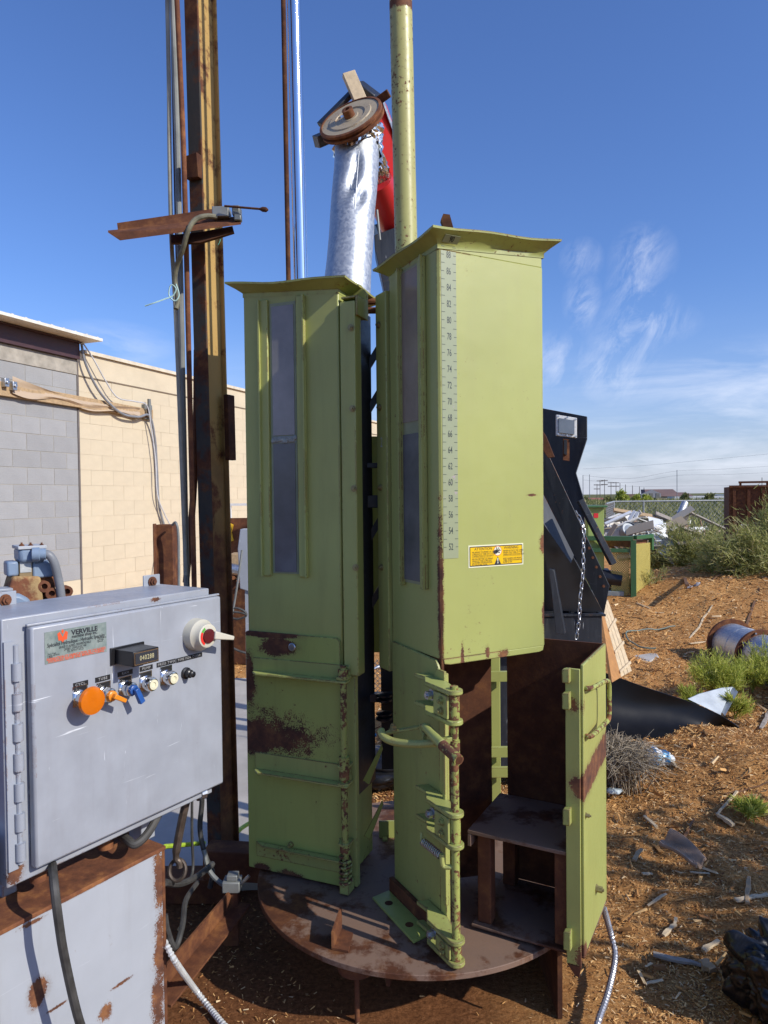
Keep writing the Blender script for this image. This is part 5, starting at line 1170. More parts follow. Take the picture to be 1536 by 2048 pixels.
# bin below
bn = thing('black_bin', 'black steel bin under the hopper beside the leaning pallet', 'bin', (1.05, 3.9, 0))
A = U(1100, 1232, 3.95); Bc = U(1203, 1244, 3.95); zt3 = A.z
d = MB(); d.box(A.x - .3, Bc.x, 3.94, 3.955, .12, zt3).box(Bc.x - .012, Bc.x, 3.956, 4.5, .12, zt3).box(A.x - .3, Bc.x, 4.5, 4.515, .12, zt3).box(A.x - .3, Bc.x, 3.956, 4.5, .10, .119)
d.build('bin_body', bk, bn, bevel=.003)
d = MB(); d.beam((Bc.x + .008, 3.93, zt3 + .004), (Bc.x + .008, 4.5, zt3 + .004), .02, .012); d.box(A.x - .3, Bc.x, 3.93, 3.96, zt3 + .001, zt3 + .012); d.build('bin_rim', bk, bn)
for x in (Bc.x - .06, A.x - .2): MB().box(x, x + .05, 4.0, 4.05, 0, .10).build('bin_foot', bk, bn)
# chain
P = smoothpath([U(1150, 1018, 3.62), U(1158, 1034, 3.62), U(1167, 1056, 3.60), U(1167, 1100, 3.58), U(1166, 1145, 3.56), U(1160, 1200, 3.54), U(1159, 1234, 3.53), U(1153, 1275, 3.52)], 30)
chn = thing('steel_chain', 'galvanised steel chain hanging in front of the black hopper', 'chain', P[0])
lk = None; acc = 0; idx = 0; last = P[0]
def link_mesh():
    b = MB(); pts = []
    for i in range(17):
        a_ = 2 * PI * i / 16; pts.append(Vector((.0075 * math.cos(a_), 0, .010 * math.sin(a_) + (.006 if math.sin(a_) > 0 else -.006))))
    b.tube(pts, .0026, 6); o = b.build('link', M['steel'], None); m_ = o.data; bpy.data.objects.remove(o); return m_
lm = link_mesh()
for i in range(1, len(P)):
    acc += (P[i] - P[i - 1]).length
    if acc > .0235:
        acc = 0; o = bpy.data.objects.new('link', lm); COL.objects.link(o); o.parent = chn; o.location = P[i] - P[0]
        dd = (P[i] - last).normalized(); last = P[i]; qd = dd.to_track_quat('Z', 'Y').to_matrix() @ Matrix.Rotation(R(90 * (idx % 2) + 20), 3, 'Z'); o.rotation_euler = qd.to_euler(); idx += 1
# leaning pallet
pl = thing('wooden_pallet', 'pale wooden pallet leaning on the black bin with three cross battens', 'pallet', G(1250, 1350))
Yc = lambda t: 5.0 - .55 * t
def lp(t, s): # t along (0 top, 1 bottom), s across
    a = (1205 + (1243 - 1205) * t, 1215 + (1354 - 1215) * t); b = (1216 + (1264 - 1216) * t, 1199 + (1342 - 1199) * t)
    return U(a[0] + (b[0] - a[0]) * s, a[1] + (b[1] - a[1]) * s, Yc(t) + .25 * s)
for s0, s1 in ((0, .30), (.34, .64), (.68, 1)):
    MB().prism([lp(0, s0), lp(0, s1), lp(1, s1), lp(1, s0)], (-.02, .02, -.01)).build('plank', M['wood_pale'], pl, bevel=.003)
for t in (.30, .62, .90): MB().prism([lp(t, -.12), lp(t - .04, 1.03), lp(t, 1.03), lp(t + .04, -.12)], (.008, -.012, .004)).build('batten', M['wood_pale'], pl, bevel=.003)
MB().prism([lp(.0, -.3), lp(0, -.04), lp(1, -.04), lp(1.0, -.9)], (-.01, .02, 0)).build('side_board', plain('orange_wood', (.42, .20, .06), .7, 0, .2, 20), pl)
# black curved sheet on the ground
top = [(1150, 1330), (1200, 1345), (1280, 1370), (1376, 1398), (1430, 1425), (1482, 1459)]; ty = [5.0, 4.95, 4.9, 4.85, 4.8, 4.75]
bot = [(1150, 1530), (1210, 1528), (1290, 1508), (1372, 1504), (1405, 1474), (1480, 1461)]; by = [4.25, 4.27, 4.38, 4.42, 4.6, 4.74]
n = 7; V_ = []
for i in range(6):
    a = U(*top[i], ty[i]); b = U(*bot[i], by[i])
    for j in range(n):
        t = j / (n - 1); p_ = a.lerp(b, t); k = math.sin(PI * t); p_ = p_ + Vector((0, .28 * k, -.13 * k)) * (1 - i / 6) + Vector((0, .03 * math.sin(i * 2.3 + j), .015 * math.sin(i * 1.7 + j * 2))); V_.append(p_)
d = MB(); d.add(V_, [(i * n + j, i * n + j + 1, (i + 1) * n + j + 1, (i + 1) * n + j) for i in range(5) for j in range(n - 1)])
o = d.build('curved_liner_sheet', plain('black_liner', (.006, .006, .007), .42, 0, .3, 5, .3, spec=.4), smooth=70, origin=G(1300, 1500)); tag(o, 'big curved black plastic liner lying open on the mulch', 'liner sheet')
s_ = o.modifiers.new('s', 'SUBSURF'); s_.levels = 2; s_.render_levels = 2; s_ = o.modifiers.new('t', 'SOLIDIFY'); s_.thickness = .008
o2 = thing('metal_flap', 'light grey folded sheet metal flap sticking out behind the black liner', 'sheet metal', G(1440, 1430))
gm = plain('grey_sheet', (.36, .40, .44), .45, .2, .15, 10)
MB().prism([U(1376, 1398, 4.95), U(1398, 1388, 5.0), U(1443, 1376, 5.1), U(1466, 1374, 5.15), U(1440, 1420, 5.0), U(1442, 1430, 4.9)], (0, .006, .0)).build('flap_face', gm, o2)
MB().prism([U(1467, 1374, 5.15), U(1476, 1384, 5.1), U(1450, 1432, 4.9), U(1441, 1421, 4.99)], (0, .006, .0)).build('flap_fold', gm, o2)
# blue and white bag
def crumple(name, c, r_, mat, label, cat, seed, sub=4, rough_=.5, ridge=1.0, flat=1.0):
    bm = bmesh.new(); bmesh.ops.create_icosphere(bm, subdivisions=sub, radius=1)
    from mathutils import noise as mn
    for v in bm.verts:
        q = v.co.copy(); k = 0; f_ = 1.6; a_ = 1
        for o_ in range(4): k += a_ * abs(mn.noise(Vector((q.x + q.z * (1 - flat) * .5, q.y, q.z * flat)) * f_ + Vector((seed * 7, 0, seed)))) ; f_ *= 2.1; a_ *= .5
        v.co = q * (1 + rough_ * (k - .45) * ridge)
        v.co.x *= r_[0]; v.co.y *= r_[1]; v.co.z *= r_[2]
        if v.co.z < -r_[2] * .5: v.co.z = -r_[2] * .5 + (v.co.z + r_[2] * .5) * .2
    me = bpy.data.meshes.new(name)
    for f in bm.faces: f.smooth = True
    bm.to_mesh(me); bm.free(); me.materials.append(mat); o = bpy.data.objects.new(name, me); COL.objects.link(o); o.location = c; return tag(o, label, cat)
m, nt, p = newmat('blue_white_print'); t = nt.nodes.new('ShaderNodeTexCoord'); s = nt.nodes.new('ShaderNodeSeparateXYZ'); nt.links.new(t.outputs['Object'], s.inputs[0])
f = NOISE(nt, coord(nt), 16, 4); xx = M_(nt, 'ADD', s.outputs[0], M_(nt, 'MULTIPLY', f, .03))
c = MIX(nt, MR(nt, xx, .02, .022), (.02, .16, .38), (.72, .72, .70)); c = MIX(nt, MR(nt, xx, .055, .058), c, (.02, .10, .24)); c = MIX(nt, MR(nt, f, .56, .6), c, (.25, .5, .68)); c = MIX(nt, MR(nt, xx, .10, .102), c, (.7, .72, .72))
nt.links.new(c, p.inputs['Base Color']); p.inputs['Roughness'].default_value = .25
c = G(1308, 1532, .06); crumple('printed_bag', c + Vector((0, 0, .045)), (.115, .06, .055), m, 'crumpled blue and white printed plastic bag between dry brush and mulch', 'plastic bag', 3, 4, .4)
c = G(1228, 1582, .04); crumple('paper_scrap', c, (.045, .03, .014), plain('pale_paper', (.45, .52, .55), .6), 'small crumpled pale paper lying beside the green door', 'paper scrap', 5, 3, .5)
c = G(1290, 1508, .02); crumple('foil_scrap', c, (.07, .02, .01), plain('grey_foil', (.35, .37, .40), .4), 'flat grey sheet scrap behind the blue printed bag', 'scrap', 8, 3, .3)
bagm, nt, p = newmat('black_bin_bag'); p.inputs['Base Color'].default_value = (.006, .006, .007, 1); p.inputs['Roughness'].default_value = .36; p.inputs['Specular IOR Level'].default_value = .4
bp = N(nt, 'ShaderNodeBump', {'Height': NOISE(nt, coord(nt), 14, 5, .6, 1.5), 'Strength': .5, 'Distance': .006}); nt.links.new(bp.outputs[0], p.inputs['Normal'])
crumple('rubbish_bag', (1.28, 2.22, .085), (.19, .19, .15), bagm, 'shiny crumpled black rubbish bag at the lower right corner', 'rubbish bag', 2, 6, .60, 1.0, .3)
crumple('grey_tarpaulin', G(1330, 1132, .35) + Vector((0, 0, .05)), (.28, .2, .14), plain('grey_tarp', (.10, .11, .13), .5), 'dark grey tarpaulin heap at the foot of the white debris', 'tarpaulin', 12, 5, .5)
crumple('teal_tarpaulin', G(1336, 1139, .35), (.25, .12, .06), plain('teal_tarp', (.02, .20, .17), .5), 'teal tarpaulin edge showing below the grey one', 'tarpaulin', 14, 4, .5)
crumple('torn_paper', G(1388, 1190, .35), (.09, .05, .13), plain('torn_grey', (.33, .33, .35), .7), 'torn grey paper standing on the mulch mound', 'paper', 15, 4, .9)
crumple('torn_paper', G(1535, 1180, .4), (.12, .08, .16), plain('torn_mauve', (.25, .17, .16), .7), 'mauve brown torn sheet at the right edge of the mound', 'paper', 16, 4, .8)
crumple('pebble_scrap', G(1242, 1261, .05), (.04, .03, .03), plain('grey_scrap', (.30, .31, .34), .6), 'small grey scrap lying beside the top of the leaning pallet', 'scrap', 18, 3, .5)
# corrugated piece
Q = [G(1343, 1660, .12), G(1412, 1722, .11), G(1392, 1748, .08), G(1318, 1700, .09)]
nu, nv = 130, 10; V_ = []
for i in range(nu):
    for j in range(nv):
        u, v = i / (nu - 1), j / (nv - 1); a = Q[0].lerp(Q[1], v); b = Q[3].lerp(Q[2], v); p_ = a.lerp(b, u)
        V_.append(p_ + Vector((0, 0, .0055 * math.sin(u * 2 * PI * 13) + .018 * math.sin(v * 3) + .02 * u * u + (.01 * math.sin(u * 9) if v in (0, 1) else 0))))
d = MB(); d.add(V_, [(i * nv + j, i * nv + j + 1, (i + 1) * nv + j + 1, (i + 1) * nv + j) for i in range(nu - 1) for j in range(nv - 1)])
o = d.build('corrugated_sheet', plain('brown_corrugated', (.34, .24, .17), .6, 0, .4, 8), smooth=60, origin=Q[0]); tag(o, 'torn brown corrugated sheet lying on the dark mulch right of the door', 'corrugated sheet'); s_ = o.modifiers.new('t', 'SOLIDIFY'); s_.thickness = .004
# teal strap on mulch
P = smoothpath([G(x, y, .06) for x, y in ((1350, 1273), (1310, 1275), (1275, 1277), (1258, 1280), (1252, 1283), (1260, 1293), (1285, 1303), (1312, 1304))], 6)
P = [Vector((p_.x, p_.y, gz(p_.x, p_.y) + .03)) for p_ in P]
tag(MB().tube(P, .008, 6).build('strap', plain('teal_strap', (.15, .19, .155), .6), origin=P[0]), 'faded teal packing strap looped on the mulch', 'strap')
# flanged pipe
A = U(1462, 1287, 6.9); B = U(1522, 1312, 6.35); dA = (B - A).normalized(); ra = .20
fp = thing('flanged_pipe', 'large galvanised pipe with rusty bolted flanges lying on the mulch', 'pipe', (B.x, B.y, B.z - .2))
MB().lathe(A, dA, [(ra - .01, 0), (ra, .0), (ra, .28), (ra + .004, .285), (ra, .29), (ra, (B - A).length)], 40).build('pipe_barrel', M['galv'], fp)
MB().lathe(B + dA * .035, dA, [(ra, 0), (ra, .5), (ra + .004, .505), (ra, .51), (ra, 1.3)], 40).build('pipe_barrel', M['galv'], fp)
for q_, w2 in ((A, .03), (B, .034)):
    fl_ = MB().lathe(q_ - dA * .005, dA, [(ra + .002, 0), (ra + .04, 0), (ra + .04, w2), (ra + .002, w2)], 40).build('flange', redp, fp)
x_, y_ = perp(dA)
for k in range(10):
    a_ = 2 * PI * k / 10; c = B + (x_ * math.cos(a_) + y_ * math.sin(a_)) * (ra + .022) - dA * .012; MB().cyl(c, c + dA * .06, .009, 6).build('flange_bolt', M['steel'], fp)
a, b = G(1405, 1352, .04), G(1600, 1372, .04); tag(MB().beam(a + Vector((0, 0, .01)), b + Vector((0, 0, .01)), .09, .06).build('timber_plank', M['wood_grey'], bevel=.004, origin=a), 'weathered timber lying in front of the flanged pipe', 'plank')
# ------------------------------------------------------------------ wood pieces one can pick out
sticks = [((1467, 1652), (1432, 1628), 14, 1, 'pale split stick leaning up at the right, topmost of the near offcuts'), ((1474, 1583), (1434, 1630), 7, 1, 'long pale curved splinter above the crossed offcuts'),
          ((1306, 1910), (1404, 1932), 15, 3, 'grey flat batten lying left of the rubbish bag'), ((1498, 1755), (1494, 1808), 11, 2, 'upright splintered offcut of the crossed pair at the right'),
          ((1470, 1802), (1535, 1790), 13, 1, 'horizontal pale offcut of the crossed pair at the right'), ((1325, 1872), (1349, 1850), 12, 1, 'curved bright offcut near the conduit'),
          ((1349, 1850), (1351, 1836), 8, 1, 'short upright tip beside the curved bright offcut'), ((1405, 1902), (1437, 1882), 14, 1, 'knobbly pale offcut just above the grey batten'),
          ((1295, 1812), (1332, 1788), 8, 1, 'thin pale splinter left of the curved offcut'), ((1288, 1633), (1312, 1655), 9, 1, 'short dark edged splinter near the top of the dappled mulch'),
          ((1266, 1722), (1282, 1700), 12, 2, 'pointed pale chip near the green door'), ((1360, 1690), (1388, 1638), 6, 0, 'dark twig stuck above the corrugated sheet'),
          ((1490, 1880), (1536, 1872), 10, 1, 'pale offcut at the right edge over the rubbish bag'), ((1284, 1748), (1303, 1748), 8, 1, 'small flat chip below the pointed chip'),
          ((1404, 1925), (1426, 1945), 26, 2, 'broad bark chunk at the right end of the grey batten'), ((1290, 1968), (1325, 1960), 8, 1, 'thin tan splinter in the lower dappled mulch'),
          ((1520, 1458), (1538, 1425), 10, 3, 'grey board end rising at the right edge beside the liner tip'), ((1380, 1745), (1420, 1748), 6, 1, 'straight tan lath at the lower edge of the corrugated sheet'),
          ((1480, 1288), (1536, 1228), 7, 0, 'brown branch sloping down behind the flanged pipe'), ((1370, 1160), (1376, 1172), 9, 0, 'dark stub standing near the crest of the mound'),
          ((1395, 1200), (1470, 1155), 3, 1, 'long thin pale branch across the mound'), ((1425, 1160), (1536, 1152), 3, 0, 'long brown branch along the crest of the mound'),
          ((1378, 1277), (1425, 1262), 5, 1, 'pale lath lying on the mulch left of the flanged pipe'), ((1380, 1288), (1412, 1284), 5, 1, 'pale flat offcut below the lath by the flanged pipe'),
          ((1272, 1228), (1300, 1238), 7, 2, 'tan curved chip right of the hopper foot'), ((1345, 1520), (1352, 1535), 6, 1, 'tiny bright chip at the tip of the blue bag'),
          ((1450, 1595), (1536, 1592), 5, 0, 'red brown stick lying along the near ridge'), ((1302, 1205), (1312, 1190), 4, 1, 'pair of pale straws low on the mound')]
wm = [M['wood_grey'], M['wood_pale'], M['wood'], M['wood_grey']]; wm[0] = plain('dark_wood', (.17, .085, .04), .85, 0, .25, 26, .5)
for (a, b, wpx, mi, lab) in sticks:
    def gg(q):
        p_ = G(q[0], q[1], .05)
        for _ in range(4): p_ = G(q[0], q[1], gz(p_.x, p_.y) + .012)
        return p_
    A_, B_ = gg(a), gg(b); wd = wpx / FPX * A_.y; n = 6; rng = random.Random(hash(lab) % 1000 if False else len(lab) * 7 + a[0]); pts = []
    d_ = (B_ - A_).normalized(); sx_ = d_.cross(Vector((0, 0, 1))).normalized(); up_ = sx_.cross(d_)
    vs = []
    for i in range(n):
        t = i / (n - 1); c = A_.lerp(B_, t) + sx_ * rng.uniform(-.15, .15) * wd + up_ * wd * .15; c.z = max(c.z, gz(c.x, c.y) + .006); k = .5 * wd * rng.uniform(.75, 1.1) * (1 - .35 * abs(t - .45))
        for (e, f_) in ((-1, -.5), (1, -.45), (.9, .35), (-.7, .5)): vs.append(c + sx_ * (e * k * rng.uniform(.85, 1.1)) + up_ * (f_ * k * rng.uniform(.8, 1.2)))
    fs = [(i * 4 + j, i * 4 + (j + 1) % 4, i * 4 + 4 + (j + 1) % 4, i * 4 + 4 + j) for i in range(n - 1) for j in range(4)] + [(0, 1, 2, 3), (n * 4 - 4, n * 4 - 3, n * 4 - 2, n * 4 - 1)]
    tag(MB().add(vs, fs).build('wood_offcut', wm[mi], origin=A_, bevel=wd * .04), lab, 'wood offcut', 'wood offcuts lying on the mulch')

# ================================================================== FOLIAGE
def foliage(name, base, size, nb, nl, blade, mat, label, cat, seed, stem_mat=None, up=1.0, droop=.2, group=None, nstem=None, spread=1.0, bw_=.13):
    rng = np.random.RandomState(seed); bx_, by_, bz = base
    t_ = thing(name, label, cat, base, group)
    sm = MB(Matrix.Translation(Vector(base))); C = []; D = []
    for i in range(nb):
        a = rng.uniform(0, 2 * PI); e = rng.uniform(.15, 1) ** .7; tx_, ty_, tz_ = size[0] * math.cos(a) * e * spread, size[1] * math.sin(a) * e * spread, size[2] * rng.uniform(.45, 1) * (1.1 - .5 * e)
        P = []
        for k in range(9):
            s_ = k / 8; P.append(Vector((tx_ * s_ ** 1.2, ty_ * s_ ** 1.2, tz_ * (s_ ** .8) * up - droop * s_ ** 3 * size[2] * e)) + Vector(rng.normal(0, .02, 3)) * size[2] * s_)
        if nstem is None or i < nstem: sm.tube(P, [.005 * size[2] * (1.1 - k / 8) + .001 for k in range(9)], 5)
        m_ = max(1, nl // nb)
        ts = rng.uniform(.22, 1, m_) ** .8 * 8
        for s_ in ts:
            k = min(int(s_), 7); f_ = s_ - k; p_ = P[k].lerp(P[k + 1], f_); dd = (P[k + 1] - P[k]).normalized()
            C.append(p_ + Vector(rng.normal(0, .045, 3)) * size[2]); D.append(dd + Vector(rng.normal(0, .55, 3)) + Vector((0, 0, .25)))
    if nstem != 0: sm.build('stem', stem_mat or M['wood_grey'], t_, origin=base, smooth=60, fixn=False).location = (0, 0, 0)
    C = np.array([tuple(c) for c in C]); D = np.array([tuple(c) for c in D]); D /= np.linalg.norm(D, axis=1)[:, None]
    n = len(C); L = blade * rng.uniform(.5, 1.3, n)[:, None]; S = np.cross(D, rng.normal(0, 1, (n, 3))); S /= np.linalg.norm(S, axis=1)[:, None] + 1e-6
    W_ = L * bw_; V = np.stack([C - S * W_ * .4, C + S * W_ * .4, C + D * L * .6 + S * W_ * .5, C + D * L, C + D * L * .5 - S * W_ * .5], 1).reshape(-1, 3)
    F = (np.arange(n)[:, None] * 5 + np.arange(5)[None]); 
    o = np_mesh('foliage', V, F, mat); o.parent = t_; return t_
tam = island('tamarisk_green', [(0, (.16, .18, .06)), (.4, (.36, .38, .12)), (.8, (.54, .54, .21)), (1, (.60, .52, .30))], .7, .42)
fresh = island('fresh_green', [(0, (.28, .34, .05)), (.6, (.55, .60, .12)), (1, (.68, .66, .20))], .6, .45)
straw = island('dry_straw', [(0, (.16, .12, .08)), (.5, (.38, .31, .22)), (1, (.55, .47, .35))], .8, .1)
dull = island('field_green', [(0, (.15, .16, .055)), (.6, (.29, .30, .11)), (1, (.42, .38, .20))], .8, .2)
b = G(1490, 1200, .2); foliage('tamarisk_bush', (5.35, 9.7, .15), (1.1, .9, 1.5), 120, 42000, .10, tam, 'big feathery grey green tamarisk bush behind the mulch mound at the right', 'bush', 1, M['wood_grey'], droop=.15, bw_=.10, spread=1.05)
foliage('tamarisk_bush', (6.2, 10.2, .2), (1.1, .9, 1.9), 90, 32000, .11, tam, 'taller tamarisk bush at the right edge in front of the rusty container', 'bush', 2, M['wood_grey'], droop=.1, bw_=.10)
foliage('tamarisk_bush', (5.3, 12.0, .1), (1.1, .8, 1.3), 60, 18000, .10, tam, 'looser tamarisk bush behind the leaning galvanised pipe', 'bush', 3, M['wood_grey'], droop=.1, bw_=.10)
foliage('tamarisk_sprig', (3.55, 9.6, .2), (.35, .3, .6), 12, 1500, .07, tam, 'wispy green sprig in front of the white metal sheet', 'plant', 4, droop=.1, bw_=.1)
tg = 'green tufts growing in the mulch'
for i, (x, y, s_, lab) in enumerate([(1425, 1395, .38, 'bright green feathery tuft left of the flanged pipe end'), (1462, 1400, .30, 'bright green tuft in front of the grey metal flap'), (1505, 1385, .33, 'bright green tuft under the second pipe flange'), (1538, 1375, .36, 'bright green tuft at the right edge by the pipe'), (1392, 1228, .16, 'small green tuft alone on the mulch mound'), (1418, 1226, .08, 'tiny green sprout right of the small mound tuft'), (1380, 1420, .16, 'short green tuft behind the liner edge'), (1470, 1440, .2, 'yellow green tuft at the liner tip'), (1496, 1640, .12, 'single thin green blade plant on dark mulch')]):
    p_ = G(x, y, .03)
    for _ in range(4): p_ = G(x, y, gz(p_.x, p_.y))
    foliage('green_tuft', (p_.x, p_.y, p_.z), (s_ * .6, s_ * .5, s_ * 1.25), max(6, int(20 * s_ / .3)), int(2000 * s_ / .3), .05, fresh, lab, 'plant', 20 + i, fresh, group=tg, droop=.05, bw_=.10)
p_ = G(1235, 1560, .05)
# dry brush: arching straw stems
def drybrush(base, r_, h_, n, seed, label):
    rng = random.Random(seed); t_ = thing('dry_brush', label, 'dry brush', base); mb = MB()
    for i in range(n):
        a = rng.uniform(0, 2 * PI); e = rng.uniform(.35, 1); st_ = Vector((rng.gauss(0, .05), rng.gauss(0, .05), 0)); P = []
        for k in range(7):
            s_ = k / 6; P.append(Vector(base) + st_ + Vector((math.cos(a) * r_ * e * s_, math.sin(a) * r_ * e * s_, h_ * (1.1 - .4 * e) * math.sin(min(1, s_ * 1.25) * PI * .62) * rng.uniform(.93, 1.07))) + Vector((rng.gauss(0, .012), rng.gauss(0, .012), rng.gauss(0, .006))) * s_ * 2)
        mb.tube(P, [.0028, .0026, .0024, .002, .0018, .0015, .001], 4, closed=True)
        for j in range(2):
            k = rng.choice((2, 3, 4)); q = P[k]; dd = (P[k + 1] - P[k]).normalized() + Vector((rng.gauss(0, .5), rng.gauss(0, .5), rng.gauss(0, .4))); mb.tube([q, q + dd * .05, q + dd * .09 - Vector((0, 0, .02))], [.0016, .0013, .0008], 3, closed=True)
    o = mb.build('straw_stems', straw, t_, origin=base, smooth=0, fixn=False); o.location = (0, 0, 0)
drybrush((.335 * 3.85 - .02, 3.95, gz(1.27, 3.95)), .27, .26, 620, 5, 'heap of dry straw coloured brush between the green door and the black liner')
# shade shrubs out of the frame towards the sun
foliage('tamarisk_tree', (4.4, 1.35, 0), (1.1, .9, 3.2), 60, 9000, .13, tam, 'tamarisk tree right of the yard casting dappled shade on the near mulch', 'tree', 51, M['wood_grey'], droop=.05, bw_=.25)
foliage('tamarisk_tree', (3.7, 1.5, 0), (.7, .6, 1.9), 30, 3500, .12, tam, 'lower young tamarisk tree beside the taller shade tree', 'tree', 52, M['wood_grey'], droop=.05, bw_=.25)

# ================================================================== GREEN FRAME MACHINE
gd = paint('dark_green_paint', (.05, .14, .055), chips=.72, edge=1, seed=61); gl = paint('light_green_hopper', (.28, .36, .10), chips=.74, edge=1, seed=62)
Ym = 9.3; C0 = U(1267, 1185, Ym); FM = frame((C0.x, C0.y), 1.0, -.30)  # u right, v back
Fr2 = frame((C0.x, C0.y), .80, .75)
mk = thing('sorting_frame', 'green steel machine frame with a yellow mesh guard half buried in mulch', 'machine', (C0.x, C0.y, gz(C0.x, C0.y)))
zt_ = U(1267, 1080, Ym).z; zb_ = max(0, C0.z - .05)
def gb(F, a, b, w_, t_, nm, mt, up=(0, 0, 1)): return MB(F).beam(a, b, w_, t_, up).build(nm, mt, mk, bevel=.003)
gb(FM, (-.0, 0, zb_ - .2), (0, 0, zt_), .07, .07, 'corner_post', gd, (0, 1, 0))
gb(FM, (-.75, .0, zt_ + .02), (.0, .0, zt_ + .02), .07, .06, 'top_rail', gd); gb(FM, (-.75, .0, zt_ - .14), (-.04, .0, zt_ - .14), .05, .05, 'top_rail', gd)
gb(FM, (-.7, .0, .18), (-.04, .0, .18), .05, .05, 'bottom_rail', gd); gb(FM, (-.7, .5, .22), (-.04, .5, .22), .05, .05, 'bottom_rail', gd)
gb(Fr2, (.04, 0, zt_ + .03), (.50, 0, zt_ + .03), .06, .05, 'top_rail', gd)
gb(Fr2, (.50, 0, zt_ - .16), (.50, 0, zt_ + .06), .05, .05, 'corner_post', gd, (0, 1, 0))
for u_ in (-.38, -.68): gb(FM, (u_, 0, zt_ - .12), (u_, 0, zt_), .04, .05, 'short_post', gd, (0, 1, 0))
gb(FM, (-.72, .02, zb_ - .2), (-.72, .02, zt_), .06, .06, 'corner_post', gd, (0, 1, 0))
m, nt, p = newmat('yellow_expanded_mesh'); p.inputs['Base Color'].default_value = (.55, .46, .13, 1); p.inputs['Roughness'].default_value = .55; M['ymesh'] = m
# expanded mesh guards: real crossing strips
def meshguard(F, u0, u1, z0, z1, v, step, w_, name, mt):
    b = MB(F); H_ = z1 - z0; W2 = u1 - u0; k = -H_
    while k < W2:
        for sgn in (1, -1):
            ua, ub = k, k + H_; za, zb_2 = (0, H_) if sgn == 1 else (H_, 0)
            c0, c1 = max(0, ua), min(W2, ub)
            if c1 > c0:
                f0, f1 = (c0 - ua) / H_, (c1 - ua) / H_; p0 = (u0 + c0, v, z0 + za + (zb_2 - za) * f0); p1 = (u0 + c1, v, z0 + za + (zb_2 - za) * f1); b.beam(p0, p1, w_, w_ * .6, (0, 1, 0))
        k += step
    o = b.build(name, mt, mk, smooth=0, fixn=False); o['kind'] = 'stuff'
meshguard(Fr2, .05, .46, .15, zt_ - .06, .0, .028, .011, 'mesh_guard', M['ymesh'])
meshguard(FM, -.28, -.05, .30, zt_ - .16, .04, .03, .010, 'mesh_guard', M['ymesh'])
MB(Fr2).box(.06, .45, .03, .04, .15, zt_ - .08).build('guard_backing', plain('dull_backing', (.34, .29, .12), .7), mk)
MB(FM).box(-.66, -.3, .2, .5, .45, .62).build('gearbox', M['blackplain'], mk, bevel=.02)
MB(FM).cyl((-.5, .1, .55), (-.15, .12, .5), .11, 20).build('roller_drum', M['blackplain'], mk)
MB(FM).box(-.55, -.12, .0, .12, .30, .36).build('belt_tray', plain('grey_tray', (.25, .28, .27), .5), mk, bevel=.004)
MB(FM).box(-.75, 0, .1, .7, .02, .16).build('mulch_heap', plain('heap_brown', (.12, .06, .03), .9, 0, .4, 30, 1), mk)
MB(Fr2).box(.06, .48, .05, .5, zt_ - .10, zt_ - .02).build('mulch_load', plain('load_brown', (.25, .10, .045), .9, 0, .4, 30, 1), mk)
a, b = U(1176, 1072, 9.5), U(1208, 1015, 9.5)
hb_ = thing('green_hopper', 'light green feed hopper with a dark lid and small red label', 'hopper', (a.x, a.y, 0))
MB().prism([(a.x - .21, 9.75, a.z - .3), (a.x, 9.5, a.z - .3), (a.x, 9.5, b.z), (a.x - .21, 9.75, b.z)], (.0, .3, 0)).build('hopper_side', gl, hb_)
MB().box(a.x + .001, b.x, 9.5, 9.9, .4, b.z).build('hopper_body', gl, hb_, bevel=.004)
MB().box(a.x - .23, b.x + .03, 9.44, 9.95, b.z + .001, b.z + .03).build('hopper_lid', gd, hb_, bevel=.003)
c = U(1192, 1031, 9.495); MB().box(c.x - .03, c.x + .03, 9.494, 9.498, c.z - .03, c.z + .03).build('red_label', plain('red_label', (.6, .02, .03), .5), hb_)
MB().box(a.x, b.x, 9.55, 9.85, 0, .399).build('hopper_stand', gd, hb_)

# ================================================================== WHITE DEBRIS PILE
wpn = paint('flaking_white_board', (.66, .63, .57), chips=.66, edge=.5, seed=71, rb=2.2); wht = plain('white_sheet', (.70, .72, .74), .45, 0, .1, 4)
def board(px, Y, w_, t_, mat, label, nm='debris_board', cat='board', dY=(0, 0)):
    A_, B_ = U(*px[0], Y + dY[0]), U(*px[1], Y + dY[1]); d_ = (B_ - A_)
    o = MB().beam(A_, B_, w_, t_, (0, -.6, .8)).build(nm, mat, origin=A_, bevel=.004); return tag(o, label, cat, 'boards and sheets in the debris pile')
def sheet(pts, Y, mat, label, dY=None, cat='sheet', t=.02):
    P = [U(x, y, Y + (dY[i] if dY else 0)) for i, (x, y) in enumerate(pts)]
    return tag(MB().prism(P, (0, t, .005)).build('debris_sheet', mat, origin=P[0], bevel=.003), label, cat, 'boards and sheets in the debris pile')
YD = 12.5
mound = crumple('debris_heap', U(1290, 1075, 13.0), (1.0, .5, .32), plain('rubble_brown', (.28, .19, .13), .9, 0, .4, 9, 1), 'brown rubble heap under the white boards', 'rubble heap', 31, 5, .5)
sheet([(1296, 1033), (1326, 1040), (1330, 1070), (1350, 1133), (1310, 1098)], 12.0, wht, 'long white metal sheet sloping down the front of the debris pile', [.4, .4, .2, -.3, 0])
sheet([(1340, 1060), (1376, 1068), (1394, 1134), (1340, 1130)], 12.2, wht, 'wide white sheet standing right of the sloping one', [.4, .4, -.2, -.2])
sheet([(1208, 1050), (1240, 1028), (1264, 1021), (1272, 1042), (1230, 1062)], 12.8, wpn, 'flaking white sheet forming the left peak of the debris pile', [0, .2, .4, .2, 0])
sheet([(1268, 1045), (1318, 1038), (1325, 1060), (1280, 1066)], 12.6, wpn, 'cream crumpled sheet in the middle of the debris pile', [.1, .3, 0, 0])
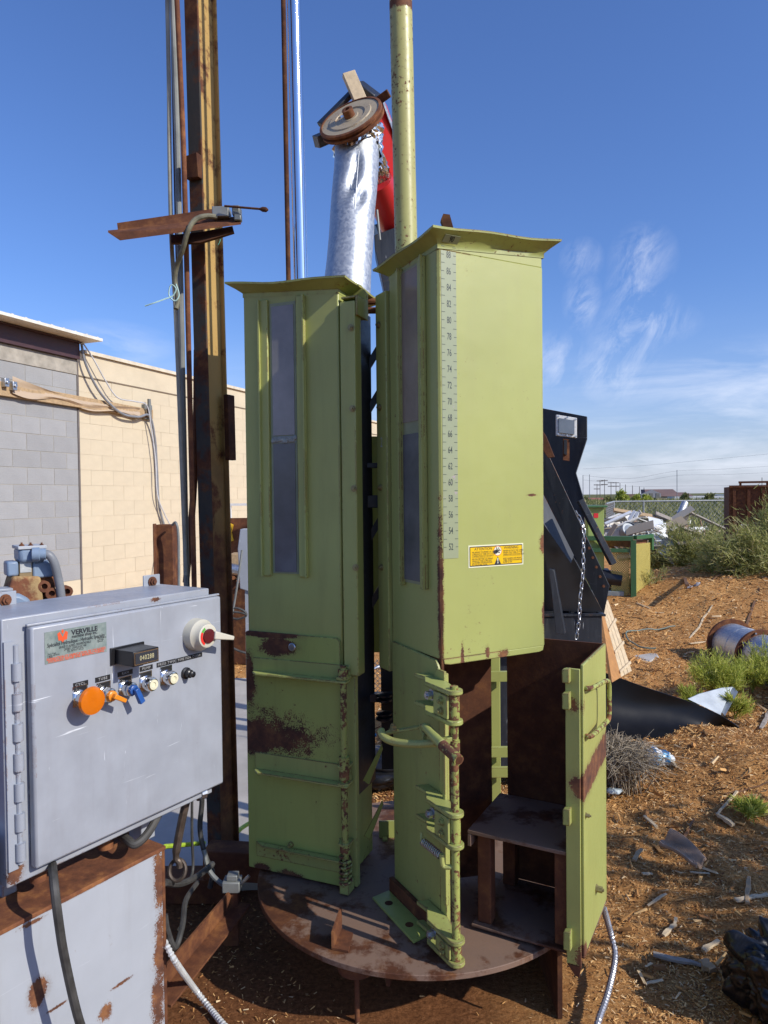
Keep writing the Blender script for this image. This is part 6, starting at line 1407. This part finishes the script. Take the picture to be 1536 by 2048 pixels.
sheet([(1210, 1066), (1240, 1058), (1290, 1062), (1296, 1074), (1212, 1073)], 12.2, wpn, 'low flaking cream board directly over the green frame')
sheet([(1312, 1050), (1332, 1046), (1340, 1100), (1322, 1085)], 12.1, wht, 'narrow white offcut between the two large sheets', [.2, .2, 0, 0])
for i, (pa, pb, w_, mt, lab) in enumerate([((1227, 1020), (1345, 1040), .09, M['wood'], 'long brown beam along the back of the debris pile'), ((1311, 1027), (1360, 1047), .10, M['wood_grey'], 'grey plank sloping right at the top of the pile'), ((1357, 1052), (1380, 1024), .12, M['wood_grey'], 'short thick grey plank sloping up to the right beside the galvanised pipe'), ((1333, 1050), (1380, 1071), .05, M['wood_grey'], 'thin plank below the grey sloping one'), ((1382, 1026), (1450, 1058), .04, M['wood_grey'], 'thin long lath running right into the bush'), ((1342, 1046), (1384, 1066), .03, M['wood_pale'], 'thin pale lath across the middle of the pile'), ((1360, 1068), (1398, 1058), .03, M['wood_pale'], 'pale lath rising right over the wide sheet'), ((1210, 1048), (1262, 1024), .05, wht, 'white batten along the left slope of the pile'), ((1258, 1040), (1270, 1022), .06, wht, 'short white batten at the left peak'), ((1270, 1038), (1276, 1024), .05, wht, 'short upright white trim right of the left peak'), ((1212, 1066), (1300, 1074), .03, M['wood_grey'], 'dark rail lying over the green frame'), ((1362, 1055), (1420, 1075), .06, M['wood_grey'], 'grey board running right under the bush'), ((1230, 1055), (1275, 1036), .04, wpn, 'cream strip across the left sheet'), ((1395, 1140), (1536, 1148), .05, M['wood_grey'], 'grey board lying flat under the big tamarisk bush'), ((1400, 1130), (1500, 1140), .04, M['wood'], 'brown board lying under the big tamarisk bush')]):
    board((pa, pb), YD - .02 * i if i < 13 else 10.9, w_, .04, mt, lab)
# broken scraps through the pile (too many and too small to pick apart)
def scraps(name, n, cx, cy, cz, sx, sy, sz, s0, s1, mat, label, seed):
    rng = random.Random(seed); b = MB()
    for i in range(n):
        c = Vector((cx + rng.gauss(0, sx), cy + rng.gauss(0, sy), max(.05, cz + rng.gauss(0, sz)))); d_ = Vector((rng.gauss(0, 1), rng.gauss(0, .6), rng.gauss(0, .35))).normalized(); L_ = rng.uniform(s0, s1)
        b.beam(c - d_ * L_ / 2, c + d_ * L_ / 2, L_ * rng.uniform(.08, .5), .015, Vector((rng.gauss(0, .6), -.5, .8)))
    o = b.build(name, mat, smooth=0, fixn=False); tag(o, label, 'scrap heap'); o['kind'] = 'stuff'
q_ = U(1285, 1060, 12.6); scraps('white_scraps', 130, q_.x, 12.6, q_.z - .1, .50, .3, .14, .12, .5, island('white_scrap_tones', [(0, (.35, .28, .2)), (.3, (.60, .56, .48)), (1, (.80, .79, .75))]), 'broken white board scraps heaped between the larger debris sheets', 3)
q_ = U(1330, 1075, 12.5); scraps('brown_scraps', 110, q_.x, 12.7, q_.z - .1, .7, .4, .14, .12, .42, island('brown_scrap_tones', [(0, (.10, .06, .035)), (.5, (.28, .20, .13)), (1, (.48, .38, .27))]), 'splintered brown lath scraps mixed through the debris pile', 4)
# foundation under the sheets
tag(MB().lathe(U(1356, 1040, 12.6), U(1376, 991, 12.9) - U(1356, 1040, 12.6), [(.06, -.25), (.06, .42), (.058, .42)], 22).build('galvanised_pipe', M['galv'], origin=U(1356, 1040, 12.6)), 'galvanised pipe sticking up out of the debris pile at a slant', 'pipe')
c = U(1260, 1058, 12.1); tag(MB().lathe(c, (.15, -1, .5), [(.135, -.25), (.135, 0), (.128, .004), (.128, -.02)], 30).lathe(c, (.15, -1, .5), [(.126, -.03), (.02, .0)], 20).build('metal_drum', plain('dull_drum', (.30, .33, .36), .5, .3), origin=c), 'round grey metal drum end showing in the left of the debris pile', 'drum')

# ================================================================== FENCE, FIELD, HOUSES
YF = 27.0
fn = thing('chain_link_fence', 'grey chain link fence with a top rail across the back of the yard', 'fence', (10, YF, 0))
zR = U(1340, 1002, YF).z
gp = plain('fence_grey', (.32, .33, .34), .5, .3)
xa_, xb_ = U(1228, 1003, YF).x, 30
MB().tube([(xa_, YF, zR), (xb_, YF, zR)], .03, 8).build('top_rail', gp, fn)
posts = [U(1287, 1002, YF).x + i * 3.2 for i in range(-1, 7)]
for i, x in enumerate(posts): MB().cyl((x if i else xa_, YF, 0), (x if i else xa_, YF, zR), .035, 8).build('fence_post', gp, fn)
F_f = frame((xa_, YF), 1, 0); mk_ = mk; mk = fn
meshguard(F_f, 0, 24, .05, zR, 0, .16, .007, 'chain_link', gp)
p2 = U(1212, 1004, YF - 6); L2 = math.hypot(p2.x - xa_, -6); F_g = frame((xa_, YF), (p2.x - xa_), -6.0)
MB(F_g).tube([(0, 0, zR), (L2, 0, zR)], .03, 8).build('top_rail', gp, fn)
meshguard(F_g, 0, L2, .05, zR, 0, .14, .007, 'chain_link', gp); mk = mk_
# field shrubs (nobody could count them)
def fieldstuff(n, y0, y1, xa, xb, hh, seed, mat, name, label):
    rng = np.random.RandomState(seed); y = np.exp(rng.uniform(math.log(y0), math.log(y1), n)); x = y * rng.uniform(xa, xb, n)
    dens = vnoise(x * .35, y * .22, 5) + .5; hl = hh * (.35 + dens) * rng.uniform(.3, 1, n)
    C = np.stack([x, y, hl * rng.uniform(0, 1, n)], -1) + rng.normal(0, .05, (n, 3)); D = rng.normal(0, .5, (n, 3)) + np.array([0, 0, .8]); D /= np.linalg.norm(D, axis=1)[:, None]
    L = (.10 * (y / 25) ** .8 * rng.uniform(.6, 1.5, n))[:, None]; S = np.cross(D, rng.normal(0, 1, (n, 3))); S /= np.linalg.norm(S, axis=1)[:, None]; W_ = L * .22
    V = np.stack([C - S * W_, C + S * W_, C + D * L * 2], 1).reshape(-1, 3); F = np.arange(n)[:, None] * 3 + np.arange(3)[None]
    o = np_mesh(name, V, F, mat); tag(o, label, 'field shrubs'); o['kind'] = 'stuff'
fieldstuff(90000, 28, 110, .24, .62, .62, 3, dull, 'field_shrubs', 'low grey green scrub filling the field behind the chain link fence')
fieldstuff(18000, 15, 27, .38, .60, .45, 4, dull, 'yard_weeds', 'green weeds growing between the debris pile and the fence')
# container
cm_ = rusty('rusty_container', 33, 1.0); a = U(1458, 1010, 21); b = U(1458, 963, 21)
ctn = thing('waste_container', 'rusty brown open top steel container behind the bushes at the right edge', 'container', (a.x, 21, 0))
CF = frame((a.x, 21), .93, -.37); CF = CF @ Matrix.Translation((-a.x, -21, 0))
MB(CF).box(a.x, a.x + 3.2, 21, 23, 0, b.z - .16).build('container_body', cm_, ctn, bevel=.01)
for i in range(9): MB(CF).box(a.x + .1 + i * .38, a.x + .18 + i * .38, 20.94, 20.999, .1, b.z - .22).build('rib', cm_, ctn)
for z_ in (b.z - .03, b.z - .15): MB(CF).box(a.x + (.25 if z_ > b.z - .1 else 0), a.x + 3.2, 20.92, 21.0, z_ - .03, z_ + .03).build('top_rail', cm_, ctn)
for i in range(5): MB(CF).box(a.x + .27 + i * .7, a.x + .33 + i * .7, 20.95, 21.0, b.z - .12, b.z - .06).build('rail_post', cm_, ctn)
# houses far behind
HY = 190
def hx(px, y=995, Y=HY): return U(px, y, Y)
roof_ = plain('brown_roof', (.17, .105, .09), .9, 0, .1, .3, 0); wallm = plain('tan_wall', (.33, .27, .23), .9, 0, .1, .3, 0)
h1 = thing('house', 'brown roofed house with a gabled grey porch on the horizon', 'house', (hx(1310).x, HY, 0))
xl, xr = hx(1275).x, hx(1385).x; ze = hx(1300, 993).z; zr_ = hx(1300, 978.5).z
MB().box(xl, xr, HY, HY + 9, -.1, ze).build('wall', wallm, h1)
MB().prism([(hx(1290).x, HY - .4, ze + .01), (hx(1362).x, HY - .4, ze + .01), (hx(1361).x, HY + 5, zr_), (hx(1303).x, HY + 5, zr_)], (0, 3, 0)).build('roof', roof_, h1)
MB().prism([(hx(1362.5).x, HY - .4, ze + .01), (hx(1387).x, HY - .4, ze + .01), (hx(1384).x, HY + 4, hx(1320, 985).z), (hx(1362.5).x, HY + 4, hx(1320, 985).z)], (0, 3, 0)).build('roof', roof_, h1); MB().box(hx(1256).x, hx(1276).x, HY - .2, HY + 5, hx(1300, 996).z, hx(1300, 988).z).build('roof', roof_, h1)
gr_ = plain('grey_gable', (.22, .22, .25), .8, 0, .1, .3, 0)
MB().prism([(hx(1277).x, HY - 1, ze - .3), (hx(1319).x, HY - 1, ze - .3), (hx(1319).x, HY - 1, hx(1320, 987).z), (hx(1301).x, HY - 1, hx(1320, 979).z), (hx(1280).x, HY - 1, hx(1320, 988).z)], (0, .6, 0)).build('gable', gr_, h1)
for x in (1296, 1309): MB().box(hx(x).x, hx(x + 7).x, HY - 1.1, HY - 1.005, ze - .6, hx(1320, 986).z).build('window', M['pane'], h1)
h2 = tag(MB().box(hx(1257).x, hx(1352).x, HY - 30, HY - 26, 0, hx(1320, 993.5, HY - 30).z).build('boundary_wall', plain('white_far_wall', (.55, .55, .58), .8, 0, .1, .3, 0), origin=(hx(1300).x, HY - 30, 0)), 'pale low wall in front of the brown roofed house', 'wall')
h3 = thing('barn', 'low building with a faded red roof at the left end of the horizon', 'building', (hx(1196).x, 200, 0))
MB().box(hx(1150, 1, 200).x, hx(1218, 1, 200).x, 200, 208, 0, hx(1320, 999, 200).z).build('wall', plain('pink_wall', (.45, .40, .38), .9, 0, .1, .3, 0), h3)
MB().prism([(hx(1150, 1, 200).x, 199.5, hx(1320, 999, 200).z + .01), (hx(1220, 1, 200).x, 199.5, hx(1320, 999, 200).z + .01), (hx(1212, 1, 200).x, 204, hx(1320, 994.5, 200).z), (hx(1150, 1, 200).x, 204, hx(1320, 994.5, 200).z)], (0, 1, 0)).build('roof', plain('faded_red', (.35, .10, .08), .8, 0, .1, .3, 0), h3)
for i, (x0, x1, yt, lab) in enumerate([(1388, 1412, 992, 'small pale shed right of the brown roofed house'), (1430, 1457, 989, 'blue grey warehouse roof left of the container'), (1412, 1432, 991, 'tan shed beside the warehouse')]):
    o = thing('shed', lab, 'building', (hx(x0).x, 210, 0)); z_ = U(x0, yt, 210).z
    MB().box(U(x0, yt, 210).x, U(x1, yt, 210).x, 210, 216, 0, z_ - .4).build('wall', (wallm, gr_, wallm)[i], o); MB().box(U(x0, yt, 210).x - .3, U(x1, yt, 210).x + .3, 209.7, 216, z_ - .39, z_).build('roof', (h2.data.materials[0], plain('blue_roof', (.22, .27, .33), .6, 0, .1, .3, 0), roof_)[i], o)
for i, (x, yb, yt, wpx, lab) in enumerate([(1244, 1003, 978, 13, 'round bright green tree left of the house'), (1273, 1003, 986, 7, 'small green tree in front of the house, left one'), (1293, 1003, 984, 8, 'small green tree in front of the house, right one'), (1215, 1000, 990, 8, 'low dark tree beside the red roofed barn'), (1370, 997, 985, 5, 'narrow dark tree at the right end of the house'), (1418, 997, 987, 11, 'broad low tree by the sheds'), (1165, 1000, 992, 14, 'low tree behind the black hopper')]):
    Yt_ = 95; b_ = U(x, yb, Yt_); s_ = (yb - yt) / FPX * Yt_ ; w2 = wpx / FPX * Yt_
    foliage('distant_tree', (b_.x, Yt_, 0), (w2, w2, s_ + b_.z), 26, 1500, .5, fresh if i in (0, 1, 2) else dull, lab, 'tree', 70 + i, group='trees on the horizon', droop=.25, bw_=.35)
# power poles and wires
pm = plain('pole_brown', (.12, .10, .10), .9, 0, .1, 1, 0); pg_ = plain('pole_grey', (.20, .21, .24), .8, 0, .1, 1, 0)
pls = [(1166, 950, 160, 0), (1179, 949, 160, 0), (1194, 968, 230, 1), (1200, 960, 230, 1), (1209, 959, 230, 1), (1222, 964, 260, 1), (1232, 964, 260, 1), (1240, 966, 210, 0), (1251, 969, 300, 0), (1265, 971, 320, 0), (1279, 973, 340, 0), (1288, 975, 360, 0), (1354, 940, 150, 0), (1524, 955, 300, 0)]
nm_ = ['leftmost thin', 'second thin', 'first crossarmed', 'second crossarmed', 'third crossarmed', 'fourth crossarmed', 'fifth crossarmed', 'dark single', 'short pale', 'shorter pale', 'very short', 'shortest', 'tall lone', 'faint far right']
where = ['right of the black hopper', 'beside the leftmost one', 'over the red roofed barn', 'behind the barn', 'above the low dark tree', 'left of the round green tree', 'just left of the round green tree', 'over the round green tree', 'right of the round green tree', 'above the left end of the house', 'above the small trees', 'close to the house gable', 'over the right part of the house', 'above the container']
for (x, yt, Y_, cr_), n_, wh in zip(pls, nm_, where):
    t_ = U(x, yt, Y_); o = thing('power_pole', f'{n_} power pole {wh}', 'power pole', (t_.x, Y_, 0), 'power poles on the horizon')
    MB().cyl((t_.x, Y_, 0), t_, .00042 * Y_, 6).build('pole', pm if Y_ > 200 else pg_, o)
    if cr_:
        for dz2 in (.3, 1.6): MB().box(t_.x - .0045 * Y_, t_.x + .0045 * Y_, Y_ - .1, Y_ + .1, t_.z - dz2 - .12, t_.z - dz2 + .12).build('crossarm', pm, o)
def wire(pts, Y, label, sag=0):
    P = smoothpath([U(x, y, Y) for x, y in pts], 8); tag(MB().tube(P, .00012 * Y, 4).build('power_line', pg_, origin=P[0]), label, 'power line', 'power lines over the field')
wire([(1166, 951, ), (1260, 957), (1354, 942), (1450, 938), (1600, 928)], 158, 'upper power line running over the tall lone pole')
wire([(1188, 969), (1280, 973), (1354, 972), (1460, 971), (1600, 968)], 158, 'low dark power line crossing behind the tall lone pole')
wire([(1166, 960), (1260, 965), (1354, 951), (1450, 949), (1600, 942)], 158, 'middle thin power line on the tall lone pole')
wire([(1166, 938), (1300, 930), (1440, 917), (1600, 902)], 158, 'highest faint power line crossing the pale sky')

# ================================================================== GALVANISED DUCT AND AUGER
A = U(716, 285, 4.5); B = U(690, 640, 4.15)
ag = thing('auger', 'red auger conveyor with a large pulley at its head, rising behind the tubes', 'auger conveyor', (.9, 6.2, 0))
pc = U(697, 226, 4.35); pd = (pc - U(800, 470, 5.15)).normalized(); nrm = Vector((-.36, -.74, .57)).normalized()
redm = paint('red_auger', (.55, .02, .025), chips=.80, edge=.4, seed=81, rough=.35)
top_ = pc - nrm * .18
low_ = U(812, 505, 5.25); da = (low_ - top_).normalized()
MB().tube([top_ + da * .30, low_ + da * .05], .105, 28).tube([low_ + da * .051, low_ + da * 2.2], .10, 28).build('auger_tube', redm, ag)
# rivetted seam
xs_, ys_ = perp(da); fl2 = MB(); s0 = top_ + da * .75 - Vector((.035, .104, .02)); fl2.beam(s0, s0 + da * 1.1, .03, .012, (0, -1, 0)); sm_ = fl2.build('seam_flange', redm, ag)
for i in range(7):
    c = s0 + da * (.08 + i * .16); MB().beam(c - Vector((.035, .01, 0)), c + Vector((.035, -.01, .0)), .016, .016).build('seam_bolt', M['steel'], ag)
# head box
hbx = frame3(top_, da, Vector((1, 0, 0)).cross(da))
hb2 = MB(); hb2.prism([U(664, 262, 4.42), U(690, 276, 4.40), U(724, 268, 4.40), U(748, 236, 4.46), U(738, 222, 4.46)], (.02, .22, .03)); hb2.build('head_box', redm, ag, bevel=.006)
gx = MB(); gx.prism([U(738, 232, 4.62), U(752, 198, 4.62), U(768, 200, 4.66), U(812, 330, 5.0), U(812, 430, 5.1), U(784, 400, 5.0), U(762, 320, 4.85)], (.02, .10, .02)); gd_ = gx.build('belt_guard', redm, ag, bevel=.006)
MB().prism([U(753, 197, 4.60), U(767, 197, 4.62), U(812, 322, 4.96), U(812, 336, 4.97), U(765, 204, 4.62), U(755, 204, 4.60)], (.0, .15, .02)).build('guard_edge', M['galv'], ag)
# pulley
pu_ = MB().lathe(pc - nrm * .02, nrm, [(.05, -.046), (.186, -.044), (.189, 0), (.205, -.004), (.205, -.018), (.18, -.022), (.18, -.032), (.205, -.036), (.205, -.05), (.06, -.052)], 56).build('pulley_rim', rusty('pulley_rust', 35, 1.3), ag)
m, nt, p = newmat('pulley_face'); t = nt.nodes.new('ShaderNodeTexCoord')
web_ = MB().lathe(pc - nrm * .03, nrm, [(.188, 0), (.188, .004), (.14, .006), (.135, .012), (.10, .012), (.095, .005), (.055, .006), (.05, .01), (.03, .01)], 56).build('pulley_web', paint('pulley_face', (.42, .34, .22), chips=.66, edge=.6, seed=83, rb=1.8), ag)
MB().lathe(pc - nrm * .02, nrm, [(.034, 0), (.034, .045), (.018, .046), (.018, .02)], 20).build('pulley_hub', rusty('hub_rust', 36, 1.2), ag)
MB().cyl(pc - nrm * .2, pc + nrm * .0, .02, 12).build('pulley_shaft', M['steel'], ag)
MB().beam(U(632, 284, 4.5), U(700, 255, 4.6), .06, .07, (0, -.5, .8)).build('motor_rail', M['wood_grey'] if False else plain('grey_steel', (.16, .15, .14), .5, .3), ag, bevel=.003)
MB().beam(U(740, 214, 4.5), U(778, 186, 4.45), .05, .05, (0, -.5, .8)).build('motor_rail', M['rust_d'], ag, bevel=.003)
MB().beam(U(640, 250, 4.6), U(712, 178, 4.65), .05, .03, (0, -.5, .8)).build('motor_plate', M['black'], ag, bevel=.003)
MB().beam(U(712, 176, 4.7), U(750, 205, 4.7), .12, .10, (0, -.5, .8)).build('motor_cover', M['black'], ag, bevel=.01)
MB().beam(U(778, 440, 5.2), U(800, 520, 5.3), .24, .16, (0, -1, .3)).build('motor_box', M['black'], ag, bevel=.01)
MB().prism([U(748, 470, 4.9), U(790, 455, 4.9), U(800, 640, 4.9), U(778, 640, 4.9), U(764, 560, 4.9), U(750, 500, 4.9)], (0, .2, 0)).build('hopper_back', bk, ag, bevel=.004)
MB().beam((1.5, 6.9, 0), (1.5, 6.9, 1.2), .08, .08, (0, 1, 0)).build('support_leg', redm, ag)
tag(MB().beam(U(697, 147, 4.62), U(722, 205, 4.6), .085, .04, (0, -.9, .4)).build('timber_offcut', M['wood_pale'], bevel=.003, origin=U(697, 147, 4.62)), 'sawn timber offcut with a green end wedged above the pulley', 'timber')
c0_, c1_ = U(695.5, 144.5, 4.617), U(697.2, 148, 4.62)
# galvanised duct, dented
nP = 60; nA = 72; V_ = []; ax_ = (B - A); d_ = ax_.normalized(); x_, y_ = perp(d_)
from mathutils import noise as mn
for i in range(nP):
    t = i / (nP - 1)
    for k in range(nA):
        a_ = 2 * PI * k / nA; rr = .142 * (1 - .05 * math.sin(PI * t)); dirv = x_ * math.cos(a_) + y_ * math.sin(a_)
        q = A + ax_ * t + dirv * rr
        # buckled crease facing the camera
        f_ = -dirv.y; side_ = dirv.x
        dent = .045 * math.exp(-((t - .30) / .09) ** 2) * math.exp(-((side_ + .05 + (t - .3) * 1.8) / .30) ** 2) + .035 * math.exp(-((t - .38) / .06) ** 2) * math.exp(-((side_ - .42 + (t - .38) * 2) / .22) ** 2) + .02 * math.exp(-((t - .2) / .05) ** 2) * math.exp(-((side_ - .1) / .2) ** 2)
        if f_ < 0: dent = 0
        dent += .004 * mn.noise(Vector((t * 6, math.cos(a_) * 1.5, math.sin(a_) * 1.5)))
        V_.append(q - dirv * dent)
d = MB(); d.add(V_, [(i * nA + k, i * nA + (k + 1) % nA, (i + 1) * nA + (k + 1) % nA, (i + 1) * nA + k) for i in range(nP - 1) for k in range(nA)])
dt = thing('sheet_metal_duct', 'dented galvanised round duct hanging down from the auger head', 'duct', B)
d.build('duct_tube', M['galv'], dt, smooth=28)
d = MB(); d.tube([A + ax_ * .02 + x_ * 0 + Vector((.02, -.134, 0)) + ax_ * 0, A + ax_ * .98 + Vector((.02, -.134, 0))], .002, 6); d.build('duct_seam', M['galv'], dt)
foil, nt, p = newmat('aluminium_tape'); p.inputs['Base Color'].default_value = (.75, .74, .72, 1); p.inputs['Metallic'].default_value = 1; p.inputs['Roughness'].default_value = .22
def foilring(c, axd, r_, L_, seed, par):
    V_ = []; n1, n2 = 14, 60; x1_, y1_ = perp(axd)
    for i in range(n1):
        for k in range(n2):
            a_ = 2 * PI * k / n2; dv = x1_ * math.cos(a_) + y1_ * math.sin(a_); h_ = L_ * (i / (n1 - 1)) * (1 + .25 * math.sin(a_ * 3 + seed)) 
            am = 1 if r_ > .12 else .75
            q = dv * (r_ + am * .032 * mn.noise(Vector((math.cos(a_) * 9, math.sin(a_) * 9, i * .9 + seed * 5))) + am * .02 * mn.noise(Vector((k * 1.9, i * 2.3, seed))))
            V_.append(c + q + axd * h_)
    b = MB(); b.add(V_, [(i * n2 + k, i * n2 + (k + 1) % n2, (i + 1) * n2 + (k + 1) % n2, (i + 1) * n2 + k) for i in range(n1 - 1) for k in range(n2)]); return b.build('foil_tape', foil, par, smooth=12)
foilring(A - d_ * .10, d_, .146, .20, 1, dt)
foilring(U(742, 285, 4.56), (U(777, 400, 4.85) - U(742, 285, 4.56)).normalized(), .052, .38, 2, dt)
P = smoothpath([U(754, 420, 4.7), U(757, 450, 4.7), U(760, 480, 4.7)], 12); tag(MB().tube(P, .008, 8).build('flexible_conduit', M['conduit'], origin=P[0]), 'short ribbed conduit between the duct and the mast', 'conduit')

# ================================================================== THINGS BETWEEN POST AND LEFT TUBE
wf_ = thing('sign_frame', 'white painted rectangular frame against the cream wall', 'frame', U(472, 1300, 9))
a, b = U(457, 1007, 9.0), U(500, 1045, 9.0)
for q in ((a.x, b.x, a.z - .03, a.z), (a.x, b.x, b.z, b.z + .03), (a.x, a.x + .03, b.z + .031, a.z - .031)): MB().box(q[0], q[1], 9.0, 9.04, q[2], q[3]).build('frame_rail', M['white'], wf_)
MB().box(a.x + .02, a.x + .05, 9.041, 9.08, 0, b.z + .02).build('frame_leg', M['white'], wf_)
yl = plain('yellow_paint', (.70, .42, .02), .5)
a = U(460, 1065, 7.5); ym = thing('yellow_bracket', 'yellow machine bracket showing between the post and the left tube', 'bracket', (a.x, 7.5, 0))
MB().prism([(a.x - .06, 7.5, a.z - .11), (a.x + .03, 7.5, a.z - .09), (a.x + .01, 7.5, a.z), (a.x + .03, 7.5, a.z + .08), (a.x - .05, 7.5, a.z + .12)], (0, .05, 0)).build('bracket_plate', yl, ym)
MB().box(a.x - .1, a.x + .3, 7.56, 7.62, 0, a.z + .15).build('support_plate', M['rust'], ym)
om = thing('old_machine', 'rusty machine parts piled behind the left tube', 'machine', (-1.65, 7.0, 0))
a = U(475, 1140, 7.0)
MB().box(a.x - .13, a.x + .14, 7.0, 7.3, 0, a.z - .1).build('base_block', M['rust_d'], om, bevel=.01)
MB().cyl((a.x - .10, 6.97, a.z + .02), (a.x + .12, 6.98, a.z - .02), .06, 16).build('roller', M['steel'], om); MB().box(a.x - .08, a.x + .10, 7.0, 7.2, a.z - .09, a.z + .16).build('upper_block', M['wood'], om, bevel=.01)
for i in range(4): MB().cyl((a.x - .08 + i * .05, 6.99, a.z - .04 - i * .03), (a.x - .08 + i * .05, 6.93, a.z - .04 - i * .03), .02, 10).build('fitting', M['rust_b'], om)
a = U(488, 1120, 6.2); db = thing('distribution_box', 'pale blue grey enclosure partly hidden behind the left tube', 'enclosure', (a.x, 6.2, 0))
MB().prism([(a.x - .04, 6.2, a.z - .25), (a.x + .1, 6.2, a.z - .3), (a.x + .1, 6.2, a.z + .27), (a.x - .03, 6.2, a.z + .27), (a.x - .055, 6.2, a.z + .1)], (0, .15, 0)).build('enclosure_body', M['grey'], db, bevel=.006)
MB().box(a.x, a.x + .04, 6.22, 6.26, 0, a.z - .22).build('enclosure_leg', M['grey'], db)
for i, (pts, lab) in enumerate([([(484, 1100), (476, 1160), (468, 1210), (462, 1240)], 'pale wire hanging from the enclosure'), ([(455, 1225), (470, 1216), (488, 1222), (492, 1232), (474, 1238), (458, 1232), (466, 1224), (484, 1226), (494, 1230)], 'tangle of grey cable on the rusty machine'), ([(452, 1250), (462, 1290), (474, 1300), (492, 1306)], 'black cable drooping below the rusty machine')]):
    P = smoothpath([U(x, y, 6.1) for x, y in pts], 6); tag(MB().tube(P, .010, 6).build('loose_cable', (M['conduit'], M['cable'], M['cable'])[i], origin=P[0]), lab, 'cable')
# wire mesh basket seen between the tubes
a = U(755, 1345, 5.6); bs = thing('wire_basket', 'bent grey wire mesh basket on the ground between the tubes', 'wire mesh', (a.x, 5.6, 0))
P = smoothpath([U(736, 1342, 5.5), U(760, 1332, 5.6), U(800, 1318, 5.7)], 5); MB().tube(P, .012, 8).build('rim_tube', M['steel'], bs)
P = smoothpath([U(738, 1340, 5.5), U(740, 1370, 5.4), U(748, 1392, 5.3)], 5); MB().tube(P, .010, 8).build('rim_tube', M['steel'], bs)
mk = bs; meshguard(Matrix.Translation((0, 0, 0)) @ frame((a.x - .15, 5.58), 1, .1), 0, .5, .10, .36, 0, .04, .005, 'wire_mesh', M['steel']); mk = mk_
crumple('blue_scrap', U(744, 1470, 4.6), (.03, .02, .02), plain('blue_plastic', (.03, .22, .45), .5), 'scrap of blue plastic on the ground between the tubes', 'scrap', 44, 3, .5)
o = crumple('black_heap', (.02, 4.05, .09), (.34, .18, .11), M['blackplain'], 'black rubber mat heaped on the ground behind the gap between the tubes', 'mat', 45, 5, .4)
